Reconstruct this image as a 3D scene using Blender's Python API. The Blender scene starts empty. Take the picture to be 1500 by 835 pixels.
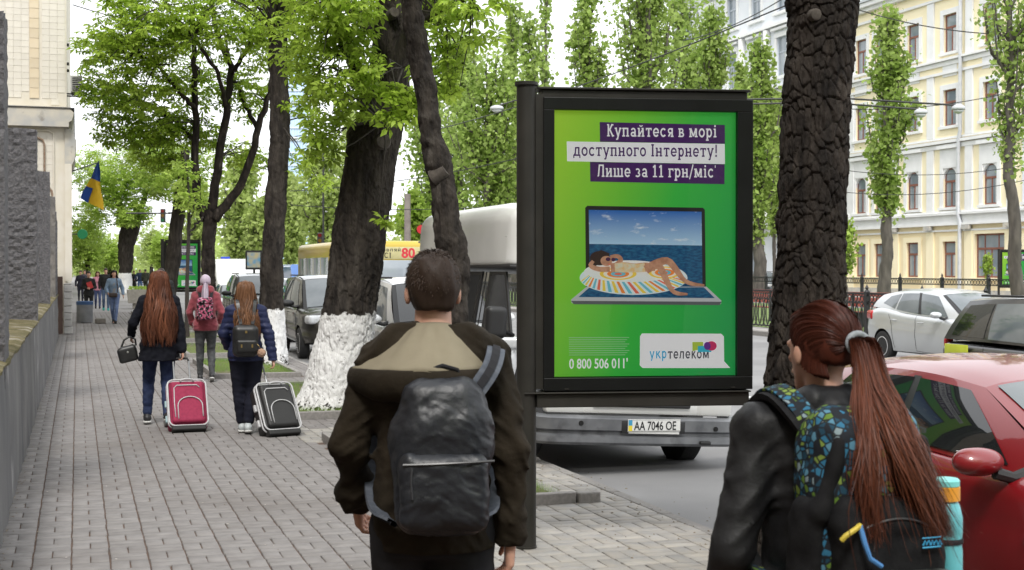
import bpy, bmesh, math, random
import numpy as np
from mathutils import Vector, Matrix, Euler
PI = math.pi
rad = math.radians
SC = bpy.context.scene
COL = SC.collection
# ------------------------------------------------------------------ camera
FPX, HCAM, VPX, HOR = 2000.0, 1.75, 113.0, 395.0      # focal length in photo pixels, eye height, vanishing point of the street
YAW = math.atan((750 - VPX) / FPX)
SA, CA = math.sin(YAW), math.cos(YAW)
cam_d = bpy.data.cameras.new('camera'); cam = bpy.data.objects.new('camera', cam_d); COL.objects.link(cam)
cam.location = (0, 0, HCAM)
cam.rotation_euler = (PI / 2 - math.atan((417.5 - HOR) / FPX), 0, -YAW)
cam_d.sensor_width = 36; cam_d.lens = 36 * FPX / 1500
cam_d.clip_start = 0.1; cam_d.clip_end = 4000
cam_d.dof.use_dof = True; cam_d.dof.focus_distance = 9.5; cam_d.dof.aperture_fstop = 9
SC.camera = cam
# ------------------------------------------------------------------ light
SUN_EL, SUN_AZ = rad(52), rad(200)      # azimuth clockwise from +Y (the street's direction)
w = bpy.data.worlds.new('World'); SC.world = w; w.use_nodes = True
nt = w.node_tree; bgn = nt.nodes['Background']
sky = nt.nodes.new('ShaderNodeTexSky'); sky.sky_type = 'NISHITA'; sky.sun_disc = False
sky.sun_elevation = SUN_EL; sky.sun_rotation = SUN_AZ; sky.dust_density = 4.0; sky.air_density = 1.0
hs = nt.nodes.new('ShaderNodeHueSaturation'); hs.inputs['Saturation'].default_value = 0.35
mx = nt.nodes.new('ShaderNodeMix'); mx.data_type = 'RGBA'; mx.inputs[0].default_value = 0.82   # cloud veil over the blue
mx.inputs[7].default_value = (10.4, 10.6, 10.9, 1)
nt.links.new(sky.outputs[0], hs.inputs['Color']); nt.links.new(hs.outputs[0], mx.inputs[6])
nt.links.new(mx.outputs[2], bgn.inputs[0]); bgn.inputs[1].default_value = 0.105
sd = bpy.data.lights.new('sun', 'SUN'); sd.energy = 1.5; sd.angle = rad(14); sd.color = (1, .965, .91)
sun = bpy.data.objects.new('sun', sd); COL.objects.link(sun)
sv = Vector((math.sin(SUN_AZ) * math.cos(SUN_EL), math.cos(SUN_AZ) * math.cos(SUN_EL), math.sin(SUN_EL)))
sun.rotation_euler = (-sv).to_track_quat('-Z', 'Y').to_euler(); sun.location = (0, 0, 60)
vs = SC.view_settings; vs.view_transform = 'Standard'; vs.look = 'None'; vs.exposure = 0.8; vs.gamma = 1.0; vs.use_curve_mapping = False
SC.cycles.use_denoising = True
SC.cycles.max_bounces = 6; SC.cycles.transparent_max_bounces = 12; SC.cycles.diffuse_bounces = 3; SC.cycles.glossy_bounces = 3
SC.cycles.caustics_reflective = False; SC.cycles.caustics_refractive = False
SC.cycles.sample_clamp_indirect = 6.0

# ------------------------------------------------------------------ pixels to places
def at(u, v, d):                       # the point seen at photo pixel (u, v) at forward distance d
    l = (u - 750) / FPX * d
    return Vector((l * CA + d * SA, -l * SA + d * CA, HCAM - (v - HOR) / FPX * d))
def ground(u, v, z=0.0):
    return at(u, v, (HCAM - z) * FPX / (v - HOR))
def on_x(u, v, x):                     # the point seen at (u, v) on the plane X = x
    return at(u, v, x / ((u - 750) / FPX * CA + SA))
# ------------------------------------------------------------------ objects
def tag(o, label=None, cat=None, group=None, kind=None):
    if label: o['label'] = label
    if cat: o['category'] = cat
    if group: o['group'] = group
    if kind: o['kind'] = kind
    return o
def thing(name, label, cat, loc=(0, 0, 0), rz=0.0, group=None):
    o = bpy.data.objects.new(name, None); COL.objects.link(o); o.empty_display_size = .2
    o.location = loc; o.rotation_euler = (0, 0, rz)
    return tag(o, label, cat, group)
def link(name, me, parent=None, loc=None, rot=None, m=None):
    o = bpy.data.objects.new(name, me); COL.objects.link(o)
    if parent is not None: o.parent = parent
    if loc is not None: o.location = loc
    if rot is not None: o.rotation_euler = rot
    if m is not None:
        me.materials.clear(); me.materials.append(m)
    return o
def mesh(name, v, f, m=None, smooth=False):
    me = bpy.data.meshes.new(name)
    v = np.asarray(v, dtype=np.float32).reshape(-1, 3)
    if isinstance(f, np.ndarray):
        n, k = f.shape
        me.vertices.add(len(v)); me.vertices.foreach_set('co', v.ravel())
        me.loops.add(n * k); me.loops.foreach_set('vertex_index', f.astype(np.int32).ravel())
        me.polygons.add(n); me.polygons.foreach_set('loop_start', np.arange(0, n * k, k, dtype=np.int32))
        me.update(calc_edges=True)
    else:
        me.from_pydata([tuple(map(float, q)) for q in v], [], [tuple(q) for q in f]); me.update()
    if smooth: me.polygons.foreach_set('use_smooth', [True] * len(me.polygons))
    if m is not None: me.materials.append(m)
    return me
class MB:
    """collects shapes of ONE part"""
    def __init__(s): s.v = []; s.f = []
    def add(s, v, f):
        o = len(s.v); s.v += [Vector(q) for q in v]; s.f += [tuple(i + o for i in q) for q in f]; return s
    def box(s, x0, x1, y0, y1, z0, z1, b=0.0, rot=None):
        bm = bmesh.new(); bmesh.ops.create_cube(bm, size=1)
        for q in bm.verts: q.co = Vector((q.co.x * (x1 - x0), q.co.y * (y1 - y0), q.co.z * (z1 - z0)))
        if b > 0: bmesh.ops.bevel(bm, geom=bm.edges[:], offset=b, segments=2, affect='EDGES', profile=.5)
        c = Vector(((x0 + x1) / 2, (y0 + y1) / 2, (z0 + z1) / 2))
        bm.verts.index_update()
        vs_ = [(rot @ q.co if rot else q.co) + c for q in bm.verts]
        s.add(vs_, [[q.index for q in f.verts] for f in bm.faces]); bm.free(); return s
    def tube(s, pts, r, n=8, cap=True, sq=1.0):
        pts = [Vector(p) for p in pts]; k = len(pts)
        rs = list(r) if hasattr(r, '__len__') else [r] * k
        rings = []; up = None
        for i, p in enumerate(pts):
            t = (pts[min(i + 1, k - 1)] - pts[max(i - 1, 0)]).normalized()
            if up is None:
                up = Vector((0, 0, 1)) if abs(t.z) < .9 else Vector((1, 0, 0))
            a = t.cross(up)
            if a.length < 1e-5: a = t.orthogonal()
            a.normalize(); b = a.cross(t).normalized(); up = b
            rings.append([p + (a * math.cos(2 * PI * j / n) + b * math.sin(2 * PI * j / n) * sq) * rs[i] for j in range(n)])
        o = len(s.v)
        for R in rings: s.v += R
        for i in range(k - 1):
            for j in range(n):
                s.f.append((o + i * n + j, o + i * n + (j + 1) % n, o + (i + 1) * n + (j + 1) % n, o + (i + 1) * n + j))
        if cap:
            s.f.append(tuple(o + j for j in reversed(range(n)))); s.f.append(tuple(o + (k - 1) * n + j for j in range(n)))
        return s
    def lathe(s, prof, n=24, c=(0, 0, 0), ax='z'):
        o = len(s.v); k = len(prof)
        for r, z in prof:
            for j in range(n):
                a = 2 * PI * j / n; x, y = r * math.cos(a), r * math.sin(a)
                p = {'z': (x, y, z), 'y': (x, z, y), 'x': (z, x, y)}[ax]
                s.v.append(Vector(p) + Vector(c))
        for i in range(k - 1):
            for j in range(n):
                s.f.append((o + i * n + j, o + i * n + (j + 1) % n, o + (i + 1) * n + (j + 1) % n, o + (i + 1) * n + j))
        if prof[0][0] > 1e-4: s.f.append(tuple(o + j for j in reversed(range(n))))
        if prof[-1][0] > 1e-4: s.f.append(tuple(o + (k - 1) * n + j for j in range(n)))
        return s
    def prism(s, poly, y0, y1, ax='y'):
        k = len(poly); o = len(s.v)
        for yy in (y0, y1):
            for a, b in poly:
                s.v.append(Vector({'y': (a, yy, b), 'x': (yy, a, b), 'z': (a, b, yy)}[ax]))
        s.f.append(tuple(o + i for i in range(k))); s.f.append(tuple(o + k + i for i in reversed(range(k))))
        for i in range(k):
            j = (i + 1) % k; s.f.append((o + i, o + k + i, o + k + j, o + j))
        return s
    def build(s, name, m, parent=None, smooth=False, loc=None, rot=None, fix=True):
        me = mesh(name, [tuple(q) for q in s.v], s.f, m)
        if fix:
            bm = bmesh.new(); bm.from_mesh(me); bmesh.ops.recalc_face_normals(bm, faces=bm.faces); bm.to_mesh(me); bm.free()
        if smooth:
            me.polygons.foreach_set('use_smooth', [True] * len(me.polygons))
            if smooth != 'all':
                try: me.set_sharp_from_angle(angle=rad(38))
                except Exception: pass
        return link(name, me, parent, loc, rot)
def box(name, m, parent, *a, b=0.0, rot=None, smooth=False):
    return MB().box(*a, b=b, rot=rot).build(name, m, parent, smooth=smooth)
def dup(root, loc=None, rz=None, label=None, parent=None):
    r = root.copy(); COL.objects.link(r)
    if parent is not None: r.parent = parent
    if loc is not None: r.location = loc
    if rz is not None: r.rotation_euler = (0, 0, rz)
    if label: r['label'] = label
    for ch in list(root.children): dup(ch, parent=r)
    return r
def rotz(a): return Matrix.Rotation(a, 3, 'Z')
# ------------------------------------------------------------------ materials
MATS = {}
def M(name, c=(.5, .5, .5), c2=None, rough=.6, sc=8.0, det=4.0, bump=0.0, bsc=None, bdist=.01, metal=0.0, coat=0.0, spec=.5, rnd=0.0,
      co='Object', stretch=None, lo=.35, hi=.65, c3=None, c3sc=1.5, c3lo=.55, c3hi=.7, emit=None, trans=0.0, alpha=1.0, sheen=0.0, rvar=0.0, sss=0.0):
    if name in MATS: return MATS[name]
    m = bpy.data.materials.new(name); m.use_nodes = True; MATS[name] = m
    n = m.node_tree; L = n.links.new; B = n.nodes['Principled BSDF']
    B.inputs['Roughness'].default_value = rough; B.inputs['Metallic'].default_value = metal
    B.inputs['Specular IOR Level'].default_value = spec; B.inputs['Coat Weight'].default_value = coat; B.inputs['Coat Roughness'].default_value = .04
    B.inputs['Sheen Weight'].default_value = sheen
    if trans: B.inputs['Transmission Weight'].default_value = trans
    if alpha < 1: B.inputs['Alpha'].default_value = alpha
    if sss: B.inputs['Subsurface Weight'].default_value = sss; B.inputs['Subsurface Radius'].default_value = (.01, .004, .002)
    tc = n.nodes.new('ShaderNodeTexCoord'); src = tc.outputs[co] if co != 'World' else n.nodes.new('ShaderNodeNewGeometry').outputs['Position']
    if stretch:
        mp = n.nodes.new('ShaderNodeMapping'); mp.inputs['Scale'].default_value = stretch; L(src, mp.inputs[0]); src = mp.outputs[0]
    def noise(scale, d=4.0):
        t = n.nodes.new('ShaderNodeTexNoise'); t.inputs['Scale'].default_value = scale; t.inputs['Detail'].default_value = d; L(src, t.inputs['Vector']); return t.outputs['Fac']
    def ramp(x, a, b):
        r = n.nodes.new('ShaderNodeMapRange'); r.inputs[1].default_value = a; r.inputs[2].default_value = b; L(x, r.inputs[0]); return r.outputs[0]
    def mix(f, a, b, mode='MIX'):
        q = n.nodes.new('ShaderNodeMix'); q.data_type = 'RGBA'; q.blend_type = mode
        if isinstance(f, float): q.inputs[0].default_value = f
        else: L(f, q.inputs[0])
        for i, z in ((6, a), (7, b)):
            if isinstance(z, tuple): q.inputs[i].default_value = (*z[:3], 1)
            else: L(z, q.inputs[i])
        return q.outputs[2]
    col = None
    if c2 is not None: col = mix(ramp(noise(sc, det), lo, hi), c, c2)
    if c3 is not None: col = mix(ramp(noise(c3sc, 5), c3lo, c3hi), col if col is not None else c, c3)
    if rnd:
        oi = n.nodes.new('ShaderNodeObjectInfo'); an = n.nodes.new('ShaderNodeAttribute'); an.attribute_name = 'rnd'
        ad = n.nodes.new('ShaderNodeMath'); ad.operation = 'ADD'; L(oi.outputs['Random'], ad.inputs[0]); L(an.outputs['Fac'], ad.inputs[1])
        fr = n.nodes.new('ShaderNodeMath'); fr.operation = 'FRACT'; L(ad.outputs[0], fr.inputs[0])
        mr = n.nodes.new('ShaderNodeMapRange'); mr.inputs[3].default_value = 1 - rnd; mr.inputs[4].default_value = 1 + rnd; L(fr.outputs[0], mr.inputs[0])
        q = n.nodes.new('ShaderNodeVectorMath'); q.operation = 'SCALE'
        if col is None: q.inputs[0].default_value = c[:3]
        else: L(col, q.inputs[0])
        L(mr.outputs[0], q.inputs['Scale']); col = q.outputs[0]
    if col is None: B.inputs['Base Color'].default_value = (*c[:3], 1)
    else: L(col, B.inputs['Base Color'])
    if rvar: 
        mr = n.nodes.new('ShaderNodeMapRange'); mr.inputs[3].default_value = rough - rvar; mr.inputs[4].default_value = rough + rvar
        L(noise(sc * .7), mr.inputs[0]); L(mr.outputs[0], B.inputs['Roughness'])
    if bump:
        bn = n.nodes.new('ShaderNodeBump'); bn.inputs['Strength'].default_value = bump; bn.inputs['Distance'].default_value = bdist
        L(noise(bsc or sc * 3, 6), bn.inputs['Height']); L(bn.outputs[0], B.inputs['Normal'])
    if emit:
        B.inputs['Emission Color'].default_value = (*emit[:3], 1); B.inputs['Emission Strength'].default_value = emit[3]
    return m
def srgb(r, g, b):
    f = lambda x: (x / 255 / 12.92) if x / 255 <= .04045 else ((x / 255 + .055) / 1.055) ** 2.4
    return (f(r), f(g), f(b))
# ------------------------------------------------------------------ numeric noise and implicit surfaces
def vnoise(p, seed=0):
    """smooth value noise at points p (...,3), about -1..1"""
    p = np.asarray(p, dtype=np.float32); i = np.floor(p).astype(np.int64); f = p - i; f = f * f * (3 - 2 * f)
    def h(ix, iy, iz):
        n = (ix * 374761393 + iy * 668265263 + iz * 2147483647 + seed * 1013904223) & 0x7fffffff
        n = ((n ^ (n >> 13)) * 1274126177) & 0x7fffffff
        return ((n ^ (n >> 16)) & 0xffff).astype(np.float32) / 32767.5 - 1
    x, y, z = i[..., 0], i[..., 1], i[..., 2]; fx, fy, fz = f[..., 0], f[..., 1], f[..., 2]
    l = lambda a, b, t: a + (b - a) * t
    return l(l(l(h(x, y, z), h(x + 1, y, z), fx), l(h(x, y + 1, z), h(x + 1, y + 1, z), fx), fy),
             l(l(h(x, y, z + 1), h(x + 1, y, z + 1), fx), l(h(x, y + 1, z + 1), h(x + 1, y + 1, z + 1), fx), fy), fz)
def fbm(p, o=3, seed=0):
    r = 0; a = 1.0
    for k in range(o): r = r + a * vnoise(p * (2 ** k), seed + k); a *= .5
    return r
class SDF:
    """smooth union of tapered limbs, boxes and balls, meshed with surface nets"""
    def __init__(s, lo, hi, res):
        s.lo = np.array(lo, dtype=np.float32); s.res = res
        s.n = np.ceil((np.array(hi) - s.lo) / res).astype(int) + 1
        s.D = np.full(s.n, 1e3, dtype=np.float32)
        s.ax = [s.lo[i] + np.arange(s.n[i], dtype=np.float32) * res for i in range(3)]
    def block(s, lo, hi):
        a = np.clip(np.floor((np.array(lo) - s.lo) / s.res).astype(int), 0, s.n); b = np.clip(np.ceil((np.array(hi) - s.lo) / s.res).astype(int) + 1, 0, s.n)
        sl = tuple(slice(a[i], b[i]) for i in range(3))
        return sl, np.stack(np.meshgrid(*[s.ax[i][sl[i]] for i in range(3)], indexing='ij'), -1)
    def put(s, lo, hi, fn, k, op='add'):
        m = 3 * k + 3 * s.res + .02
        sl, P = s.block(np.array(lo) - m, np.array(hi) + m)
        if P.size == 0: return s
        d = fn(P); D = s.D[sl]
        if op == 'add':
            if k > 0:
                h = np.clip(.5 + .5 * (D - d) / k, 0, 1); s.D[sl] = np.minimum(np.where(D > 100, d, D * (1 - h) + d * h - k * h * (1 - h)), np.minimum(D, d) )
            else: s.D[sl] = np.minimum(D, d)
        elif op == 'sub':
            if k > 0:
                h = np.clip(.5 - .5 * (D + d) / k, 0, 1); s.D[sl] = D * (1 - h) - d * h + k * h * (1 - h)
            else: s.D[sl] = np.maximum(D, -d)
        return s
    def cone(s, a, b, ra, rb, k=.02, sq=None, op='add'):
        a = np.array(a, dtype=np.float32); b = np.array(b, dtype=np.float32); ba = b - a; L2 = float(ba @ ba) + 1e-9; R = max(ra, rb)
        q = np.array(sq, dtype=np.float32) if sq is not None else None
        def fn(P):
            t = np.clip(((P - a) @ ba) / L2, 0, 1)[..., None]; e = P - a - t * ba
            if q is not None: e = e / q
            r = ra + (rb - ra) * t[..., 0]
            d = np.sqrt((e * e).sum(-1)) - r
            return d * (float(q.min()) if q is not None else 1)
        mm = R * (float(q.max()) if q is not None else 1)
        return s.put(np.minimum(a, b) - mm, np.maximum(a, b) + mm, fn, k, op)
    def chain(s, pts, rs, k=.02, sq=None):
        for i in range(len(pts) - 1): s.cone(pts[i], pts[i + 1], rs[i], rs[i + 1], k, sq)
        return s
    def ball(s, c, r, k=.02, op='add', rot=None):
        c = np.array(c, dtype=np.float32); r = np.array([r] * 3 if np.isscalar(r) else r, dtype=np.float32)
        Rm = np.array(rot, dtype=np.float32) if rot is not None else None
        def fn(P):
            e = P - c
            if Rm is not None: e = e @ Rm
            q = np.sqrt(((e / r) ** 2).sum(-1)); g = np.sqrt(((e / (r * r)) ** 2).sum(-1))
            return q * (q - 1) / np.maximum(g, 1e-6)
        R = float(r.max()); return s.put(c - R, c + R, fn, k, op)
    def rbox(s, c, h, r, k=.02, rot=None, op='add'):
        c = np.array(c, dtype=np.float32); h = np.array(h, dtype=np.float32) - r; Rm = np.array(rot, dtype=np.float32) if rot is not None else None
        def fn(P):
            e = P - c
            if Rm is not None: e = e @ Rm
            q = np.abs(e) - h
            return np.sqrt((np.maximum(q, 0) ** 2).sum(-1)) + np.minimum(q.max(-1), 0) - r
        R = float(np.linalg.norm(h + r)); return s.put(c - R, c + R, fn, k, op)
    def cut(s, p, nrm):                       # keep what lies behind the plane
        p = np.array(p, dtype=np.float32); nrm = np.array(nrm, dtype=np.float32); nrm = nrm / np.linalg.norm(nrm)
        d = sum(np.reshape((s.ax[i] - p[i]) * nrm[i], [-1 if j == i else 1 for j in range(3)]) for i in range(3))
        s.D = np.maximum(s.D, d); return s
    def disp(s, fn, band=.06):
        msk = np.abs(s.D) < band
        idx = np.argwhere(msk); P = s.lo + idx.astype(np.float32) * s.res
        s.D[msk] -= fn(P).astype(np.float32); return s
    def get(s):
        D = s.D; ins = D < 0; n = s.n
        c = np.zeros(n - 1, dtype=np.int8)
        for dx in (0, 1):
            for dy in (0, 1):
                for dz in (0, 1):
                    c += ins[dx:n[0] - 1 + dx, dy:n[1] - 1 + dy, dz:n[2] - 1 + dz]
        act = (c > 0) & (c < 8); ids = np.argwhere(act)
        idx = np.full(n - 1, -1, dtype=np.int64); idx[act] = np.arange(len(ids))
        acc = np.zeros((len(ids), 3), dtype=np.float32); cnt = np.zeros(len(ids), dtype=np.float32)
        cor = [(x, y, z) for x in (0, 1) for y in (0, 1) for z in (0, 1)]
        val = {q: D[ids[:, 0] + q[0], ids[:, 1] + q[1], ids[:, 2] + q[2]] for q in cor}
        for q in cor:
            for ax in range(3):
                if q[ax] == 0:
                    r = list(q); r[ax] = 1; r = tuple(r); a, b = val[q], val[r]; x = (a < 0) != (b < 0)
                    t = np.where(x, a / np.where(x, a - b, 1), 0)
                    for j in range(3): acc[:, j] += np.where(x, q[j] + (t if j == ax else 0), 0)
                    cnt += x
        V = s.lo + (ids + acc / np.maximum(cnt, 1)[:, None]) * s.res
        Fs = []
        for ax in range(3):
            b, c_ = (ax + 1) % 3, (ax + 2) % 3
            sl0 = [slice(None)] * 3; sl1 = [slice(None)] * 3; sl0[ax] = slice(0, -1); sl1[ax] = slice(1, None)
            A, Bv = ins[tuple(sl0)], ins[tuple(sl1)]; e = np.argwhere(A != Bv)
            ok = (e[:, b] > 0) & (e[:, c_] > 0) & (e[:, b] < n[b] - 1) & (e[:, c_] < n[c_] - 1); e = e[ok]
            if len(e) == 0: continue
            fl = A[e[:, 0], e[:, 1], e[:, 2]]
            def g(db, dc):
                q = e.copy(); q[:, b] += db; q[:, c_] += dc; return idx[q[:, 0], q[:, 1], q[:, 2]]
            q = np.stack([g(-1, -1), g(0, -1), g(0, 0), g(-1, 0)], 1)
            q = np.where(fl[:, None], q, q[:, ::-1]); Fs.append(q)
        return V, np.concatenate(Fs)
    def build(s, name, m, parent=None, loc=None, rot=None, post=None):
        V, Fq = s.get()
        if post: V = post(V)
        return link(name, mesh(name, V, Fq, m, smooth=True), parent, loc, rot)
def instances(tv, tf, pos, R, sc):
    """many copies of one small template in one mesh: tv (k,3), tf (m,q), pos (n,3), R (n,3,3), sc (n,)"""
    k = len(tv); n = len(pos)
    V = np.einsum('nij,kj->nki', R, tv) * np.asarray(sc)[:, None, None] + pos[:, None, :]
    Fq = (np.asarray(tf)[None] + (np.arange(n) * k)[:, None, None]).reshape(-1, len(tf[0]))
    return V.reshape(-1, 3), Fq
def rand_rot(rng, n, tilt=None):
    """random rotations; tilt limits how far the z axis leans from upright"""
    a = rng.uniform(0, 2 * PI, n); t = np.arccos(rng.uniform(-1, 1, n)) if tilt is None else rng.uniform(tilt[0], tilt[1], n); b = rng.uniform(0, 2 * PI, n)
    def Rz(q): z = np.zeros_like(q); o = np.ones_like(q); return np.stack([np.stack([np.cos(q), -np.sin(q), z], -1), np.stack([np.sin(q), np.cos(q), z], -1), np.stack([z, z, o], -1)], -2)
    def Ry(q): z = np.zeros_like(q); o = np.ones_like(q); return np.stack([np.stack([np.cos(q), z, np.sin(q)], -1), np.stack([z, o, z], -1), np.stack([-np.sin(q), z, np.cos(q)], -1)], -2)
    return Rz(a) @ Ry(t) @ Rz(b)
def face_attr(me, vals):
    a = me.attributes.new('rnd', 'FLOAT', 'FACE'); a.data.foreach_set('value', np.asarray(vals, dtype=np.float32))
def smooth_path(P, R, n):
    P = np.array(P, float); R = np.array(R, float); k = len(P)
    t = np.concatenate([[0], np.cumsum(np.linalg.norm(np.diff(P, axis=0), axis=1))]); T = np.linspace(0, t[-1], n)
    ext = lambda A: np.concatenate([[2 * A[0] - A[1]], A, [2 * A[-1] - A[-2]]])
    Pe = ext(P); out = np.zeros((n, 3))
    seg = np.clip(np.searchsorted(t, T, side='right') - 1, 0, k - 2); u = ((T - t[seg]) / np.maximum(t[seg + 1] - t[seg], 1e-9))[:, None]
    p0, p1, p2, p3 = Pe[seg], Pe[seg + 1], Pe[seg + 2], Pe[seg + 3]
    out = .5 * (2 * p1 + (p2 - p0) * u + (2 * p0 - 5 * p1 + 4 * p2 - p3) * u ** 2 + (3 * p1 - p0 - 3 * p2 + p3) * u ** 3)
    return out, np.interp(T, t, R), T
# ================================================================== the setting
rng = np.random.default_rng(7); random.seed(7)
mASPH = M('asphalt', (.2, .198, .2), (.25, .248, .248), rough=.85, sc=.6, det=8, bump=.35, bsc=90, bdist=.01, c3=(.165, .163, .164), c3sc=.25, c3lo=.5, c3hi=.75)
mSOIL = M('joint_sand', (.13, .085, .062), (.085, .06, .048), rough=1, sc=5, bump=.3, bsc=60)
mPAVE = M('paver', (.19, .178, .172), (.228, .215, .208), rough=.85, sc=9, rnd=.06, spec=.3, co='World', bump=.25, bsc=160, bdist=.003, c3=(.15, .135, .125), c3sc=.55, c3lo=.5, c3hi=.8)
mPAVE2 = M('paver_fresh', (.27, .262, .25), (.33, .305, .27), rough=.8, sc=7, rnd=.13, bump=.25, bsc=160, bdist=.003, co='World', c3=(.2, .185, .165), c3sc=1.1, c3lo=.55, c3hi=.75)
mKERB = M('kerb_granite', (.27, .255, .24), (.2, .19, .18), rough=.8, sc=30, rnd=.12, bump=.3, bsc=120, bdist=.004)
mLINE = M('road_paint', (.75, .75, .73), (.55, .55, .54), rough=.7, sc=12)
mEARTH = M('earth', (.12, .095, .07), (.18, .15, .11), rough=1, sc=7, bump=.6, bsc=40, bdist=.02)
mGRASS = M('grass', (.14, .27, .03), (.22, .36, .05), rough=.7, sc=3, rnd=.25)
def sheet(name, m, x0, x1, y0, y1, z, ny=1, kind='structure'):
    ys = np.linspace(y0, y1, ny + 1); v = []; f = []
    for i, y in enumerate(ys): v += [(x0, y, z), (x1, y, z)]
    for i in range(ny): f.append((2 * i, 2 * i + 1, 2 * i + 3, 2 * i + 2))
    o = link(name, mesh(name, v, f, m)); o['kind'] = kind; return o
sheet('ground', M('ground_dust', (.16, .155, .15), (.2, .195, .185), rough=.95, sc=.3), -1500, 1500, -400, 3000, -.16)
sheet('road', mASPH, 3.9, 18.5, -30, 900, -.12)
sheet('road', mASPH, 34.3, 44.0, -30, 900, -.12).name = 'far_road'
KX = 4.04
# pavement bed (shows in the joints), tree beds cut out of the paving
BEDS = [(2.42, 3.52, 9.62, 13.9), (2.34, 3.5, 15.95, 20.4), (2.1, 3.45, 22.3, 26.3), (2.1, 3.45, 27.9, 32.0), (2.1, 3.45, 34, 38), (2.1, 3.45, 40.5, 45), (2.1, 3.45, 52, 57)]
sw = MB().box(-.5, KX - .055, -12, 62, -.15, -.011).build('sidewalk', mSOIL); sw['kind'] = 'structure'
sheet('far_sidewalk', M('paver_far', (.21, .2, .193), (.245, .235, .228), rough=.85, sc=4, c3=(.17, .16, .15), c3sc=.2), -3, KX - .02, 58.2, 420, -.002)
PX, PY = .2235, .211
def in_bed(x, y, g=.0):
    return any(a - g < x < b + g and c - g < y < d + g for a, b, c, d in BEDS)
def paver_tpl(lx, ly, c=.005, t=.03):
    a, b = lx / 2, ly / 2
    v = [(-a, -b, -t), (a, -b, -t), (a, b, -t), (-a, b, -t), (-a, -b, -c), (a, -b, -c), (a, b, -c), (-a, b, -c),
         (-a + c, -b + c, 0), (a - c, -b + c, 0), (a - c, b - c, 0), (-a + c, b - c, 0)]
    f = [(8, 9, 10, 11), (4, 5, 9, 8), (5, 6, 10, 9), (6, 7, 11, 10), (7, 4, 8, 11), (0, 1, 5, 4), (1, 2, 6, 5), (2, 3, 7, 6), (3, 0, 4, 7)]
    return np.array(v), np.array(f)
TPLX = paver_tpl(.2115, .102, .0035); TPLY = paver_tpl(.104, .2075, .0035)
lst = []
for i in range(20):
    for j in range(250):
        x = -.485 + PX * (i + .5); y = 6.2 + PY * (j + .5)
        if x > KX - .12: continue
        for s in (-1, 1):
            if (i + j) % 2 == 0: p = (x, y + s * PY / 4, 0)
            else: p = (x + s * PX / 4, y, 1)
            if in_bed(p[0], p[1], .06): continue
            lst.append(p)
lst = np.array(lst)
dd = lst[:, 0] * SA + lst[:, 1] * CA; uu = 750 + FPX * (lst[:, 0] * CA - lst[:, 1] * SA) / dd; vv = HOR + FPX * HCAM / dd
vis = (uu > -20) & (uu < 1520) & (vv < 850) & ~((uu > 500) & (uu < 750) & (vv > 640)) & ~((uu > 1030))
order = np.argsort(np.where(vis, dd, 1e6)); near = set(order[:300].tolist())
fresh = (lst[:, 0] > 2.35 + .1 * np.sin(lst[:, 1] * 2.1)) & (lst[:, 1] < 15)
wob = lambda n: rng.normal(0, .0009, n)
tiles_me = {}
for h, (tv, tf) in enumerate((TPLX, TPLY)):
    for fr, m in ((False, mPAVE), (True, mPAVE2)): tiles_me[h, fr] = mesh('paver', tv, tf, m)
for i in sorted(near):
    x, y, h = lst[i]
    o = link('paver', tiles_me[int(h), bool(fresh[i])], sw, (x + random.gauss(0, .001), y + random.gauss(0, .001), random.gauss(0, .0008)), (random.gauss(0, .006), random.gauss(0, .006), random.gauss(0, .009)))
far = np.array([i for i in range(len(lst)) if i not in near])
for fr, m in ((False, mPAVE), (True, mPAVE2)):
    V = []; Fq = []; off = 0; rv = []
    for h, (tv, tf) in enumerate((TPLX, TPLY)):
        s = far[(lst[far, 2] == h) & (fresh[far] == fr)]; n = len(s)
        if n == 0: continue
        pos = np.stack([lst[s, 0], lst[s, 1], wob(n)], 1); R = rand_rot(rng, n, (0, .005)); a = rng.normal(0, .006, n); z = np.zeros(n); o1 = np.ones(n)
        R = np.stack([np.stack([np.cos(a), -np.sin(a), z], -1), np.stack([np.sin(a), np.cos(a), z], -1), np.stack([rng.normal(0, .004, n), rng.normal(0, .004, n), o1], -1)], -2)
        v, f = instances(tv, tf, pos, R, np.ones(n)); V.append(v); Fq.append(f + off); off += len(v); rv.append(np.repeat(rng.random(n), len(tf)))
    me = mesh('paving', np.concatenate(V), np.concatenate(Fq), m); face_attr(me, np.concatenate(rv))
    o = link('paving', me, sw); o['kind'] = 'stuff'
# road kerb: stones one metre long
kerb = MB().box(KX - .05, KX + .04, 7, 7.02, -.15, -.03).build('road_kerb', mKERB); kerb['kind'] = 'structure'
kme = MB().box(-.05, .05, -.495, .495, -.14, .002, b=.012).build('kerb_stone', mKERB, kerb, loc=(KX, 2.5, 0)).data
for k in range(58): link('kerb_stone', kme, kerb, (KX + random.gauss(0, .004), 3.5 + k, random.gauss(0, .003)), (0, 0, random.gauss(0, .004)))
sheet('far_kerb', mKERB, KX - .05, KX + .06, 61, 400, .0)
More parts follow.
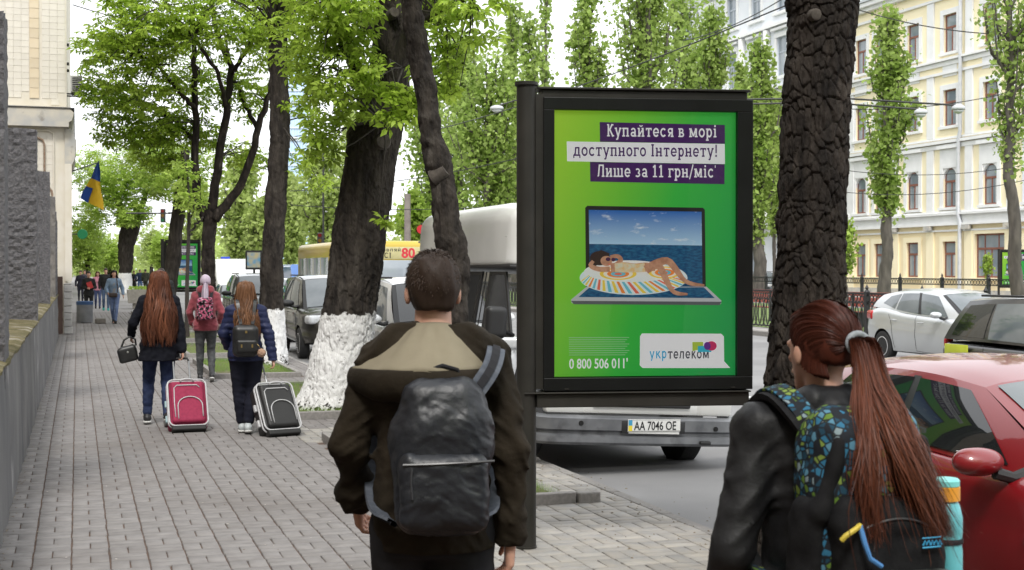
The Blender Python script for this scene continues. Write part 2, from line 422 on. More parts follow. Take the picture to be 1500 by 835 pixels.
# fallen bits on the paving by the kerb
v = []; f = []
for k in range(420):
    y = random.uniform(7.5, 14); x = KX + random.choice([random.gauss(.0, .08), random.gauss(.05, .3), random.gauss(-.4, .4)]); z = .001 if x < KX else -.119
    s = random.uniform(.004, .012); a = random.uniform(0, PI); n = len(v)
    for q in range(4): v.append((x + s * math.cos(a + q * PI / 2) * random.uniform(.5, 1.4), y + s * math.sin(a + q * PI / 2), z))
    v.append((x, y, z + s * .7)); f += [(n, n + 1, n + 4), (n + 1, n + 2, n + 4), (n + 2, n + 3, n + 4), (n + 3, n, n + 4)]
for k in range(500):      # litter and grit along the wall
    y = random.uniform(8, 38); x = -.48 + abs(random.gauss(0, .05)) if k < 330 else random.uniform(-.4, 2.2); z = .001
    s = random.uniform(.003, .009); a = random.uniform(0, PI); n = len(v)
    for q in range(4): v.append((x + s * math.cos(a + q * PI / 2) * random.uniform(.5, 1.6), y + s * math.sin(a + q * PI / 2), z))
    v.append((x, y, z + s * .6)); f += [(n, n + 1, n + 4), (n + 1, n + 2, n + 4), (n + 2, n + 3, n + 4), (n + 3, n, n + 4)]
o = link('fallen_debris', mesh('fallen_debris', v, f, M('debris', (.1, .07, .045), (.3, .26, .2), rough=1, sc=60))); tag(o, 'scattered dry bits lying along the kerb and wall', 'debris', kind='stuff')
v = []; f = []
for k in range(150):      # pale petals and scraps trodden on the paving
    x, y = random.uniform(-.3, 3.4), random.uniform(7.6, 30); s = random.uniform(.004, .013); a = random.uniform(0, PI); n = len(v)
    for q in range(5): v.append((x + s * math.cos(a + q * 1.257) * random.uniform(.5, 1.4), y + s * math.sin(a + q * 1.257) * random.uniform(.5, 1.4), .003 + random.random() * .002))
    f.append(tuple(range(n, n + 5)))
o = link('fallen_petals', mesh('fallen_petals', v, f, M('petal', (.6, .56, .5), (.4, .36, .3), rough=.9, sc=90))); tag(o, 'pale petals and scraps scattered over the paving', 'debris', kind='stuff')
# lane dashes
for k in range(14): 
    o = sheet('lane_dash', mLINE, 9.3, 9.44, 3.2 + k * 12 + 13.2 - 12, 3.2 + k * 12 + 17.4 - 12, -.116)
# tree beds
gtpl = np.array([(-.0035, 0, 0), (.0035, 0, 0), (.0025, .008, .55), (0, .03, 1.0)]); gf = np.array([(0, 1, 2, 3)])
for bi, (x0, x1, y0, y1) in enumerate(BEDS):
    bed = MB()
    nx, ny = 8, 24; vv_ = []; ff_ = []
    for j in range(ny + 1):
        for i in range(nx + 1):
            ex = min(i, nx - i, 2) / 2 * min(j, ny - j, 2) / 2
            vv_.append((x0 + (x1 - x0) * i / nx, y0 + (y1 - y0) * j / ny, .004 + .05 * ex * random.uniform(.5, 1)))
    for j in range(ny):
        for i in range(nx): a = j * (nx + 1) + i; ff_.append((a, a + 1, a + nx + 2, a + nx + 1))
    o = link('tree_bed', mesh('tree_bed', vv_, ff_, mEARTH, True)); o['kind'] = 'structure'
    def edge(p, q):
        L = math.hypot(q[0] - p[0], q[1] - p[1]); n = max(1, round(L / 1.0)); a = math.atan2(q[1] - p[1], q[0] - p[0])
        for k in range(n):
            t = (k + .5) / n; l = L / n - .012
            MB().box(-l / 2, l / 2, -.04, .04, -.05, .085 + random.gauss(0, .004), b=.008).build('kerb_stone', mKERB, o, loc=(p[0] + (q[0] - p[0]) * t, p[1] + (q[1] - p[1]) * t, 0), rot=(random.gauss(0, .01), 0, a + random.gauss(0, .008)))
    edge((x0 - .04, y0), (x1 + .04, y0)); edge((x0, y0 + .05), (x0, y1 - .05)); edge((x0 - .04, y1), (x1 + .04, y1))
    if bi not in (0,): edge((x1, y0 + .05), (x1, y1 - .05))
    else: MB().box(-.09, .09, -.045, .045, -.05, .08, b=.012).build('kerb_stone', mKERB, o, loc=(x1 + .14, y0 - .01, 0), rot=(0, 0, .05))
    n = {0: 34000, 1: 26000, 2: 24000, 3: 12000}.get(bi, 5000)
    gx = rng.uniform(x0 + .05, x1 - .05, n); gy = rng.uniform(y0 + .05, y1 - .05, n)
    tx, ty = {0: (3.35, 12.5), 1: (3.0, 17.2), 2: (3.35, 24.9)}.get(bi, (99, 99))
    dn = np.hypot(gx - tx, gy - ty); keep = (vnoise(np.stack([gx * 2.2, gy * 2.2, gx * 0 + bi], 1)) > (-.55 if bi != 1 else -.2)) & (dn > (.75 if bi == 1 else .35)); gx, gy = gx[keep], gy[keep]; n = len(gx)
    v, f = instances(gtpl, gf, np.stack([gx, gy, np.full(n, .03)], 1), rand_rot(rng, n, (0, .6)), rng.uniform(.045, .1, n))
    if bi > 2: v[:, 2] *= 1.0
    me = mesh('grass', v, f, mGRASS); face_attr(me, rng.random(len(f)))
    g = link('grass', me); tag(g, 'fresh green grass in the %s tree bed from the front' % ['first', 'second', 'third', 'fourth', 'fifth', 'sixth', 'seventh'][bi], 'grass', 'grass in the tree beds', 'stuff')
# ------------------------------------------------------------------ stucco wall on the left
mSTUC = M('stucco', (.085, .083, .09), (.14, .135, .14), rough=.9, sc=30, bump=1.0, bsc=34, bdist=.02)
mCONC = M('wall_concrete', (.17, .165, .165), (.095, .095, .1), rough=.9, sc=1.2, stretch=(1, 1, .35), bump=.6, bsc=26, bdist=.015, c3=(.33, .32, .32), c3sc=2.2, c3lo=.62, c3hi=.7)
mMOSS = M('mossy_coping', (.07, .06, .018), (.15, .125, .06), rough=1, sc=5, bump=.8, bsc=30, bdist=.03, c3=(.3, .27, .22), c3sc=3)
wall = thing('boundary_wall', 'low grey concrete wall with tall rough stucco pillars along the pavement', 'wall', (-.49, 0, 0))
y = 4.0
while y < 37.8:
    L = min(2.35, 37.9 - y)
    def rough_wall(v):
        return v
    nx_ = 14; nz_ = 12; vv_ = []; ff_ = []
    for a in range(nx_ + 1):
        for b in range(nz_ + 1):
            yy = y + .004 + (L - .008) * a / nx_; zz = -.02 + 1.09 * b / nz_
            vv_.append((float(.012 * vnoise(np.array([yy * 3, zz * 3, 1.0])) + .02 * (1 - b / nz_)) - (.02 if a in (0, nx_) else 0), yy, zz))
    for a in range(nx_):
        for b in range(nz_): q = a * (nz_ + 1) + b; ff_.append((q, q + nz_ + 1, q + nz_ + 2, q + 1))
    k0 = len(vv_); 
    for a in (0, nx_):
        for b in (0, nz_): vv_.append((-.6, vv_[a * (nz_ + 1) + b][1], vv_[b][2]))
    ff_ += [(nz_, nx_ * (nz_ + 1) + nz_, k0 + 3, k0 + 1), tuple([k0, k0 + 1] + [b for b in range(nz_, -1, -1)]), tuple([k0 + 3, k0 + 2] + [nx_ * (nz_ + 1) + b for b in range(nz_ + 1)])]
    link('wall_slab', mesh('wall_slab', vv_, ff_, mCONC, False), wall)
    # coping with a worn, uneven edge
    vv_ = []; ff_ = []
    for a in range(13):
        yy = y + .003 + (L - .006) * a / 12; e = float(vnoise(np.array([yy * 4, 0.3, 7.0]))) * .018; h = float(vnoise(np.array([yy * 5, 2.3, 7.0]))) * .012
        vv_ += [(.012 + e, yy, 1.065), (.014 + e, yy, 1.085 + h), (-.04 + e, yy, 1.105 + h), (-.3, yy, 1.12 + h), (-.62, yy, 1.13)]
    for a in range(12):
        for b in range(4): q = a * 5 + b; ff_.append((q, q + 5, q + 6, q + 1))
    link('coping', mesh('coping', vv_, ff_, mMOSS, False), wall)
    y += L
for k, (yp, top, ww) in enumerate([(10.35, 3.6, .55), (18.5, 3.55, .5), (27.2, 3.6, .42), (33.9, 3.47, .5), (36.0, 3.2, .4), (37.5, 3.03, .3)]):
    n = 18; nz_ = 60 if k < 2 else 30; vv_ = []; ff_ = []
    per = [(.03, 0), (.03, ww), (-.5, ww), (-.5, 0)]; pts = []
    for q in range(4):
        a, b = per[q], per[(q + 1) % 4]
        for t in range(n if q in (0, 3) else 6): tt = t / (n if q in (0, 3) else 6); pts.append((a[0] + (b[0] - a[0]) * tt, a[1] + (b[1] - a[1]) * tt))
    m_ = len(pts)
    for b in range(nz_ + 1):
        zz = .9 + (top - .9) * b / nz_
        for (a, c_) in pts:
            s = .016 * float(vnoise(np.array([a * 22, c_ * 22, zz * 22]))) + .006
            vv_.append((a - .03 + s * .6 - .005, yp + c_ + s, zz + (.02 * float(vnoise(np.array([a * 9, c_ * 9, 3]))) if b == nz_ else 0)))
    for b in range(nz_):
        for a in range(m_): ff_.append((b * m_ + a, b * m_ + (a + 1) % m_, (b + 1) * m_ + (a + 1) % m_, (b + 1) * m_ + a))
    ff_.append(tuple(nz_ * m_ + a for a in range(m_)))
    link('pillar', mesh('pillar', vv_, ff_, mSTUC if k != 3 else M('stucco_pale', (.2, .185, .17), (.13, .125, .12), rough=.9, sc=4, bump=.9, bsc=34, bdist=.02)), wall)
# ------------------------------------------------------------------ cream building on the left
mCREAM = M('cream_plaster', (.66, .61, .5), (.72, .68, .6), rough=.75, sc=2, c3=(.55, .5, .42), c3sc=1.2, c3lo=.6, c3hi=.8)
mTILE = M('cream_tile', (.7, .66, .57), (.74, .7, .62), rough=.45, sc=3, rnd=.045)
mTILEY = M('yellow_tile', (.66, .55, .38), (.7, .6, .44), rough=.5, sc=3, rnd=.06)
mGREYST = M('cornice_stone', (.42, .42, .41), (.58, .54, .46), rough=.8, sc=2.5, bump=.2, c3=(.3, .28, .25), c3sc=4, c3lo=.6, c3hi=.7)
mRUST = M('rust_pipe', (.22, .13, .08), (.3, .24, .18), rough=.7, sc=12)
mDARKM = M('dark_metal', (.03, .03, .032), (.05, .05, .05), rough=.5, sc=20, metal=.4)
LB = thing('tiled_building', 'cream tiled building with a grey cornice behind the stucco wall', 'building', (-.25, 39, 0))
def lb(u, v, d=37.0): p = at(u, v, d); return p.x + .25, p.z           # local x and z on the face turned to us
LBZ = lambda v: HCAM - (v - HOR) / FPX * 37.0
box('wall', mCREAM, LB, -14, 0, 0, 26, 0, 21)
tme = MB().box(-.098, .098, -.012, 0, -.083, .083, b=.004).build('tile', mTILE, LB, loc=(-.3, -.0, LBZ(150))).data
zc = LBZ(157) + .30
for r in range(18):
    for (xa, xb) in ((-1.86, -.96), (-.70, -.04)):
        n = int((xb - xa) / .2); xs = [xb - .1 - .2 * q for q in range(n)]
        for x_ in xs:
            if (x_, r) == (xs[0], 0): continue
            link('tile', tme, LB, (x_, random.gauss(0, .0012), zc + r * .171), (random.gauss(0, .004), 0, random.gauss(0, .004)))
tmy = MB().box(-.12, .12, -.03, 0, -.13, .13, b=.004).build('tile', mTILEY, LB, loc=(-.83, 0, zc + .05)).data
for r in range(1, 12): link('tile', tmy, LB, (-.83, 0, zc + .05 + r * .268))
for r in range(15):     # lower storey
    for q in range(6):
        link('tile', tme, LB, (-.42 - .2 * q, random.gauss(0, .0012), LBZ(200) - r * .171))
MB().prism([(-14, LBZ(187)), (.05, LBZ(187)), (.05, LBZ(180)), (.12, LBZ(178)), (.16, LBZ(172)), (.18, LBZ(166)), (.02, LBZ(158)), (-14, LBZ(158))], -.28, 20).build('cornice', mGREYST, LB)
box('cornice_flashing', mDARKM, LB, -14, .2, -.31, 20.03, LBZ(160.5), LBZ(159.2))
box('pilaster', mCREAM, LB, -.06, .12, -.06, .5, LBZ(412), LBZ(240))
MB().prism([(-.06, LBZ(240)), (.14, LBZ(240)), (.2, LBZ(232)), (.24, LBZ(205)), (.1, LBZ(188.5)), (-.06, LBZ(188.5))], -.04, 3).build('lower_cornice', mGREYST, LB)
# rusticated pier below the pilaster
zz = 0
while zz < LBZ(416):
    h = .19; MB().box(-.10, .12 + random.gauss(0, .006), -.1 + random.gauss(0, .008), .55, zz + .008, min(zz + h, LBZ(415)), b=.018).build('stone_block', M('pier_stone', (.36, .35, .34), (.45, .44, .42), rough=.9, sc=6, rnd=.12, bump=.6, bsc=25, bdist=.02), LB); zz += h
box('door', M('brown_door', (.07, .04, .03), (.1, .06, .045), rough=.6, sc=5), LB, -.42, -.12, -.35, -.28, .02, LBZ(405))
MB().tube([(-1.55, -.05, LBZ(203)), (-.75, -.05, LBZ(203)), (-.62, -.05, LBZ(206)), (-.58, -.05, LBZ(213)), (-.58, -.05, LBZ(262)), (-.52, -.05, LBZ(270)), (-.40, -.05, LBZ(280)), (-.34, -.05, LBZ(300)), (-.33, -.05, 1.1)], .028, 8).build('pipe', mRUST, LB, smooth=True)
MB().tube([(-1.55, -.04, LBZ(192)), (-.5, -.04, LBZ(192)), (-.36, -.04, LBZ(196)), (-.34, -.04, LBZ(205)), (-.34, -.04, LBZ(300))], .02, 6).build('moulding', mCREAM, LB, smooth=True)
for vv0 in (60, 88, 98): box('wall_bracket', mDARKM, LB, 0, .06, .4, .5, LBZ(vv0 + 4), LBZ(vv0))
ac = thing('air_conditioner', 'air conditioner box bracketed to the upper wall of the cream building', 'air conditioner', (-.25, 39, 0))
ax0 = .10
box('casing', M('ac_casing', (.5, .5, .48), rough=.5), ac, ax0, ax0 + .3, .2, .95, LBZ(133), LBZ(108), b=.02)
box('grille', mDARKM, ac, ax0 + .04, ax0 + .28, .17, .198, LBZ(130), LBZ(111))
for q in range(7): box('grille_slat', M('ac_casing'), ac, ax0 + .04, ax0 + .28, .158, .172, LBZ(129 - q * 2.7), LBZ(128.4 - q * 2.7))
box('bracket', mDARKM, ac, 0.0, ax0 + .28, .3, .36, LBZ(136), LBZ(134))
box('bracket', mDARKM, ac, 0.0, ax0 + .28, .8, .86, LBZ(136), LBZ(134))
# terrace further along the left side, then an added unseen building
fb = MB().box(-20, -1.6, 70, 190, 0, 11).build('far_terrace', mCREAM); tag(fb, 'pale terrace further along the pavement hidden by leaves', 'building')
nbm = M('added_building_brown', (.22, .17, .13), (.3, .25, .2), rough=.9, sc=2)
nb = MB().box(-22, -5.5, -40, 34, 0, 13).build('courtyard_building', nbm); tag(nb, 'tall brown building in the yard behind the stucco wall', 'building')  # unseen block, added to darken reflections and shade the pavement
# ------------------------------------------------------------------ median
mMED = M('median_grass', (.1, .17, .04), (.16, .2, .07), rough=1, sc=1.2, bump=.6, bsc=20, bdist=.04)
MB().box(18.35, 18.62, -30, 420, -.15, .02, b=.02).build('median_kerb', mKERB)['kind'] = 'structure'
sheet('median_path', M('median_paving', (.33, .31, .3), (.4, .38, .36), rough=.9, sc=2), 18.6, 19.7, -30, 420, .005)
sheet('median_lawn', mMED, 19.7, 33.6, -30, 420, .02)
MB().box(33.6, 34.3, -30, 420, -.15, .03).build('far_median_kerb', mKERB)['kind'] = 'structure'
sheet('opposite_sidewalk', M('median_paving'), 44, 48.2, -30, 420, .0)
# ------------------------------------------------------------------ facades across the boulevard
FX = 48.0
mYEL = M('yellow_stucco', srgb(250, 238, 205), srgb(246, 233, 198), rough=.85, sc=.6)
mYEL2 = M('ochre_stucco', srgb(244, 228, 190), srgb(240, 222, 182), rough=.85, sc=.6)
mWHT = M('white_trim', (.84, .84, .84), (.78, .78, .78), rough=.75, sc=1.5)
mBRN = M('brown_frame', (.2, .075, .05), (.26, .1, .07), rough=.55, sc=5)
mPANE = M('window_glass', (.2, .24, .28), (.3, .33, .36), rough=.06, sc=.8, spec=.8)
mCURT = M('curtain', (.5, .52, .55), (.62, .62, .62), rough=.9, sc=2)
def facade_wall(name, m, parent, y0, y1, z0, z1, holes, depth=.3, thick=.6):
    """a wall in the plane local x = 0 facing -x, with openings (ya, yb, za, zb)"""
    ys = sorted(set([y0, y1] + [q for h in holes for q in h[:2] if y0 < q < y1])); zs = sorted(set([z0, z1] + [q for h in holes for q in h[2:4] if z0 < q < z1]))
    b = MB()
    def hole(y, z): return any(h[0] < y < h[1] and h[2] < z < h[3] for h in holes)
    for i in range(len(ys) - 1):
        for j in range(len(zs) - 1):
            if not hole((ys[i] + ys[i + 1]) / 2, (zs[j] + zs[j + 1]) / 2):
                b.add([(0, ys[i], zs[j]), (0, ys[i + 1], zs[j]), (0, ys[i + 1], zs[j + 1]), (0, ys[i], zs[j + 1])], [(3, 2, 1, 0)])
    for (ya, yb, za, zb) in holes:
        b.add([(0, ya, za), (depth, ya, za), (depth, ya, zb), (0, ya, zb)], [(0, 1, 2, 3)]); b.add([(0, yb, za), (depth, yb, za), (depth, yb, zb), (0, yb, zb)], [(3, 2, 1, 0)])
        b.add([(0, ya, zb), (depth, ya, zb), (depth, yb, zb), (0, yb, zb)], [(0, 1, 2, 3)]); b.add([(0, ya, za), (depth, ya, za), (depth, yb, za), (0, yb, za)], [(3, 2, 1, 0)])
    b.add([(thick, y0, z0), (thick, y1, z0), (thick, y1, z1), (thick, y0, z1)], [(0, 1, 2, 3)])
    b.add([(0, y0, z1), (0, y1, z1), (thick, y1, z1), (thick, y0, z1)], [(0, 1, 2, 3)]); b.add([(0, y0, z0), (0, y0, z1), (thick, y0, z1), (thick, y0, z0)], [(0, 1, 2, 3)]); b.add([(0, y1, z0), (0, y1, z1), (thick, y1, z1), (thick, y1, z0)], [(3, 2, 1, 0)])
    return b.build(name, m, parent, fix=False)
def window(parent, ya, yb, za, zb, x=.12, mf=None, arch=False, split=.62, wide=False):
    mf = mf or mBRN; w = MB(); t = .09
    w.box(x, x + .08, ya, ya + t, za, zb); w.box(x, x + .08, yb - t, yb, za, zb); w.box(x, x + .08, ya + t, yb - t, za, za + t); w.box(x, x + .08, ya + t, yb - t, zb - t, zb)
    zm = za + (zb - za) * split; ym = (ya + yb) / 2
    w.box(x - .01, x + .07, ya + t, yb - t, zm - .06, zm + .06)
    w.box(x + .005, x + .075, ym - .05, ym + .05, za + t, zm - .06)
    if wide: 
        for q in (.27, .73): w.box(x + .005, x + .075, ya + (yb - ya) * q - .04, ya + (yb - ya) * q + .04, za + t, zb - t)
    f = w.build('window', mf, parent)
    n = 2
    for k in range(2):
        a, b_ = (ya + t, ym - .05) if k == 0 else (ym + .05, yb - t)
        box('pane', mPANE, f, x + .03, x + .045, a, b_, za + t, zm - .06)
    box('pane', mPANE, f, x + .03, x + .045, ya + t, yb - t, zm + .06, zb - t)
    if random.random() < .7: box('curtain', mCURT, f, x + .0305 - .006, x + .029, ya + t + .02, ya + t + (yb - ya) * random.uniform(.2, .45), za + t, zm - .07)
    return f
def arch_fill(m, parent, ya, yb, zs, zb, x0=0.002, x1=.2, n=10):
    r = (yb - ya) / 2; yc = (ya + yb) / 2; b = MB()
    for s in (-1, 1):
        poly = [(yc + s * r, zs)] + [(yc + s * r * math.cos(a), zs + (zb - zs) * math.sin(a)) for a in np.linspace(0, PI / 2, n)][1:] + [(yc + s * r, zb)]
        b.prism(poly, x0, x1, ax='x')
    return b.build('arch_spandrel', m, parent)
YB = thing('yellow_building', 'long pale yellow four-storey building with white trim and brown windows', 'building', (FX, 0, 0))
def fy(u): return on_x(u, 300, FX).y
cols = [fy(u) for u in (1234, 1261, 1289, 1337, 1391, 1450)]; step = cols[4] - cols[5]
cols = cols + [cols[5] - step, cols[5] - 2 * step, cols[5] - 3 * step]
YMAX, YMIN = fy(1222), cols[-1] - 2
hs_ = []; wins = []
for i, yc in enumerate(cols):
    w_ = .62 if i != 5 else .62
    wd = 1.3 if i == 5 else .62
    for (za, zb, kind) in ((1.3, 3.38, 1), (5.35, 7.62, 2), (10.05, 12.15, 3), (14.3, 16.5, 4)):
        hw = wd if kind == 1 else .62
        if kind == 1 and i == 5: za, zb = 1.3, 3.75
        hs_.append((yc - hw, yc + hw, za, zb)); wins.append((yc - hw, yc + hw, za, zb, kind, i))
facade_wall('ground_floor_wall', mYEL2, YB, YMIN, YMAX, 0, 4.35, [h for h in hs_ if h[2] < 4])
up = facade_wall('upper_wall', mYEL, YB, YMIN, YMAX, 4.35, 18.6, [h for h in hs_ if h[2] > 4])
for (ya, yb, za, zb, kind, i) in wins:
    window(YB, ya, yb, za, zb, wide=(kind == 1 and i == 5), split=.66)
    s = MB(); e = .3
    s.box(-.06, .0, ya - e, ya, za, zb + (.3 if kind != 2 else .2)); s.box(-.06, .0, yb, yb + e, za, zb + (.3 if kind != 2 else .2)); s.box(-.06, .0, ya, yb, zb, zb + (.3 if kind != 2 else .2)); s.box(-.16, .0, ya - e - .05, yb + e + .05, za - .16, za)
    if kind == 3: s.box(-.05, 0, ya - .05, yb + .05, zb + .75, zb + 1.65); s.box(-.14, 0, ya - e, yb + e, zb + 1.68, zb + 1.78)
    if kind == 2: s.box(-.05, 0, ya - e, yb + e, zb + .2, zb + 1.1); s.box(-.22, 0, ya - e - .1, yb + e + .1, zb + 1.12, zb + 1.32)
    s.build('window_surround', mWHT if kind > 1 else mYEL, YB)
    if kind == 2: arch_fill(mWHT, YB, ya + .002, yb - .002, zb - .6, zb - .002)
def band(z0, z1, d, m=mWHT): box('string_course', m, YB, -d, -.001, YMIN, YMAX + .1, z0, z1)
band(4.3, 4.42, .25); band(4.42, 4.9, .12); band(4.9, 5.0, .3); band(5.02, 5.14, .14); band(3.95, 4.05, .1)
band(9.05, 9.22, .25); band(9.3, 9.42, .1); band(8.75, 9.0, .12); band(13.55, 13.8, .12); band(13.82, 13.95, .28); band(13.05, 13.2, .15)
band(17.4, 17.55, .15); band(18.1, 18.35, .35); band(18.35, 18.6, .6)
box('roof', M('tin_roof', (.42, .44, .47), (.5, .52, .55), rough=.4, sc=.4, metal=.3), YB, -.7, 12, YMIN, YMAX + .3, 18.62, 18.8)
for i in range(len(cols) - 1):
    if i == 1: continue
    yc = (cols[i] + cols[i + 1]) / 2
    for (za, zb) in ((5.15, 8.74), (9.43, 13.04), (13.96, 17.38)): box('pilaster', mWHT, YB, -.1, -.001, yc - .33, yc + .33, za, zb)
    box('pilaster', mYEL, YB, -.1, -.001, yc - .35, yc + .35, .3, 3.94); box('corbel', M('cornice_stone'), YB, -.35, -.1, yc - .3, yc + .3, 4.05, 4.28)
yc = fy(1411)
MB().tube([(-.25, yc, 18), (-.25, yc, 9.6), (-.25, yc + .15, 9.2), (-.25, yc + .15, 4.9), (-.25, yc, 4.5), (-.25, yc, .3)], .11, 8).build('drainpipe', M('zinc', (.55, .57, .6), (.65, .66, .68), rough=.4, sc=3, metal=.3), YB, smooth=True)
box('plinth', M('cornice_stone'), YB, -.12, -.001, YMIN, YMAX, 0, .6)
# white building beyond
WB = thing('white_building', 'ornate white building left of the yellow one', 'building', (FX, 0, 0))
WY0, WY1 = YMAX + 1.0, fy(985) 
mWB = M('white_stucco', (.72, .75, .8), (.78, .8, .84), rough=.85, sc=.5)
hs_ = []; k = 0; y = WY0 + 2.2; wcol = []
while y < WY1 - 2: wcol.append(y); y += 3.9
for yc in wcol:
    for (za, zb) in ((1.3, 3.6), (5.9, 8.6), (10.6, 13.6), (15.6, 18.4), (20.2, 22.6)): hs_.append((yc - .75, yc + .75, za, zb))
facade_wall('wall', mWB, WB, WY0, WY1, 0, 26, hs_)
mGREYF = M('grey_frame', (.42, .46, .52), rough=.6)
for h in hs_:
    window(WB, *h, mf=mGREYF); s = MB()
    s.box(-.08, 0, h[0] - .3, h[0], h[2], h[3]); s.box(-.08, 0, h[1], h[1] + .3, h[2], h[3]); s.box(-.1, 0, h[0] - .3, h[1] + .3, h[3], h[3] + .3); s.box(-.3, 0, h[0] - .5, h[1] + .5, h[3] + .5, h[3] + .68); s.box(-.22, 0, h[0] - .4, h[1] + .4, h[2] - .2, h[2]); s.build('window_surround', mWHT, WB)
for (z0, z1, d) in ((4.4, 4.7, .3), (4.75, 5.0, .5), (9.4, 9.6, .25), (9.65, 9.85, .4), (14.3, 14.6, .5), (14.65, 14.8, .7), (19.2, 19.4, .4), (24, 24.4, .6), (24.4, 24.8, 1.0)): box('string_course', mWHT, WB, -d, -.001, WY0, WY1, z0, z1)
for i in range(len(wcol) - 1):
    yc = (wcol[i] + wcol[i + 1]) / 2; MB().lathe([(.28, 5.1), (.28, 9.3)], 10, (-.2, yc, 0)).build('half_column', mWHT, WB, smooth=True); MB().lathe([(.28, 14.9), (.28, 19.1)], 10, (-.2, yc, 0)).build('half_column', mWHT, WB, smooth=True)
# glass tower far away
GT = thing('glass_tower', 'pale blue glass office tower rising behind the trees', 'tower', tuple(at(432, 395, 330))[:2] + (0,), -YAW)
box('core', M('tower_glass', (.42, .6, .8), (.55, .72, .88), rough=.15, sc=.05, spec=.8), GT, -3, 3, 0, 8, 0, 54)
for k in range(1, 9): box('mullion', M('tower_mullion', (.6, .68, .78), rough=.5), GT, -3 + k * .67 - .07, -3 + k * .67 + .07, -.2, -.01, 0, 54)
for k in range(1, 19): box('floor_line', M('tower_mullion'), GT, -3.05, 3.05, -.32, -.21, k * 3 - .18, k * 3 + .18)
# ================================================================== trees
def leaf_mat(name, c, c2, t=.45):
    m = M(name, c, c2, rough=.5, sc=1.5, rnd=.28, spec=.3)
    n = m.node_tree; L = n.links.new; B = n.nodes['Principled BSDF']; out = n.nodes['Material Output']
    tr = n.nodes.new('ShaderNodeBsdfTranslucent'); mx_ = n.nodes.new('ShaderNodeMixShader'); mx_.inputs[0].default_value = t
    src = B.inputs['Base Color'].links[0].from_socket
    L(src, tr.inputs['Color']); L(B.outputs[0], mx_.inputs[1]); L(tr.outputs[0], mx_.inputs[2]); L(mx_.outputs[0], out.inputs['Surface'])
    return m
mLEAF = leaf_mat('chestnut_leaf', (.27, .41, .035), (.42, .57, .085), .55)
mLEAF2 = leaf_mat('street_leaf', (.27, .41, .055), (.42, .55, .12), .55)
mPOP = leaf_mat('poplar_leaf', (.25, .37, .07), (.38, .49, .14), .5)
mWIL = leaf_mat('birch_leaf', (.33, .43, .11), (.47, .56, .2), .55)
mBARK = M('chestnut_bark', (.05, .042, .035), (.02, .017, .015), rough=.95, spec=.2, sc=12, stretch=(1, 1, .22), bump=1.0, bsc=32, bdist=.03, c3=(.09, .08, .068), c3sc=5, c3lo=.58, c3hi=.75)
mBARKD = M('dark_bark', (.036, .029, .024), (.012, .010, .009), rough=.95, spec=.2, sc=12, stretch=(1, 1, .35), bump=1.0, bsc=38, bdist=.03, c3=(.085, .07, .058), c3sc=6, c3lo=.58, c3hi=.72)
mTWIG = M('twig_bark', (.05, .042, .034), (.03, .026, .022), rough=.95, sc=10)
mPBARK = M('poplar_bark', (.13, .115, .1), (.07, .062, .055), rough=.95, sc=6, stretch=(1, 1, .3), bump=.6, bsc=20, bdist=.03)
def whitewash(name, base, zt, amp=.05):
    """bark painted white below zt, with a ragged brush edge"""
    m = MATS[base].copy(); m.name = name; MATS[name] = m; n = m.node_tree; L = n.links.new; B = n.nodes['Principled BSDF']
    tc = n.nodes.new('ShaderNodeTexCoord'); sp = n.nodes.new('ShaderNodeSeparateXYZ'); L(tc.outputs['Object'], sp.inputs[0])
    nz = n.nodes.new('ShaderNodeTexNoise'); nz.inputs['Scale'].default_value = 14; nz.inputs['Detail'].default_value = 5; L(tc.outputs['Object'], nz.inputs['Vector'])
    ma = n.nodes.new('ShaderNodeMath'); ma.operation = 'MULTIPLY_ADD'; L(nz.outputs['Fac'], ma.inputs[0]); ma.inputs[1].default_value = amp * 4; L(sp.outputs['Z'], ma.inputs[2])
    lt = n.nodes.new('ShaderNodeMapRange'); lt.inputs[1].default_value = zt + amp * 2 + .012; lt.inputs[2].default_value = zt + amp * 2 - .012; L(ma.outputs[0], lt.inputs[0])
    # worn-off flecks and a dirty foot
    n2 = n.nodes.new('ShaderNodeTexNoise'); n2.inputs['Scale'].default_value = 22; n2.inputs['Detail'].default_value = 6; L(tc.outputs['Object'], n2.inputs['Vector'])
    fl = n.nodes.new('ShaderNodeMapRange'); fl.inputs[1].default_value = .72; fl.inputs[2].default_value = .66; L(n2.outputs['Fac'], fl.inputs[0])
    ft = n.nodes.new('ShaderNodeMath'); ft.operation = 'MULTIPLY_ADD'; L(n2.outputs['Fac'], ft.inputs[0]); ft.inputs[1].default_value = -.9; L(sp.outputs['Z'], ft.inputs[2])
    f2 = n.nodes.new('ShaderNodeMapRange'); f2.inputs[1].default_value = -.44; f2.inputs[2].default_value = -.36; L(ft.outputs[0], f2.inputs[0])
    # cracks stay bare: crack depth is stored on the mesh
    an = n.nodes.new('ShaderNodeAttribute'); an.attribute_name = 'crack'
    ck = n.nodes.new('ShaderNodeMapRange'); ck.inputs[1].default_value = 1.0; ck.inputs[2].default_value = .8; L(an.outputs['Fac'], ck.inputs[0])
    prod = lt.outputs[0]
    for q in (fl, f2, ck):
        mm = n.nodes.new('ShaderNodeMath'); mm.operation = 'MULTIPLY'; L(prod, mm.inputs[0]); L(q.outputs[0], mm.inputs[1]); prod = mm.outputs[0]
    mx_ = n.nodes.new('ShaderNodeMix'); mx_.data_type = 'RGBA'; L(prod, mx_.inputs[0])
    L(B.inputs['Base Color'].links[0].from_socket, mx_.inputs[6]); mx_.inputs[7].default_value = (.74, .74, .73, 1); L(mx_.outputs[2], B.inputs['Base Color'])
    return m
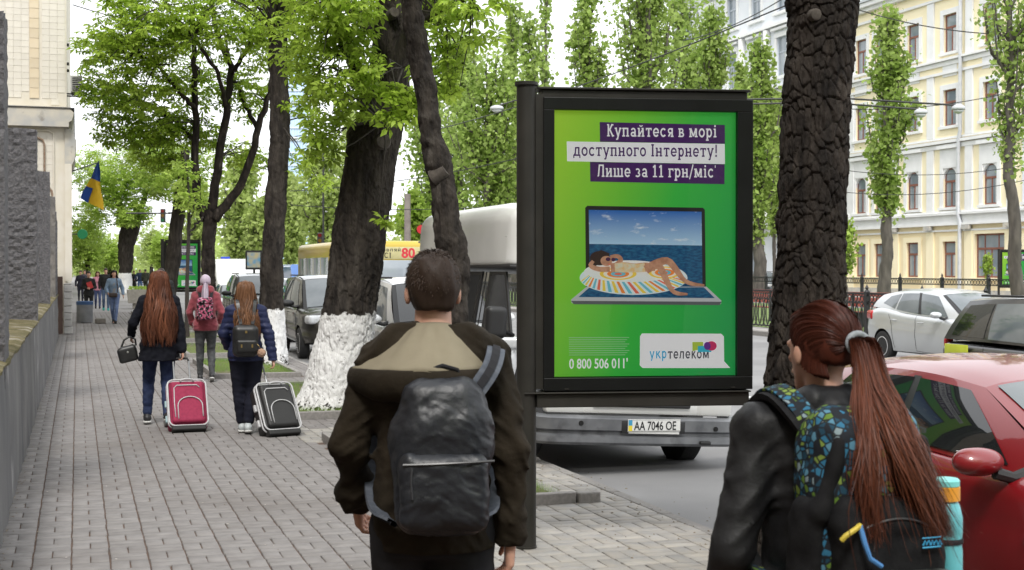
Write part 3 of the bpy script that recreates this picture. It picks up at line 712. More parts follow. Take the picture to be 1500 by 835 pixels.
def voro(x, y, wrap, seed):
    """cracks between plates: 0 inside a plate, 1 on its border; also the plate's own random number"""
    ix, iy = np.floor(x).astype(int), np.floor(y).astype(int); f1 = np.full(x.shape, 9.); f2 = np.full(x.shape, 9.); idn = np.zeros(x.shape); dy = np.zeros(x.shape)
    for a in (-1, 0, 1):
        for b in (-1, 0, 1):
            cx, cy = ix + a, iy + b; cw = cx % wrap
            h = np.sin(cw * 127.1 + cy * 311.7 + seed * 17.3) * 43758.5453; jx = h - np.floor(h); h2 = np.sin(cw * 269.5 + cy * 183.3 + seed * 7.7) * 43758.5453; jy = h2 - np.floor(h2)
            d = np.hypot(cx + jx - x, cy + jy - y); n1 = d < f1
            f2 = np.where(n1, f1, np.minimum(f2, d)); idn = np.where(n1, jx, idn); dy = np.where(n1, y - cy - jy, dy); f1 = np.where(n1, d, f1)
    return np.clip(1 - (f2 - f1) / .22, 0, 1) ** 1.2, idn - .55 * dy
def trunk(name, m, parent, P, R, nr=120, na=64, bark=.008, cell=(.045, .1), lump=.12, seed=0, flare=0.0, origin=None):
    P = np.array(P, float); C, r, T = smooth_path(P, R, nr)
    tang = np.gradient(C, axis=0); tang /= np.linalg.norm(tang, axis=1)[:, None]
    ref = np.array([0, -1.0, 0.0]); A = np.cross(tang, ref); A /= np.linalg.norm(A, axis=1)[:, None]; Bv = np.cross(A, tang)
    th = np.linspace(0, 2 * PI, na, endpoint=False); TH, SS = np.meshgrid(th, T)
    rm = float(np.mean(r)); wrap = max(5, int(round(2 * PI * rm / cell[0])))
    ph_ = C[:, None] + (np.cos(TH)[..., None] * A[:, None] + np.sin(TH)[..., None] * Bv[:, None]) * r[:, None, None]
    w1, w2 = vnoise(ph_ * 9, seed + 1), vnoise(ph_ * 9, seed + 2); crack, pid = voro(TH / (2 * PI) * wrap + .9 * w1, SS / cell[1] + .9 * w2, wrap, seed)
    dirs = np.cos(TH)[..., None] * A[:, None] + np.sin(TH)[..., None] * Bv[:, None]
    base = C[:, None] + dirs * r[:, None, None]
    lum = fbm(base * 2.2 / max(rm, .1) * .35 + seed, 3, seed) * lump * rm
    wp_ = fbm(base * np.array([55, 55, 16.]), 3, seed + 5); rr = r[:, None] + lum - bark * .9 * crack + bark * .9 * (pid - .5) + bark * .38 * wp_
    if flare: rr = rr + flare * np.exp(-SS / .22) * (1 + .5 * np.cos(TH * 5 + seed)) 
    V = (C[:, None] + dirs * rr[..., None]).reshape(-1, 3)
    if origin is not None: V = V - np.array(origin)
    i = np.arange(nr - 1)[:, None] * na; j = np.arange(na)[None]; jn = (j + 1) % na
    Fq = np.stack([i + j, i + jn, i + na + jn, i + na + j], -1).reshape(-1, 4)
    me = mesh(name, V, Fq, m, True); a = me.attributes.new('crack', 'FLOAT', 'POINT'); a.data.foreach_set('value', crack.astype(np.float32).ravel())
    return link(name, me, parent)
def limb(name, m, parent, pts, r, n=9, origin=(0, 0, 0), k=14):
    C, R, T = smooth_path(pts, r, k); C = C - np.array(origin)
    C[1:-1] += np.random.default_rng(len(T)).normal(0, .012, C[1:-1].shape) * R[1:-1, None] / max(R[0], .01) * 2
    return MB().tube([tuple(q) for q in C], list(R), n).build(name, m, parent, smooth='all')
def chestnut_tpl(nl=6, simple=False):
    v = []; f = []
    angs = np.linspace(-2.2, 2.2, nl)
    for q, a in enumerate(angs):
        L = 1.0 - .28 * (abs(a) / 2.2) ** 1.5; w = .2 * L; c, s = math.cos(a), math.sin(a)
        def P(l, o, z): return (c * l - s * o, s * l + c * o, z)
        n = len(v); dr = -.28
        if simple:
            v += [P(.05, 0, 0), P(L * .65, w * 1.15, dr * .3), P(L, 0, dr), P(L * .65, -w * 1.15, dr * .3)]; f += [(n, n + 1, n + 2, n + 3)]
        else:
            v += [P(.04, 0, 0), P(L * .68, w, dr * .22 + .05), P(L, 0, dr), P(L * .68, -w, dr * .22 + .05), P(L * .66, 0, dr * .3 - .03), P(L * .34, w * .5, .03), P(L * .34, -w * .5, .03), P(L * .34, 0, -.03)]
            f += [(n, n + 5, n + 7, n + 6), (n + 5, n + 1, n + 4, n + 7), (n + 7, n + 4, n + 3, n + 6), (n + 1, n + 2, n + 3, n + 4)]
            f[-4] = (n, n + 6, n + 7, n + 5)
    return np.array(v), np.array(f)
LEAF_NEAR = chestnut_tpl(6); LEAF_FAR = chestnut_tpl(5, True)
def crown_mesh(name, m, parent, pts, size, tpl, r, origin, tilt=(0, 1.0)):
    n = len(pts); v, f = instances(*tpl, pts - np.array(origin), rand_rot(r, n, tilt), r.uniform(size[0], size[1], n))
    me = mesh(name, v, f, m); face_attr(me, np.repeat(r.random(n), len(tpl[1]))); o = link(name, me, parent); o['kind'] = 'stuff'; return o
def clump_pts(cl, r):
    """cl: (u, v, ru, rv, d, rd, n): an egg-shaped clump seen at a pixel at its own distance; points favour its shell"""
    out = []; cen = []
    for (u, v, ru, rv, d, rd, n) in cl:
        c = at(u, v, d); a = r.normal(0, 1, (n, 3)); a /= np.linalg.norm(a, axis=1)[:, None]; a *= (r.random(n) ** .45)[:, None]
        q = d / FPX; lat, dep, ver = a[:, 0] * ru * q, a[:, 1] * rd, a[:, 2] * rv * q
        out.append(np.stack([c.x + lat * CA + dep * SA, c.y - lat * SA + dep * CA, c.z + ver], 1)); cen.append(c)
    return np.concatenate(out), cen
def twigs(parent, m, nodes, pts, r, n, origin, rad0=.012):
    """thin branches from the limbs to random leaves"""
    b = MB(); nodes = np.array(nodes)
    for q in r.choice(len(pts), min(n, len(pts)), replace=False):
        p = pts[q]; k = np.argmin(((nodes - p) ** 2).sum(1) + r.random(len(nodes)) * .4); a = nodes[k]; mid = (a + p) / 2 + np.array([0, 0, .12 * np.linalg.norm(p - a)]) + r.normal(0, .08, 3)
        b.tube([tuple(a - np.array(origin)), tuple(mid - np.array(origin)), tuple(p - np.array(origin))], [rad0 * 1.6, rad0, rad0 * .5], 5, cap=False)
    o = b.build('twigs', m, parent, smooth='all', fix=False); o['kind'] = 'stuff'; return o
def pxpath(L, dep=None): return [tuple(at(u, v, d)) for (u, v, d) in L]
r = np.random.default_rng(11)
# ---- the great chestnut with the whitewashed foot
o0 = ground(490, 600); o0 = (o0.x, o0.y, 0)
T1 = thing('chestnut_tree', 'massive leaning chestnut trunk with whitewashed foot beside the black suitcase', 'tree', o0)
mB1 = whitewash('chestnut_bark_limed', 'chestnut_bark', 1.2)
D = 17.0
P = pxpath([(487, 622, D), (493, 575, D), (504, 500, D), (514, 440, D), (526, 350, D), (538, 270, D), (548, 215, D), (563, 160, D), (572, 100, D), (576, 40, D), (580, -60, D), (583, -220, D)])
trunk('trunk', mB1, T1, P, [.50, .42, .345, .33, .335, .315, .325, .285, .25, .23, .21, .18], nr=420, na=150, bark=.014, cell=(.034, .13), lump=.06, seed=3, flare=.12, origin=o0)
limb('limb', mBARK, T1, pxpath([(572, 130, D), (600, 60, D - .3), (628, 5, D - .6), (660, -80, D - 1)]), [.17, .13, .11, .08], 12, o0)
limb('limb', mBARK, T1, pxpath([(556, 190, D), (530, 120, D - .2), (505, 60, D - .5), (470, -30, D - .8)]), [.12, .09, .07, .05], 10, o0)
limb('limb', mBARK, T1, pxpath([(598, 60, D - .3), (640, 20, D - 1.2), (690, -5, D - 2), (730, -40, D - 2.4)]), [.06, .045, .03, .02], 8, o0)
limb('limb', mBARK, T1, pxpath([(565, 60, D), (510, 10, D + .6), (450, -10, D + 1.0), (400, -50, D + 1.4)]), [.1, .07, .05, .03], 8, o0)
for (u, v, rr_, nx_) in ((524, 196, .15, (-.7, -.55, .35)), (577, 20, .06, (.1, -1, .1)), (561, 208, .09, (0, -1, .1))):      # sawn-off limb scars
    c = at(u, v, D - .3) if nx_[0] > -.5 else at(u, v, D - .1); q = Vector(nx_).normalized(); c0 = Vector(c) - Vector(o0)
    MB().tube([tuple(c0 - q * .12), tuple(c0 + q * .02), tuple(c0 + q * .05), tuple(c0 + q * .045)], [rr_ * 1.15, rr_ * 1.1, rr_ * .95, rr_ * .8], 18).build('limb_scar', M('sawn_wood', (.085, .072, .06), (.05, .042, .035), rough=.95, sc=14, bump=.5), T1, smooth=True)
cl = [(470, 30, 45, 50, 16.2, 1.0, 80), (505, 70, 50, 45, 16.4, 1.0, 85), (455, 110, 35, 45, 16.8, 1.0, 60), (500, 145, 45, 40, 16.2, .8, 75), (470, 200, 32, 45, 16.6, .7, 60), (520, 20, 40, 40, 16, .9, 80),
      (540, 110, 32, 35, 15.9, .5, 40), (590, 150, 30, 32, 15.8, .4, 46), (570, 175, 25, 14, 15.8, .3, 16), (640, 90, 36, 45, 15.6, .6, 52), (655, 130, 26, 28, 15.6, .5, 22), (690, 12, 60, 22, 15, .7, 44), (650, 40, 45, 35, 15.4, .6, 34), (705, 55, 28, 20, 15, .4, 14),
      (430, 60, 35, 60, 17.5, .8, 60), (600, -30, 120, 40, 16, 1.5, 120), (460, -40, 90, 40, 16.5, 1.2, 120), (562, 318, 12, 8, 16.3, .15, 6)]
pts, cen = clump_pts(cl, r)
nodes = np.array(pxpath([(600, 60, 16.7), (628, 5, 16.4), (530, 120, 16.8), (505, 60, 16.5), (480, 0, 16.2), (690, -5, 15), (640, 20, 15.8), (510, 10, 17.4), (450, -10, 17.8), (565, 100, 16.7), (560, 180, 16.7), (590, 100, 16.5), (655, -20, 15.4)]))
twigs(T1, mTWIG, nodes, pts, r, 110, o0, .009)
dist = np.linalg.norm(pts - np.array([0, 0, HCAM]), axis=1); pr_ = (pts[:, 2] < HCAM + 395 / FPX * 17) 
idx = np.argsort(np.where(pr_, dist, 99)); nearl = idx[:300]; rest = idx[300:]
lme = [mesh('leaf', (chestnut_tpl(n_)[0] * .155), chestnut_tpl(n_)[1], mLEAF) for n_ in (5, 6, 7)]
Rr = rand_rot(r, 300, (0.1, 1.1))
for q, i in enumerate(nearl):
    o = link('leaf', lme[q % 3], T1, tuple(pts[i] - np.array(o0))); o.rotation_euler = Matrix(Rr[q].tolist()).to_euler(); s = random.uniform(.75, 1.25); o.scale = (s, s, s)
crown_mesh('crown', mLEAF, T1, pts[rest], (.11, .19), LEAF_NEAR, r, o0)
# ---- slender crooked trunk in front of the van
o0 = (3.38, 12.5, 0)
T2 = thing('crooked_tree', 'slender crooked dark trunk growing in front of the blue van', 'tree', o0)
D = 12.6
P = pxpath([(672, 640, D), (671, 560, D), (668, 450, D), (664, 380, D), (656, 335, D), (651, 290, D), (648, 262, D), (640, 230, D), (632, 200, D), (624, 140, D), (617, 100, D), (606, 30, D), (600, -40, D), (590, -200, D)])
trunk('trunk', mBARK, T2, P, [.15, .135, .12, .125, .135, .115, .12, .125, .105, .095, .105, .095, .09, .07], nr=330, na=80, bark=.007, cell=(.026, .07), lump=.2, seed=9, flare=.05, origin=o0)
q = Vector((.6, -.5, .45)).normalized(); c0 = Vector(at(657, 246, D - .1)) - Vector(o0) - q * .055
MB().tube([tuple(c0 - q * .12), tuple(c0 + q * .0), tuple(c0 + q * .03), tuple(c0 + q * .02)], [.085, .07, .055, .04], 14).build('limb_scar', M('sawn_wood'), T2, smooth=True)
pts, cen = clump_pts([(600, -90, 120, 60, 12.6, 1.0, 80)], r); crown_mesh('crown', mLEAF, T2, pts, (.11, .18), LEAF_NEAR, r, o0)
# ---- dark trunk on the right, close to us
o0 = tuple(at(1172, 395, 7.0))[:2] + (0,)
T3 = thing('rough_trunk_tree', 'thick dark trunk with scaly bark right of the big billboard', 'tree', o0)
D = 7.0
P = pxpath([(1160, 905, D), (1166, 760, D), (1172, 600, D), (1181, 480, D), (1188, 380, D), (1192, 250, D), (1196, 150, D), (1201, 60, D), (1205, 20, D), (1200, -40, D), (1200, -250, D)])
trunk('trunk', mBARKD, T3, P, [.225, .195, .182, .178, .176, .176, .172, .168, .178, .19, .17], nr=760, na=240, bark=.013, cell=(.042, .075), lump=.04, seed=5, flare=.06, origin=o0)
c0 = Vector(at(1194, 22, D - .165)) - Vector(o0)
MB().tube([tuple(c0 + Vector((0, .03, 0))), tuple(c0 - Vector((.0, .008, 0))), tuple(c0 - Vector((.0, .012, 0)))], [.032, .03, .022], 14).build('limb_scar', M('sawn_wood'), T3, smooth=True)
limb('limb', mBARKD, T3, pxpath([(1200, -120, 7), (1130, -240, 7.2), (1040, -420, 7.5)]), [.1, .08, .05], 10, o0)
limb('limb', mBARKD, T3, pxpath([(1200, -150, 7), (1270, -300, 7.2), (1370, -480, 7.6)]), [.1, .08, .05], 10, o0)
pts, cen = clump_pts([(1200, -620, 420, 240, 7.5, 2.2, 300), (1550, -640, 300, 180, 7.5, 2, 160)], r); crown_mesh('crown', mLEAF, T3, pts, (.1, .17), LEAF_FAR, r, o0)
# ---- straight trunk with limed foot behind the girl in blue
o0 = (3.42, 25.0, 0)
T4 = thing('straight_tree', 'straight dark trunk with limed foot behind the girl in the blue jacket', 'tree', o0)
mB4 = whitewash('chestnut_bark_limed_short', 'chestnut_bark', 1.02)
D = 25.0
P = pxpath([(398, 545, D), (399, 500, D), (398, 440, D), (399, 380, D), (404, 300, D), (410, 200, D), (409, 130, D), (407, 60, D), (406, -30, D), (408, -160, D)])
trunk('trunk', mB4, T4, P, [.3, .235, .215, .205, .19, .185, .175, .165, .16, .14], nr=300, na=80, bark=.013, cell=(.05, .14), lump=.1, seed=13, flare=.05, origin=o0)
limb('limb', mBARK, T4, pxpath([(412, 110, D), (440, 60, D), (470, 10, D - .4), (500, -50, D - .8)]), [.09, .07, .05, .04], 8, o0)
pts, cen = clump_pts([(430, 20, 60, 70, 25, 1.2, 130), (445, 150, 30, 40, 25, .8, 40), (440, 240, 28, 25, 25, .6, 24), (380, -30, 120, 40, 25, 1.6, 200), (470, 270, 20, 20, 25, .5, 14), (452, 95, 30, 35, 25, .8, 40)], r)
twigs(T4, mTWIG, np.array(pxpath([(412, 110, D), (440, 60, D), (470, 10, D - .4), (410, 180, D), (408, 50, D)])), pts, r, 50, o0, .012)
crown_mesh('crown', mLEAF, T4, pts, (.12, .19), LEAF_NEAR, r, o0)
# ---- three-limbed chestnut behind the girl in pink
o0 = tuple(at(309, 395, 38))[:2] + (0,)
T5 = thing('forked_chestnut_tree', 'three-limbed chestnut with full green crown behind the girl in pink', 'tree', o0)
D = 38.0
P = pxpath([(309, 486, D), (307, 440, D), (305, 400, D), (306, 350, D), (309, 322, D), (315, 312, D)])
trunk('trunk', mBARKD, T5, P, [.26, .21, .19, .185, .2, .2], nr=90, na=40, bark=.014, lump=.12, seed=21, origin=o0)
LM = [[(303, 322, D), (292, 295, D), (287, 250, D), (287, 180, D), (286, 95, D), (282, 10, D)], [(312, 318, D), (313, 290, D), (322, 230, D), (332, 160, D), (340, 100, D), (322, 60, D), (310, 0, D)], [(314, 322, D - .1), (335, 295, D), (358, 260, D), (378, 190, D), (392, 150, D), (410, 80, D)],
      [(287, 160, D), (260, 130, D - 1), (230, 95, D - 1.5), (200, 80, D - 2)], [(288, 210, D), (250, 170, D + 1), (210, 150, D + 1.5), (165, 150, D + 2)], [(340, 110, D), (370, 60, D - 1), (395, 20, D - 1)], [(332, 160, D), (320, 110, D - 1.5), (280, 50, D - 2.5), (240, 10, D - 3)], [(378, 190, D), (345, 120, D + 1), (330, 50, D + 1.5)]]
nd = []
for k, L in enumerate(LM):
    n = len(L); limb('limb', mBARKD, T5, pxpath(L), np.linspace(.15 if k < 3 else .07, .06 if k < 3 else .03, n), 9, o0, k=20); nd += pxpath(L)[1:]
cl = [(200, 60, 70, 55, 36, 1.5, 310), (165, 150, 48, 40, 38, 1.4, 190), (250, 40, 80, 50, 35.5, 1.6, 310), (330, 30, 80, 60, 36, 1.8, 310), (390, 60, 45, 70, 37, 1.5, 200), (220, 130, 70, 45, 37, 1.5, 250), (290, 120, 60, 50, 39, 1.4, 180), (250, 190, 50, 30, 38.5, 1.2, 190), (195, 195, 55, 25, 39, 1.2, 190), (360, 140, 40, 40, 39, 1.3, 150), (150, 70, 40, 28, 37, 1, 110), (300, 200, 40, 30, 39, 1, 110), (365, 230, 35, 22, 39, 1, 70), (330, -40, 140, 40, 37, 2.2, 500), (180, 5, 50, 22, 36, 1, 110), (235, 235, 40, 18, 39, 1, 80), (135, 120, 20, 40, 38, .8, 60)]
pts, cen = clump_pts(cl, r); twigs(T5, mTWIG, nd, pts, r, 260, o0, .014); crown_mesh('crown', mLEAF, T5, pts, (.16, .27), LEAF_NEAR, r, o0, (0, .95))
# ---- leaning trunk in front of the far billboard
o0 = tuple(at(247, 395, 47))[:2] + (0,); D = 47.0
T6 = thing('leaning_tree', 'leaning trunk standing before the distant green billboard', 'tree', o0)
P = pxpath([(243, 472, D), (247, 430, D), (252, 395, D), (256, 360, D), (260, 320, D), (266, 280, D), (272, 220, D)])
trunk('trunk', mBARK, T6, P, [.3, .27, .25, .25, .23, .2, .15], nr=70, na=36, bark=.015, cell=(.06, .15), lump=.15, seed=31, origin=o0)
pts, cen = clump_pts([(262, 270, 45, 30, 47, 1.5, 260), (235, 235, 55, 30, 48, 1.8, 280), (290, 235, 40, 30, 48, 1.5, 180), (285, 290, 25, 20, 47, 1, 70)], r); crown_mesh('crown', mLEAF2, T6, pts, (.17, .27), LEAF_FAR, r, o0)
# ---- sapling right of it
o0 = tuple(at(274, 395, 34))[:2] + (0,); D = 34.0
T7 = thing('young_tree', 'thin young tree standing just left of the forked chestnut', 'tree', o0)
trunk('trunk', mTWIG, T7, pxpath([(274, 498, D), (274, 420, D), (276, 360, D), (277, 320, D), (276, 270, D), (270, 220, D)]), [.06, .05, .045, .045, .03, .02], nr=40, na=14, bark=.003, lump=.1, seed=2, origin=o0)
limb('limb', mTWIG, T7, pxpath([(277, 345, D), (286, 332, D), (292, 325, D), (298, 318, D)]), [.035, .03, .03, .02], 7, o0); limb('limb', mTWIG, T7, pxpath([(277, 330, D), (285, 305, D), (290, 280, D)]), [.025, .02, .012], 7, o0)
pts, cen = clump_pts([(280, 295, 26, 22, 34, .6, 50), (268, 255, 26, 22, 34, .6, 50)], r); crown_mesh('crown', mLEAF2, T7, pts, (.13, .2), LEAF_FAR, r, o0)
# ---- big limed tree at the far end of the pavement
o0 = tuple(at(187, 395, 98))[:2] + (0,); D = 98.0
T8 = thing('far_chestnut_tree', 'broad tree with white limed foot at the far end of the pavement', 'tree', o0)
mB8 = whitewash('chestnut_bark_limed_far', 'chestnut_bark', 1.5)
trunk('trunk', mB8, T8, pxpath([(184, 431, D), (184, 408, D), (184, 385, D), (184, 360, D), (186, 335, D), (190, 310, D)]), [.62, .52, .48, .5, .45, .4], nr=60, na=40, bark=.03, cell=(.1, .3), lump=.2, seed=41, origin=o0)
limb('limb', mBARK, T8, pxpath([(186, 375, D), (194, 350, D), (199, 335, D), (206, 310, D), (215, 280, D)]), [.38, .34, .3, .25, .15], 9, o0)
limb('limb', mBARK, T8, pxpath([(185, 340, D), (178, 310, D), (168, 280, D), (150, 250, D)]), [.3, .28, .2, .1], 9, o0)
pts, cen = clump_pts([(190, 260, 62, 35, 97, 3, 900), (160, 295, 45, 35, 97, 3, 650), (140, 250, 40, 40, 99, 3, 500), (235, 270, 32, 25, 98, 2.5, 300), (205, 310, 20, 22, 96, 1.2, 200), (130, 330, 24, 40, 102, 2.5, 400), (185, 320, 16, 14, 95, .8, 110), (215, 215, 50, 22, 98, 3, 350)], r); crown_mesh('crown', mLEAF2, T8, pts, (.22, .4), LEAF_FAR, r, o0)
for k, (u, v0, v1, wd, d, lab) in enumerate(((128, 310, 405, 30, 125, 'round green tree behind the flag at the pavement end'), (222, 320, 395, 26, 200, 'pale distant tree seen past the traffic light'), (235, 335, 395, 18, 170, 'hazy far tree just left of the distant billboard'), (160, 345, 400, 26, 150, 'low tree behind the walking crowd'))):
    o0 = tuple(at(u, 395, d))[:2] + (0,); t = thing('distant_tree', lab, 'tree', o0, group='trees at the far end of the street')
    limb('trunk', mBARK, t, [tuple(Vector(o0)), tuple(at(u, v0 + 20, d))], [.3, .15], 8, o0)
    pts, _ = clump_pts([(u + q * wd * .35, (v0 + v1) / 2 + q2 * (v1 - v0) * .2, wd * .6, (v1 - v0) * .38, d, 2.5, 260) for q, q2 in ((-1, .4), (1, .3), (0, -.5), (0, .6))], r); crown_mesh('crown', mLEAF2 if k != 1 else mWIL, t, pts, (.25, .5), LEAF_FAR, r, o0)
# ---- poplars, birches and limes along the boulevard
QUAD = (np.array([(0, -.5, 0), (.45, 0, .08), (0, .6, 0), (-.45, 0, .08)]), np.array([(0, 1, 2, 3)]))
def poplar(lab, u, vt, vb, wd, d, n, ug=None, sparse=False, m=None, sz=None, vg=None, rt=None, name='poplar_tree', group='poplars along the boulevard'):
    o0 = tuple(at(u if ug is None else ug, 395, d))[:2] + (0.0,); t = thing(name, lab, 'tree', o0, group=group)
    q = d / FPX; top = HCAM + (395 - vt) * q; bot = HCAM + (395 - vb) * q; hw = wd / 2 * q; rt = rt or max(.12, hw * .16)
    base = np.array(o0); cu = at(u, 395, d); axis = lambda z: np.stack([base[0] + (cu.x - base[0]) * np.clip(z / bot, 0, 1), base[1] + (cu.y - base[1]) * np.clip(z / bot, 0, 1), z], -1)
    zs = np.linspace(0, top * .97, 14); sp = axis(zs) + np.concatenate([r.normal(0, .03 * hw, (14, 2)), np.zeros((14, 1))], 1)
    trunk('trunk', mPBARK, t, sp, np.linspace(rt, .02, 14), nr=70, na=14, bark=rt * .08, lump=.15, seed=int(u), origin=o0)
    br = MB(); leafp = []; nb = 46 if not sparse else 26
    for k in range(nb):
        z0 = bot + (top - bot) * (r.random() * .9) - .05 * (top - bot); a = r.uniform(0, 2 * PI); L = (top - bot) * r.uniform(.14, .3); s = min(1.0, .35 + 1.6 * (z0 - bot + .3) / (top - bot)) * min(1.0, 1.5 * (top - z0) / (top - bot)) ; out = hw * r.uniform(.5, 1.05) * s
        p0 = axis(np.array(z0)); p2 = p0 + np.array([math.cos(a) * out, math.sin(a) * out, L]); p1 = p0 + np.array([math.cos(a) * out * .75, math.sin(a) * out * .75, L * .35])
        if p2[2] > top: p2[2] = top - r.random() * .3
        br.tube([tuple(p0 - base), tuple(p1 - base), tuple(p2 - base)], [rt * .22, rt * .14, .012], 5, cap=False)
        m_ = max(3, int(n / nb)); tt = r.random(m_) ** .8; tt = tt[:, None]; line = (1 - tt) ** 2 * p0 + 2 * tt * (1 - tt) * p1 + tt ** 2 * p2
        leafp.append(line + r.normal(0, 1, (m_, 3)) * hw * np.array([.16, .16, .22]) * (1.0 if not sparse else .8))
    br.build('branches', mPBARK, t, smooth='all', fix=False)['kind'] = 'stuff'
    pts = np.concatenate(leafp); sz = sz or (.0014 * d, .0046 * d)
    crown_mesh('crown', m or mPOP, t, pts, sz, QUAD, r, o0, None)
    return t
poplar('columnar poplar standing in front of the yellow building', 1300, 18, 300, 92, 50, 6500, ug=1297, rt=.27)
poplar('poplar at the right edge whose crown hangs into view', 1478, -160, 250, 110, 38, 3600, ug=1496, rt=.22)
poplar('poplar rising just right of the big billboard', 1112, 60, 345, 80, 74, 5600, rt=.4)
poplar('shorter poplar beside the white building', 1134, 140, 350, 44, 80, 2000)
poplar('poplar showing above the right end of the billboard', 1040, 10, 330, 88, 88, 5200)
poplar('slim poplar before the white facade', 1085, 90, 330, 40, 95, 1800)
poplar('tall dense poplar above the billboard middle', 948, -70, 330, 128, 66, 9000, rt=.5)
poplar('tall slim poplar above the billboard left half', 862, -40, 330, 84, 84, 5000, rt=.35)
poplar('poplar between the two tall ones above the billboard', 1000, -60, 330, 90, 92, 5200)
poplar('nearly bare poplar left of the billboard post', 800, -90, 330, 60, 100, 1800, sparse=True)
poplar('thin sparse poplar with a feathery top', 752, 0, 340, 56, 105, 2400, sparse=True)
poplar('wide leafy poplar behind the white van roof', 715, 70, 350, 140, 82, 8000, rt=.4)
poplar('poplar partly hidden by the crooked trunk', 675, 55, 350, 100, 96, 5000)
poplar('sparse poplar with pale upright twigs', 775, 20, 340, 56, 120, 2400, sparse=True)
poplar('bushy poplar left of the crooked trunk', 628, 130, 350, 100, 110, 5000)
G2 = 'leafy trees behind the parked cars'
poplar('drooping pale green tree behind the yellow bus', 470, 215, 375, 100, 120, 4800, m=mWIL, name='birch_tree', group=G2, sz=(.25, .5))
poplar('fresh green birch left of the drooping tree', 425, 260, 380, 70, 140, 3000, m=mWIL, name='birch_tree', group=G2, sz=(.3, .6))
poplar('hazy tree behind the massive trunk', 520, 170, 360, 90, 150, 3800, m=mWIL, name='birch_tree', group=G2, sz=(.3, .6))
poplar('bright low tree under the crooked trunk', 605, 285, 365, 60, 90, 2200, m=mLEAF2, name='lime_tree', group=G2, sz=(.2, .4))
poplar('tree filling the gap between white roof and post', 745, 230, 345, 80, 130, 3200, m=mWIL, name='lime_tree', group=G2, sz=(.3, .55))
poplar('pale tree behind the forked chestnut', 355, 215, 385, 90, 130, 4200, m=mWIL, name='lime_tree', group=G2, sz=(.3, .55))
poplar('light green tree left of the glass tower', 385, 290, 390, 60, 100, 2200, m=mWIL, name='birch_tree', group=G2, sz=(.22, .42))
poplar('far tree seen between the leaning and forked trunks', 290, 270, 385, 60, 160, 2400, m=mWIL, name='lime_tree', group=G2, sz=(.35, .6))
poplar('young light green tree beside the rough trunk', 1240, 325, 400, 50, 62, 700, m=mLEAF2, name='young_tree', group='young trees across the road', sz=(.12, .24), rt=.07)
poplar('small round tree before the wide ground-floor window', 1446, 375, 402, 22, 72, 500, m=mLEAF2, name='young_tree', group='young trees across the road', sz=(.1, .2), rt=.06)
# unseen trees and house front added behind the viewer for glass to mirror
for k, (x, y, z, R_) in enumerate(((3.3, -5, 6.5, 3.6), (3.4, -14, 6.8, 3.8), (3.3, -24, 6.5, 3.8), (-3.5, -12, 7, 3.5), (9, -34, 7, 4.5), (20.5, -6, 7, 3.5), (21, -22, 7, 4))):
    o0 = (x, y, 0); t = thing('added_tree', 'leafy street tree ' + ['close behind the viewer', 'two trees back on the kerb', 'three trees back on the kerb', 'over the yard wall behind the viewer', 'on the road verge far behind', 'on the median level with the viewer', 'on the median far behind'][k], 'tree', o0, group='trees behind the viewer')
    limb('trunk', mBARK, t, [(x, y, 0), (x + .1, y, z * .4), (x, y + .1, z)], [.24, .2, .1], 9, o0); a = r.normal(0, 1, (1100, 3)); a /= np.linalg.norm(a, axis=1)[:, None]; a *= (r.random(1100) ** .4)[:, None] * R_
    crown_mesh('crown', mLEAF, t, a * np.array([1, 1, .75]) + np.array([x, y, z]), (.2, .34), LEAF_FAR, r, o0)
nb = MB().box(-14, 60, -95, -80, 0, 24).build('added_rear_building', nbm); tag(nb, 'building closing the street behind the viewer', 'building')  # added out of view to darken what the poster glass mirrors
# woods closing the street far away
v, f = instances(*QUAD, np.stack([rng.uniform(-40, 40, 5000), rng.uniform(330, 420, 5000), np.abs(rng.normal(0, 5, 5000))], 1), rand_rot(rng, 5000), rng.uniform(.8, 2.0, 5000))
v2, f2 = instances(*QUAD, np.stack([rng.uniform(18, 160, 9000), rng.uniform(210, 330, 9000), np.abs(rng.normal(0, 5.0, 9000))], 1), rand_rot(rng, 9000), rng.uniform(.7, 1.7, 9000))
me = mesh('woods', np.concatenate([v, v2]), np.concatenate([f, f2 + len(v)]), mWIL); face_attr(me, rng.random(len(f) + len(f2)))
tag(link('woods', me), 'far mass of green trees closing the street', 'trees', kind='stuff')
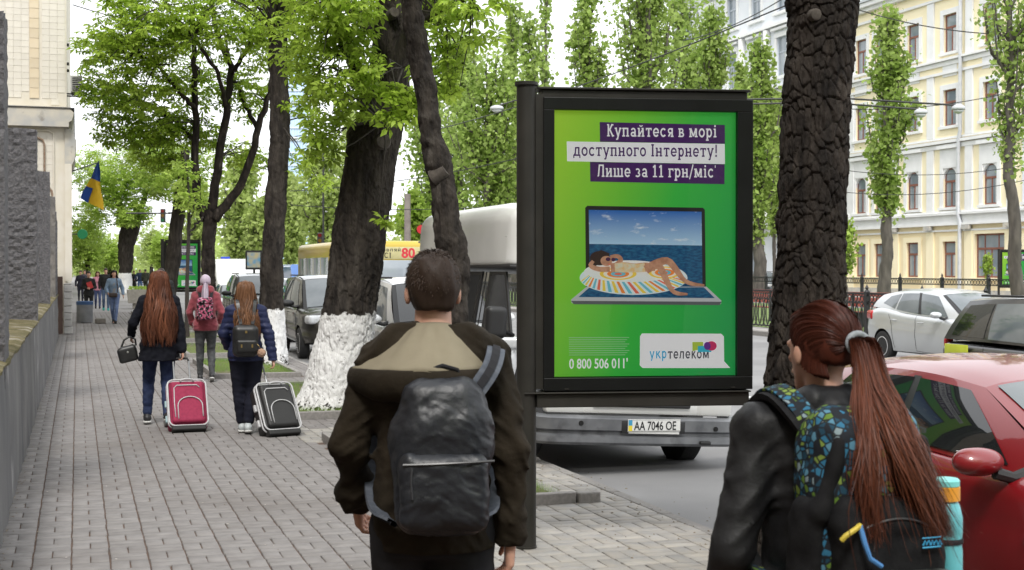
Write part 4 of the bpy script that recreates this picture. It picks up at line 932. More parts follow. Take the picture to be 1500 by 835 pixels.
# ================================================================== lettering: strokes with slab serifs
XH, SW, HW = .72, .165, .125
def _arc(cx, cy, rx, ry, a0, a1, n=14): return [(cx + rx * math.cos(rad(a)), cy + ry * math.sin(rad(a))) for a in np.linspace(a0, a1, n)]
def glyph(ch, slab=True):
    S = []
    def V(x, y0, y1, ser='tb', w=SW):
        S.append(([(x, y0), (x, y1)], w))
        if slab:
            if 'b' in ser: S.append(([(x - .16, y0 + .055), (x + .16, y0 + .055)], .11))
            if 't' in ser: S.append(([(x - .16, y1 - .055), (x + .08, y1 - .055)], .11))
    def Hb(x0, x1, y, w=HW): S.append(([(x0, y), (x1, y)], w))
    def D(*p, w=SW * .92): S.append((list(p), w))
    O = lambda cx, rx, cy=XH / 2, ry=XH / 2 - .06, a0=0, a1=360: S.append((_arc(cx, cy, rx, ry, a0, a1, 22 if a1 - a0 > 200 else 12), .15))
    adv = .74
    if ch in 'Кк':
        t = 1.0 if ch == 'К' else XH; V(.18, 0, t); D((.28, t * .48), (.6, t)); D((.34, t * .55), (.68, 0)); adv = .8 if ch == 'К' else .74
        if slab: Hb(.48, .74, t - .055, .11); Hb(.56, .82, .055, .11)
    elif ch == 'у':
        D((.12, XH), (.38, .04)); D((.64, XH), (.3, -.24)); adv = .76
        if slab: Hb(.0, .26, XH - .055, .11); Hb(.52, .76, XH - .055, .11); Hb(.16, .32, -.22, .11)
    elif ch in 'пнийшцл':
        x2 = .62 if ch != 'ш' else .98; V(.18, 0, XH) if ch != 'л' else D((.06, .06), (.18, .1), (.26, XH)); V(x2, 0, XH); adv = x2 + .2
        if ch in 'пл': Hb(.18, x2, XH - .06)
        if ch == 'н': Hb(.18, x2, XH / 2)
        if ch in 'ий': D((.2, .12), (.6, XH - .12), w=.12)
        if ch == 'й': S.append((_arc(.4, XH + .24, .15, .12, 190, 350), .09))
        if ch == 'ш': V(.58, 0, XH); Hb(.18, .98, .06)
    elif ch == 'а': V(.56, 0, XH * .72, 'b'); S.append((_arc(.36, XH * .68, .2, XH * .32 - .065, 10, 165), .14)); S.append((_arc(.34, .2, .2, .14, 0, 360, 18), .135)); adv = .76
    elif ch == 'т': V(.38, 0, XH, 'b'); Hb(.06, .7, XH - .06); adv = .76; D((.1, XH), (.1, XH - .2), w=.1); D((.66, XH), (.66, XH - .2), w=.1)
    elif ch == 'е': O(.37, .27, a0=20, a1=320); Hb(.14, .6, XH / 2 - .01, .11); D((.63, XH * .62), (.63, XH / 2 - .06), w=.14)
    elif ch in 'сС': t = XH if ch == 'с' else 1.0; O(.38, .27, t / 2, t / 2 - .06, 40, 320); adv = .7
    elif ch == 'я': V(.6, 0, XH); S.append((_arc(.36, XH - .22, .18, .16, 90, 270), .13)); Hb(.34, .6, XH - .06); Hb(.34, .6, XH - .38, .11); D((.42, XH - .4), (.18, .04)); adv = .8
    elif ch == 'в': V(.18, 0, XH); S.append((_arc(.38, XH - .2, .15, .14, -90, 90), .13)); S.append((_arc(.4, .2, .2, .14, -90, 90), .14)); Hb(.18, .4, XH - .06, .11); Hb(.18, .4, XH / 2, .1); Hb(.18, .42, .06, .11); adv = .74
    elif ch == 'м': V(.18, 0, XH); V(.82, 0, XH); D((.2, XH), (.5, .08)); D((.8, XH), (.5, .08)); adv = 1.0
    elif ch == 'о': O(.38, .27); adv = .76
    elif ch == 'р': V(.18, -.28, XH); O(.4, .23, a0=-150, a1=150); adv = .76
    elif ch == 'і': V(.22, 0, XH); D((.22, XH + .12), (.22, XH + .28), w=.17); adv = .44
    elif ch == 'д': D((.12, .05), (.22, .2), (.28, XH)); V(.62, .04, XH, ''); Hb(.26, .7, XH - .06); Hb(.02, .78, .06); D((.06, .06), (.06, -.18), w=.12); D((.74, .06), (.74, -.18), w=.12); adv = .82
    elif ch == 'г': V(.18, 0, XH); Hb(.18, .6, XH - .06); D((.57, XH), (.57, XH - .22), w=.1); adv = .64
    elif ch == 'І': V(.24, 0, 1); Hb(.08, .4, .945, .11); adv = .48
    elif ch == 'Л': D((.06, .06), (.16, .1), (.26, 1)); V(.68, 0, 1); Hb(.22, .7, .94); adv = .88
    elif ch == 'з': S.append((_arc(.3, XH - .21, .2, .15, 150, -80), .13)); S.append((_arc(.3, .2, .23, .14, 80, -150), .14)); adv = .66
    elif ch == '1': V(.32, 0, 1, ''); D((.1, .78), (.3, .97), w=.13); Hb(.08, .56, .055, .11); adv = .64
    elif ch == '!': D((.2, .3), (.2, 1)); D((.2, 0), (.2, .17), w=.18); adv = .4
    elif ch == '/': D((.04, -.15), (.44, 1.05), w=.12); adv = .48
    elif ch == "'": D((.1, .8), (.1, 1), w=.08); adv = .2
    elif ch == 'Т': V(.4, 0, 1, 'b'); Hb(.05, .75, .94); adv = .8
    elif ch == 'А': D((.06, 0), (.4, 1)); D((.74, 0), (.4, 1)); Hb(.2, .6, .32); adv = .82
    else: adv = .34
    return S, adv
def letters(name, txt, m, parent, width, height, loc, rot=(PI / 2, 0, 0), slab=True, gap=.07):
    """one printed line: width in metres, height of a capital in metres"""
    b = MB(); x = 0; z = 0; L = []
    for ch in txt:
        S, adv = glyph(ch, slab); L += [([(px + x, py) for px, py in P], w_) for P, w_ in S]; x += adv + gap
    sx = width / (x - gap)
    for P, w_ in L:
        n = len(P); A = np.array(P, float); t = np.gradient(A, axis=0); t /= np.linalg.norm(t, axis=1)[:, None]; nn = np.stack([-t[:, 1], t[:, 0]], 1) * w_ / 2; z += .00001
        b.add([((A[i] + s * nn[i])[0] * sx, (A[i] + s * nn[i])[1] * height, z) for i in range(n) for s in (1, -1)], [(2 * i, 2 * i + 1, 2 * i + 3, 2 * i + 2) for i in range(n - 1)])
    return b.build(name, m, parent, loc=loc, rot=rot, fix=False)
# ================================================================== people
def stack(S, rows, k=.02, cx=lambda z: 0, cy=lambda z: 0):
    """a trunk or garment given by stacked ellipses (z, half width, half depth, y offset)"""
    A = np.array(rows, float); A = A[np.argsort(A[:, 0])]; z0, z1 = A[0, 0], A[-1, 0]; hw = A[:, 1].max(); hd = A[:, 2].max() + abs(A[:, 3]).max()
    def fn(P):
        z = np.clip(P[..., 2], z0, z1); a = np.interp(z, A[:, 0], A[:, 1]); b = np.interp(z, A[:, 0], A[:, 2]); yo = np.interp(z, A[:, 0], A[:, 3])
        x = P[..., 0] - cx(z); y = P[..., 1] - yo - cy(z)
        e = np.sqrt((x / a) ** 2 + (y / b) ** 2) + 1e-6; g = np.sqrt((x / (a * a)) ** 2 + (y / (b * b)) ** 2) + 1e-6
        d = e * (e - 1) / g; dz = np.abs(P[..., 2] - z)
        return np.sqrt(np.maximum(d, 0) ** 2 + dz ** 2) + np.minimum(d, 0) * (dz == 0)
    return S.put((-hw, -hd, z0), (hw, hd, z1), fn, k)
SDF.stack = stack
MALE = [(.84, .16, .11, 0), (.93, .172, .122, -.01), (1.08, .155, .108, 0), (1.2, .16, .115, 0), (1.32, .178, .122, 0), (1.40, .185, .115, -.01), (1.45, .165, .09, -.015), (1.49, .10, .07, -.015), (1.52, .06, .058, -.01)]
FEM = [(.84, .165, .115, 0), (.93, .175, .125, -.01), (1.08, .13, .1, 0), (1.2, .138, .105, 0), (1.30, .152, .12, .01), (1.39, .16, .105, 0), (1.44, .145, .085, -.01), (1.48, .085, .065, -.012), (1.52, .05, .052, -.008)]
BASE = dict(ls=(-.185, 0, 1.43), rs=(.185, 0, 1.43), le=(-.25, -.03, 1.16), lw=(-.25, .05, .92), re=(.25, -.03, 1.16), rw=(.25, .05, .92),
            lh=(-.09, 0, .92), rh=(.09, 0, .92), lk=(-.1, .06, .5), la=(-.1, -.02, .085), rk=(.1, .06, .5), ra=(.1, -.02, .085), ly=0, ry=0, lp=0.0, rp=0.0, head=(0, 0), hd=(0, .015, 1.63))
def creases(P, wr, seed):
    """sharp folds of cloth that run slantwise"""
    w_ = np.array(wr, float); Q = P * w_ * np.array([.8, .8, 1.5]); Q[:, 2] += 1.1 * Q[:, 0] * np.sign(P[:, 0] + 1e-6); Q = Q + .6 * vnoise(P * w_ * .7, seed + 9)[:, None]
    a = 1 - 2.2 * np.abs(vnoise(Q + 3.1, seed + 3)); b = 1 - 2.2 * np.abs(vnoise(Q * 1.9 + 7.7, seed + 4)); return .75 * np.clip(a, -.4, 1) ** 1 + .4 * np.clip(b, -.4, 1)
class Fig:
    def __init__(s, h=1.75, fem=False, girth=1.0, **kw):
        s.k = h / 1.75; s.fem = fem; s.g = girth; s.J = {**BASE, **kw}
        if fem and 'ls' not in kw: s.J['ls'] = (-.16, 0, 1.41); s.J['rs'] = (.16, 0, 1.41)
        for q in list(s.J):
            if isinstance(s.J[q], tuple) and len(s.J[q]) == 3: s.J[q] = np.array(s.J[q], float) * s.k
        s.rows = [tuple(np.array(r_) * s.k * np.array([1, girth, girth, 1])) for r_ in (FEM if fem else MALE)]
    def sdf(s, res, pad=.16):
        pts = np.array([v for v in s.J.values() if isinstance(v, np.ndarray)]); lo = pts.min(0) - pad; hi = pts.max(0) + pad + .05; lo[1] = min(lo[1], -.3); hi[1] = max(hi[1], .3); lo[0] = min(lo[0], -.3); hi[0] = max(hi[0], .3); lo[2] = -.03; return SDF(lo, hi, res)
    def rows_off(s, t, z0=None, z1=None):
        R = [(z, a + t, b + t, y) for z, a, b, y in s.rows]
        A = np.array(R); out = [tuple(x) for x in A]
        if z0 is not None:
            out = [x for x in out if x[0] > z0]; out.append((z0, *[np.interp(z0, A[:, 0], A[:, i]) for i in (1, 2, 3)]))
        if z1 is not None:
            out = [x for x in out if x[0] < z1]; out.append((z1, *[np.interp(z1, A[:, 0], A[:, i]) for i in (1, 2, 3)]))
        return sorted(out)
    def head_rot(s):
        y, p = s.J['head']; return np.array(Matrix.Rotation(y, 3, 'Z') @ Matrix.Rotation(p, 3, 'X'))
    def hp(s, x, y, z):                     # head-local point (metres for a 1.75 m person, from the head's centre)
        return s.J['hd'] + s.head_rot() @ (np.array([x, y, z]) * s.k)
    def put_head(s, S):
        k = s.k; R = s.head_rot(); c = s.J['hd']
        S.cone(s.J['hd'] * [0, 0, 1] + np.array([0, -.02, -.16]) * k, c + R @ np.array([0, -.015, -.06]) * k, .06 * k * (.86 if s.fem else 1), .055 * k * (.86 if s.fem else 1), .02)
        S.ball(s.hp(0, -.012, .03), np.array([.073, .092, .09]) * k, .02, rot=R)
        S.cone(s.hp(0, .03, -.02), s.hp(0, .055, -.085), .058 * k, .03 * k, .02)
        S.cone(s.hp(0, .088, .012), s.hp(0, .105, -.022), .009 * k, .014 * k, .012)           # nose
        S.cone(s.hp(-.02, .085, -.055), s.hp(.02, .085, -.055), .007 * k, .007 * k, .008)     # mouth
        for e in (-1, 1):
            S.ball(s.hp(e * .076, -.005, -.005), np.array([.011, .02, .031]) * k, .006, rot=R)  # ears
            S.ball(s.hp(e * .03, .088, .018), .013 * k, .006, op='sub')
            S.ball(s.hp(e * .03, .078, .018), .0135 * k, .003)
    def put_hand(s, S, w, e, side, curl=.6, res=.01):
        """palm, four fingers and a thumb, hanging on from the forearm's direction"""
        k = s.k * (.92 if s.fem else 1); d = w - e; d = d / np.linalg.norm(d); out = np.array([side, 0, 0.0]); out = out - d * (out @ d); out /= np.linalg.norm(out)
        fw = np.cross(d, out) * side; fw = fw if fw[1] > 0 else -fw                  # thumb side looks forward
        p1 = w + d * .085 * k
        for t in (-1, 0, 1): S.cone(w + fw * t * .012 * k, p1 + fw * t * .026 * k, .019 * k, .014 * k, .012)
        for q, (o, L) in enumerate(((.033, .072), (.012, .08), (-.010, .075), (-.031, .06))):
            a = p1 + fw * o * k; c1 = d * math.cos(curl * .5) - out * math.sin(curl * .5); c2 = d * math.cos(curl * 1.5) - out * math.sin(curl * 1.5); b = a + c1 * L * .52 * k; c = b + c2 * L * .48 * k
            S.cone(a, b, .0095 * k, .0088 * k, .004); S.cone(b, c, .0088 * k, .007 * k, .003)
        a = w + d * .022 * k + fw * .022 * k; b = a + (d * .7 + fw * .75 - out * .25) * .045 * k; c = b + (d * .95 + fw * .2 - out * .3) * .035 * k
        S.cone(a, b, .014 * k, .0105 * k, .008); S.cone(b, c, .0105 * k, .008 * k, .003)
    def body(s, parent, m, res=.012, curl=.6):
        S = s.sdf(res); J = s.J; k = s.k; g = .86 if s.fem else 1.0
        S.stack([(z, a - .006, b - .006, y) for z, a, b, y in s.rows], .03)
        for q in 'lr':
            S.cone(J[q + 's'], J[q + 'e'], .05 * k * g, .038 * k * g, .03); S.cone(J[q + 'e'], J[q + 'w'], .038 * k * g, .026 * k * g, .015)
            S.cone(J[q + 'h'], J[q + 'k'], .085 * k, .052 * k, .03); kk, aa = J[q + 'k'], J[q + 'a']; cal = kk * .68 + aa * .32 + np.array([0, -.015, 0])
            S.cone(kk, cal, .052 * k, .052 * k, .02); S.cone(cal, aa, .05 * k, .034 * k, .02)
            s.put_hand(S, J[q + 'w'], J[q + 'e'], -1 if q == 'l' else 1, curl, res)
            y = J[q + 'y']; f = np.array([math.sin(-y), math.cos(y), 0]); p = J[q + 'p']
            S.cone(aa + np.array([0, -.02, -.03]) * k, aa + (f * .15 * math.cos(p) + np.array([0, 0, -.045 + .15 * math.sin(p)])) * k, .034 * k, .026 * k, .02)
        s.put_head(S); return S.build('body', m, parent)
    def top(s, name, m, parent, res=.012, t=.02, hem=.82, sleeve=1.0, st=.016, fold=.006, flare=.0, collar=1.5, cuff=.034, wr=(10, 10, 16), seed=1, torso=True, extra=None, post=None):
        S = s.sdf(res); J = s.J; k = s.k; g = .88 if s.fem else 1.0
        rows = s.rows_off(t, hem * k, collar * k)
        rows = [(z, a + flare * max(0, (1.0 * k - z)), b + flare * max(0, (1.0 * k - z)), y) for z, a, b, y in rows]
        if rows[0][0] < .9 * k: pass
        S.stack(rows, .0)
        for q in 'lr':
            S.cone(J[q + 's'] * [1, 1, 1], J[q + 'e'], (.056 * g) * k + st, .046 * k * g + st, .035)
            e, w_ = J[q + 'e'], J[q + 'w']; w2 = e + (w_ - e) * sleeve; S.cone(e, w2, .046 * k * g + st, cuff * k + st * .5, .02)
            S.cone(J[q + 's'] * [.55, 1, 1] + np.array([0, 0, .015]), J[q + 's'], .055 * k + t * .6, .05 * k + st, .03)
        if extra: extra(S)
        if fold: S.disp(lambda P: fold * .55 * fbm(P * np.array(wr) + seed, 2, seed) + creases(P, wr, seed) * fold)
        S.cut((0, 0, hem * k), (0, 0, -1))
        return S.build(name, m, parent, post=post)
    def trousers(s, name, m, parent, res=.012, t=.012, fold=.004, end=.06, waist=1.0, kt=None, seed=3):
        S = s.sdf(res); J = s.J; k = s.k; kt = t if kt is None else kt
        S.stack(s.rows_off(t, .84 * k, waist * k), .0)
        for q in 'lr':
            kk, aa = J[q + 'k'], J[q + 'a']; cal = kk * .68 + aa * .32 + np.array([0, -.015, 0]); a2 = kk + (aa - kk) * (1 - end)
            S.cone(J[q + 'h'], kk, .09 * k + t, .053 * k + kt, .03); S.cone(kk, cal, .053 * k + kt, .052 * k + kt, .02); S.cone(cal, a2, .052 * k + kt, .037 * k + kt, .015)
        if fold: S.disp(lambda P: fold * fbm(P * np.array([12, 12, 20.]), 3, seed) + fold * .6 * np.sin(P[:, 2] * 80 + 5 * vnoise(P * 9, seed)) * (P[:, 2] < .65 * k))
        return S.build(name, m, parent)
    def shoe(s, q, m, msole, parent, res=.01, high=.0):
        J = s.J; k = s.k; a = J[q + 'a']; y = J[q + 'y']; p = J[q + 'p']; f = np.array([math.sin(-y), math.cos(y), 0])
        R = np.array(Matrix.Rotation(y, 3, 'Z') @ Matrix.Rotation(p, 3, 'X')); base = a - R @ np.array([0, 0, .085]) * k
        S = SDF((-.09, -.16, -.03), (.09, .24, .2), res)
        S.cone(np.array([0, -.035, .055]), np.array([0, .14, .04]), .042, .034, .02, sq=(1, 1, 1)); S.cone(np.array([0, -.02, .06]), np.array([0, -.005, .105 + high]), .042, .04, .02)
        S.cone(np.array([0, .08, .035]), np.array([0, .15, .03]), .043, .034, .02); S.cut((0, 0, .02), (0, 0, -1)); S.cut((0, 0, .115 + high), (0, 0, 1))
        V, Fq = S.get(); V = (V * k) @ R.T + base
        o = link('shoe', mesh('shoe', V, Fq, m, True), parent)
        S = SDF((-.09, -.16, -.03), (.09, .24, .1), res)
        S.cone(np.array([0, -.04, .03]), np.array([0, .15, .03]), .05, .042, .01); S.cut((0, 0, .0), (0, 0, -1)); S.cut((0, 0, .026), (0, 0, 1))
        V, Fq = S.get(); V = (V * k) @ R.T + base; link('sole', mesh('sole', V, Fq, msole, True), o); return o
def ribbons(name, m, parent, paths, width, kind=None, axis=(0, 0)):
    """hair: paths (n, k, 3) to flat tapering ribbons that lie on the hair mass"""
    P = np.asarray(paths, float); n, k, _ = P.shape; T = np.gradient(P, axis=1); T /= np.linalg.norm(T, axis=2)[..., None] + 1e-9
    out = P - np.array([axis[0], axis[1], 0]); out[..., 2] = 0; out /= np.linalg.norm(out, axis=2)[..., None] + 1e-9
    W = np.cross(T, out); W /= np.linalg.norm(W, axis=2)[..., None] + 1e-9
    tw = np.random.default_rng(n).uniform(-.7, .7, (n, 1, 1)); W = W * np.cos(tw) + out * np.sin(tw)
    tap = np.interp(np.linspace(0, 1, k), [0, .1, .75, 1], [.6, 1, 1, .15])[None, :, None] * width / 2
    V = np.stack([P - W * tap, P + W * tap], 2).reshape(-1, 3); b = (np.arange(n) * k * 2)[:, None]; j = np.arange(k - 1)[None] * 2
    Fq = np.stack([b + j, b + j + 1, b + j + 3, b + j + 2], -1).reshape(-1, 4)
    me = mesh(name, V, Fq, m, True); face_attr(me, np.repeat(np.random.default_rng(n + 1).random(n), k - 1)); return link(name, me, parent)
def bez(ctrl, k):
    """smooth curves through control points ctrl (n, c, 3) -> (n, k, 3)"""
    C = np.asarray(ctrl, float); n, c, _ = C.shape; e = np.concatenate([2 * C[:, :1] - C[:, 1:2], C, 2 * C[:, -1:] - C[:, -2:-1]], 1)
    t = np.linspace(0, c - 1 - 1e-6, k); i = t.astype(int); u = (t - i)[None, :, None]
    p0, p1, p2, p3 = e[:, i], e[:, i + 1], e[:, i + 2], e[:, i + 3]
    return .5 * (2 * p1 + (p2 - p0) * u + (2 * p0 - 5 * p1 + 4 * p2 - p3) * u ** 2 + (3 * p1 - p0 - 3 * p2 + p3) * u ** 3)
def hair_cap(F, m, parent, res=.01, drop=-.06, back=-.03, t=.012, name='hair', extra=None, fold=.004):
    """the hair that lies on the skull; the face and neck stay free"""
    c = F.J['hd']; S = SDF(c - .22, c + .2, res); k = F.k; R = F.head_rot()
    S.ball(F.hp(0, back * .4 - .012, .035), np.array([.073 + t, .092 + t, .09 + t]) * k, .02, rot=R)
    S.cone(F.hp(0, -.045, .0), F.hp(0, -.055, drop), (.06 + t * .5) * k, (.05 + t * .3) * k, .03)
    S.rbox(F.hp(0, .12, -.06), np.array([.2, .085, .105]) * k, .03, .02, rot=R, op='sub')
    S.rbox(F.hp(0, -.0, -.17), np.array([.2, .2, .17 + drop + .02]) * k, .02, .015, rot=R, op='sub') if drop > -.09 else None
    for e in (-1, 1): S.ball(F.hp(e * .085, .0, -.012), np.array([.022, .026, .04]) * k, .006, op='sub', rot=R)
    if extra: extra(S)
    S.disp(lambda P: fold * fbm(P * np.array([45., 45, 14]), 2, 4))
    return S.build(name, m, parent)
def long_hair(F, m, parent, n, length, spread, width=.006, seed=0, k=16, wave=.012, back=.13, frontal=False, part=0.0, root=.012, thick=.07):
    """loose hair from the crown down the back"""
    g = np.random.default_rng(seed); a = g.uniform(-1.75, 1.75, n); lev = g.random(n); kk = F.k
    # a is the angle round the head from the back of it
    def sk(ang, z, r): return np.stack([np.sin(ang) * (.075 + r), -np.cos(ang) * (.092 + r) - .012, z], 1)
    top = np.stack([part + g.normal(0, .015, n), g.uniform(-.06, .05, n), .122 + 0 * a], 1); sh = a
    c1 = sk(a, .085 + .02 * g.random(n), root); c2 = sk(a, -.01 + 0 * a, root + .012 + .015 * lev); c3 = sk(a * .95, -.1 + 0 * a, root + .012 + .03 * lev)
    L = length * g.uniform(.82, 1.05, n) * (1 + .06 * np.sin(a * 11))
    lid = np.floor((a + 1.75) * 9).astype(int); lc = (lid + .5) / 9 - 1.75; a4 = a * .4 + lc * .6; lr = g.uniform(-1, 1, 60)[lid]; x4 = a4 / 1.75 * spread * g.uniform(.88, 1.04, n) + .018 * lr; bk = -back - thick * (1 - (a / 1.75) ** 2) * lev
    c4 = np.stack([x4 * .9, bk, -.12 - .35 * (L - .12)], 1); c5 = np.stack([x4, bk - .01, -.12 - .7 * (L - .12)], 1); c6 = np.stack([x4 * g.uniform(.8, 1.05, n), bk + .0 + g.normal(0, .015, n), -L], 1)
    C = np.stack([top, c1, c2, c3, c4, c5, c6], 1) * kk
    R = F.head_rot(); mixh = np.array([1, 1, 1, .8, .3, .1, 0.])[None, :, None]
    C = (C @ R.T) * mixh + C * (1 - mixh) + F.J['hd']
    P = bez(C, k); t = np.linspace(0, 1, k)[None, :]; ph = (lr * 6 + g.normal(0, .25, n))[:, None]; amp = wave * np.clip(t * 2 - .5, 0, 1)
    P[..., 0] += amp * np.sin(t * 17 + ph); P[..., 1] += amp * .6 * np.cos(t * 15 + ph)
    return ribbons('hair', m, parent, P, width)
def dir_rot(az): return -az            # rotation about z that turns a person who faces +Y to azimuth az (clockwise)
mSKIN = M('skin', (.50, .27, .19), (.56, .32, .235), rough=.5, sc=20, sss=.12, bump=.05)
mSKIN2 = M('skin_hands', (.5, .24, .18), (.56, .3, .22), rough=.5, sc=14, sss=.12)
def hair_mat(name, c, c2, rough=.4): return M(name, c, c2, rough=rough, sc=6, stretch=(1, 1, .2), rnd=.4, spec=.35)
# ------------------------------------------------------------------ the man in the hooded jacket
pm = at(634, 395, 4.27); LOCM = (pm.x, pm.y, 0); RZM = dir_rot(rad(12))
MAN = thing('person', 'man in a dark olive hooded jacket walking away with a black backpack', 'person', LOCM, RZM)
F = Fig(1.80, girth=.88, le=(-.25, -.0, 1.17), lw=(-.232, .15, .98), re=(.235, -.05, 1.17), rw=(.235, .0, .89), lk=(-.1, .13, .5), la=(-.1, .18, .09), rk=(.1, .0, .48), ra=(.1, -.2, .13), rp=-.35, head=(.04, -.03), ls=(-.165, 0, 1.425), rs=(.165, 0, 1.425))
FM = F
F.body(MAN, mSKIN, .0062, .75)
mOLV = M('olive_cotton', (.015, .0115, .0072), (.023, .017, .0105), rough=.9, sc=5, bump=.55, bsc=34, bdist=.008)
def manx(S):
    k = F.k
    S.cone(np.array([-.1, -.02, 1.47]) * k, np.array([.1, -.02, 1.47]) * k, .07, .07, .04)
    for q in 'lr':                                     # gathered cuffs
        e, w_ = F.J[q + 'e'], F.J[q + 'w']; S.cone(e + (w_ - e) * .86, e + (w_ - e) * .99, .048, .046, .008); S.cone(e + (w_ - e) * .8, e + (w_ - e) * .84, .058, .058, .015)
F.top('jacket', mOLV, MAN, .0075, t=.03, hem=.86, st=.004, fold=.013, sleeve=.98, cuff=.035, wr=(12, 12, 9), extra=manx, flare=.02)
F.trousers('trousers', M('black_denim', (.014, .014, .016), (.022, .022, .025), rough=.85, sc=8), MAN, .01, t=.014, kt=.018)
for q in 'lr': F.shoe(q, M('black_shoe', (.02, .02, .022), rough=.5), M('black_sole', (.02, .02, .02), rough=.8), MAN)
mMHAIR = hair_mat('brown_short_hair', (.028, .017, .012), (.042, .026, .018), .55)
hair_cap(F, mMHAIR, MAN, .006, drop=-.075, t=.008)
g = np.random.default_rng(5); n = 15000      # short strands standing off the cap
a = g.normal(0, 1, (n, 3)); a /= np.linalg.norm(a, axis=1)[:, None]; keep = (a[:, 2] > -.55) & ~((a[:, 1] > .35) & (a[:, 2] < .45)) & ~((np.abs(a[:, 0]) > .6) & (a[:, 2] < -.1) & (a[:, 1] > -.45)); a = a[keep]; n = len(a)
root = np.array([0, -.02, .033]) + a * np.array([.08, .099, .098]) * .985; dwn = np.stack([a[:, 0] * .3, a[:, 1] * .3 - .1, -np.ones(n)], 1); dwn -= a * (dwn * a).sum(1)[:, None]; dwn /= np.linalg.norm(dwn, axis=1)[:, None] + 1e-6
dr = dwn * .8 + a * g.uniform(.25, .6, (n, 1)) + g.normal(0, .25, (n, 3)); L = g.uniform(.007, .015, (n, 1))
C = np.stack([root, root + dr * L * .5, root + (dr * .8 + dwn * .3) * L], 1) * F.k; C = C @ F.head_rot().T + F.J['hd']
ribbons('hair', mMHAIR, MAN, bez(C, 4), .002)
# hood: lining on top, cloth below the rim
def hood(rows, name, m):
    nph = 56; v = []; f = []
    for i, row in enumerate(rows):
        for j in range(nph + 1):
            ph = -2.45 + 4.9 * j / nph; s = abs(ph) / 2.45; w_ = np.interp(s, [0, .35, .6, .85, 1], [0, .25, .7, 1, 1])
            rx, ry, z = [(1 - w_) * row[0][q] + w_ * row[1][q] for q in range(3)]
            nse = vnoise(np.array([ph * 1.9, i * .55, 3.3])) * .016 + vnoise(np.array([ph * 5, i * 1.2, 8.3])) * .008
            v.append((math.sin(ph) * rx * (1.06 if ph < 0 else .8), -math.cos(ph) * ry + .0, z + float(nse) * (1 if i else 0)))
    for i in range(len(rows) - 1):
        for j in range(nph): q = i * (nph + 1) + j; f.append((q, q + 1, q + nph + 2, q + nph + 1))
    me = mesh(name, v, f, m, True); o = link(name, me, MAN); md = o.modifiers.new('s', 'SUBSURF'); md.levels = md.render_levels = 2; md2 = o.modifiers.new('t', 'SOLIDIFY'); md2.thickness = .006; return o
k = F.k
hood([((.066, .075, 1.585), (.07, .07, 1.57)), ((.10, .12, 1.56), (.10, .09, 1.545)), ((.165, .185, 1.505), (.185, .12, 1.49)), ((.225, .235, 1.44), (.245, .15, 1.435))], 'hood_lining', M('beige_lining', (.19, .165, .115), (.24, .21, .15), rough=.9, sc=6, bump=.2, bsc=150, bdist=.002))
hood([((.222, .232, 1.447), (.243, .148, 1.442)), ((.238, .248, 1.432), (.255, .16, 1.425)), ((.235, .245, 1.38), (.245, .15, 1.395)), ((.2, .205, 1.34), (.2, .125, 1.385)), ((.12, .14, 1.345), (.15, .1, 1.4))], 'hood', mOLV)
mBPK = M('black_coated_fabric', (.007, .008, .011), (.014, .016, .021), rough=.45, sc=12, bump=.55, bsc=26, bdist=.006, rvar=.12)
BPM = thing('backpack', 'crinkled black backpack on the back of the man in olive', 'backpack', LOCM, RZM)
S = SDF((-.24, -.46, .86), (.24, -.05, 1.56), .006); cz = 1.0
S.rbox((.015, -.225, 1.155), (.138, .08, .185), .065, .0); S.rbox((.02, -.225, 1.3), (.115, .07, .13), .065, .09)
S.disp(lambda P: .009 * fbm(P * 9, 2, 8) + .004 * creases(P, (15, 15, 13), 5) + .0025 * creases(P, (34, 34, 30), 6) )
S.build('pack', mBPK, BPM)
S = SDF((-.22, -.44, .9), (.24, -.2, 1.3), .006); S.rbox((.02, -.30, 1.105), (.128, .042, .11), .035, .0)
S.disp(lambda P: .006 * fbm(P * 11, 2, 18) + .004 * creases(P, (13, 13, 11), 7) + .0025 * creases(P, (34, 34, 30), 6)); S.build('front_pocket', mBPK, BPM)
MB().tube([(-.1 + .024 * i, -.338 - .012 * math.sin(i / 11 * PI), 1.187 + .004 * i * .2) for i in range(12)], .004, 6).build('zip', M('zip_black', (.03, .03, .033), rough=.35), BPM, smooth=True)
MB().tube([(-.075, -.35, 1.18), (-.078, -.355, 1.14), (-.074, -.356, 1.09)], .0035, 5).build('zip_pull', M('zip_black'), BPM, smooth=True)
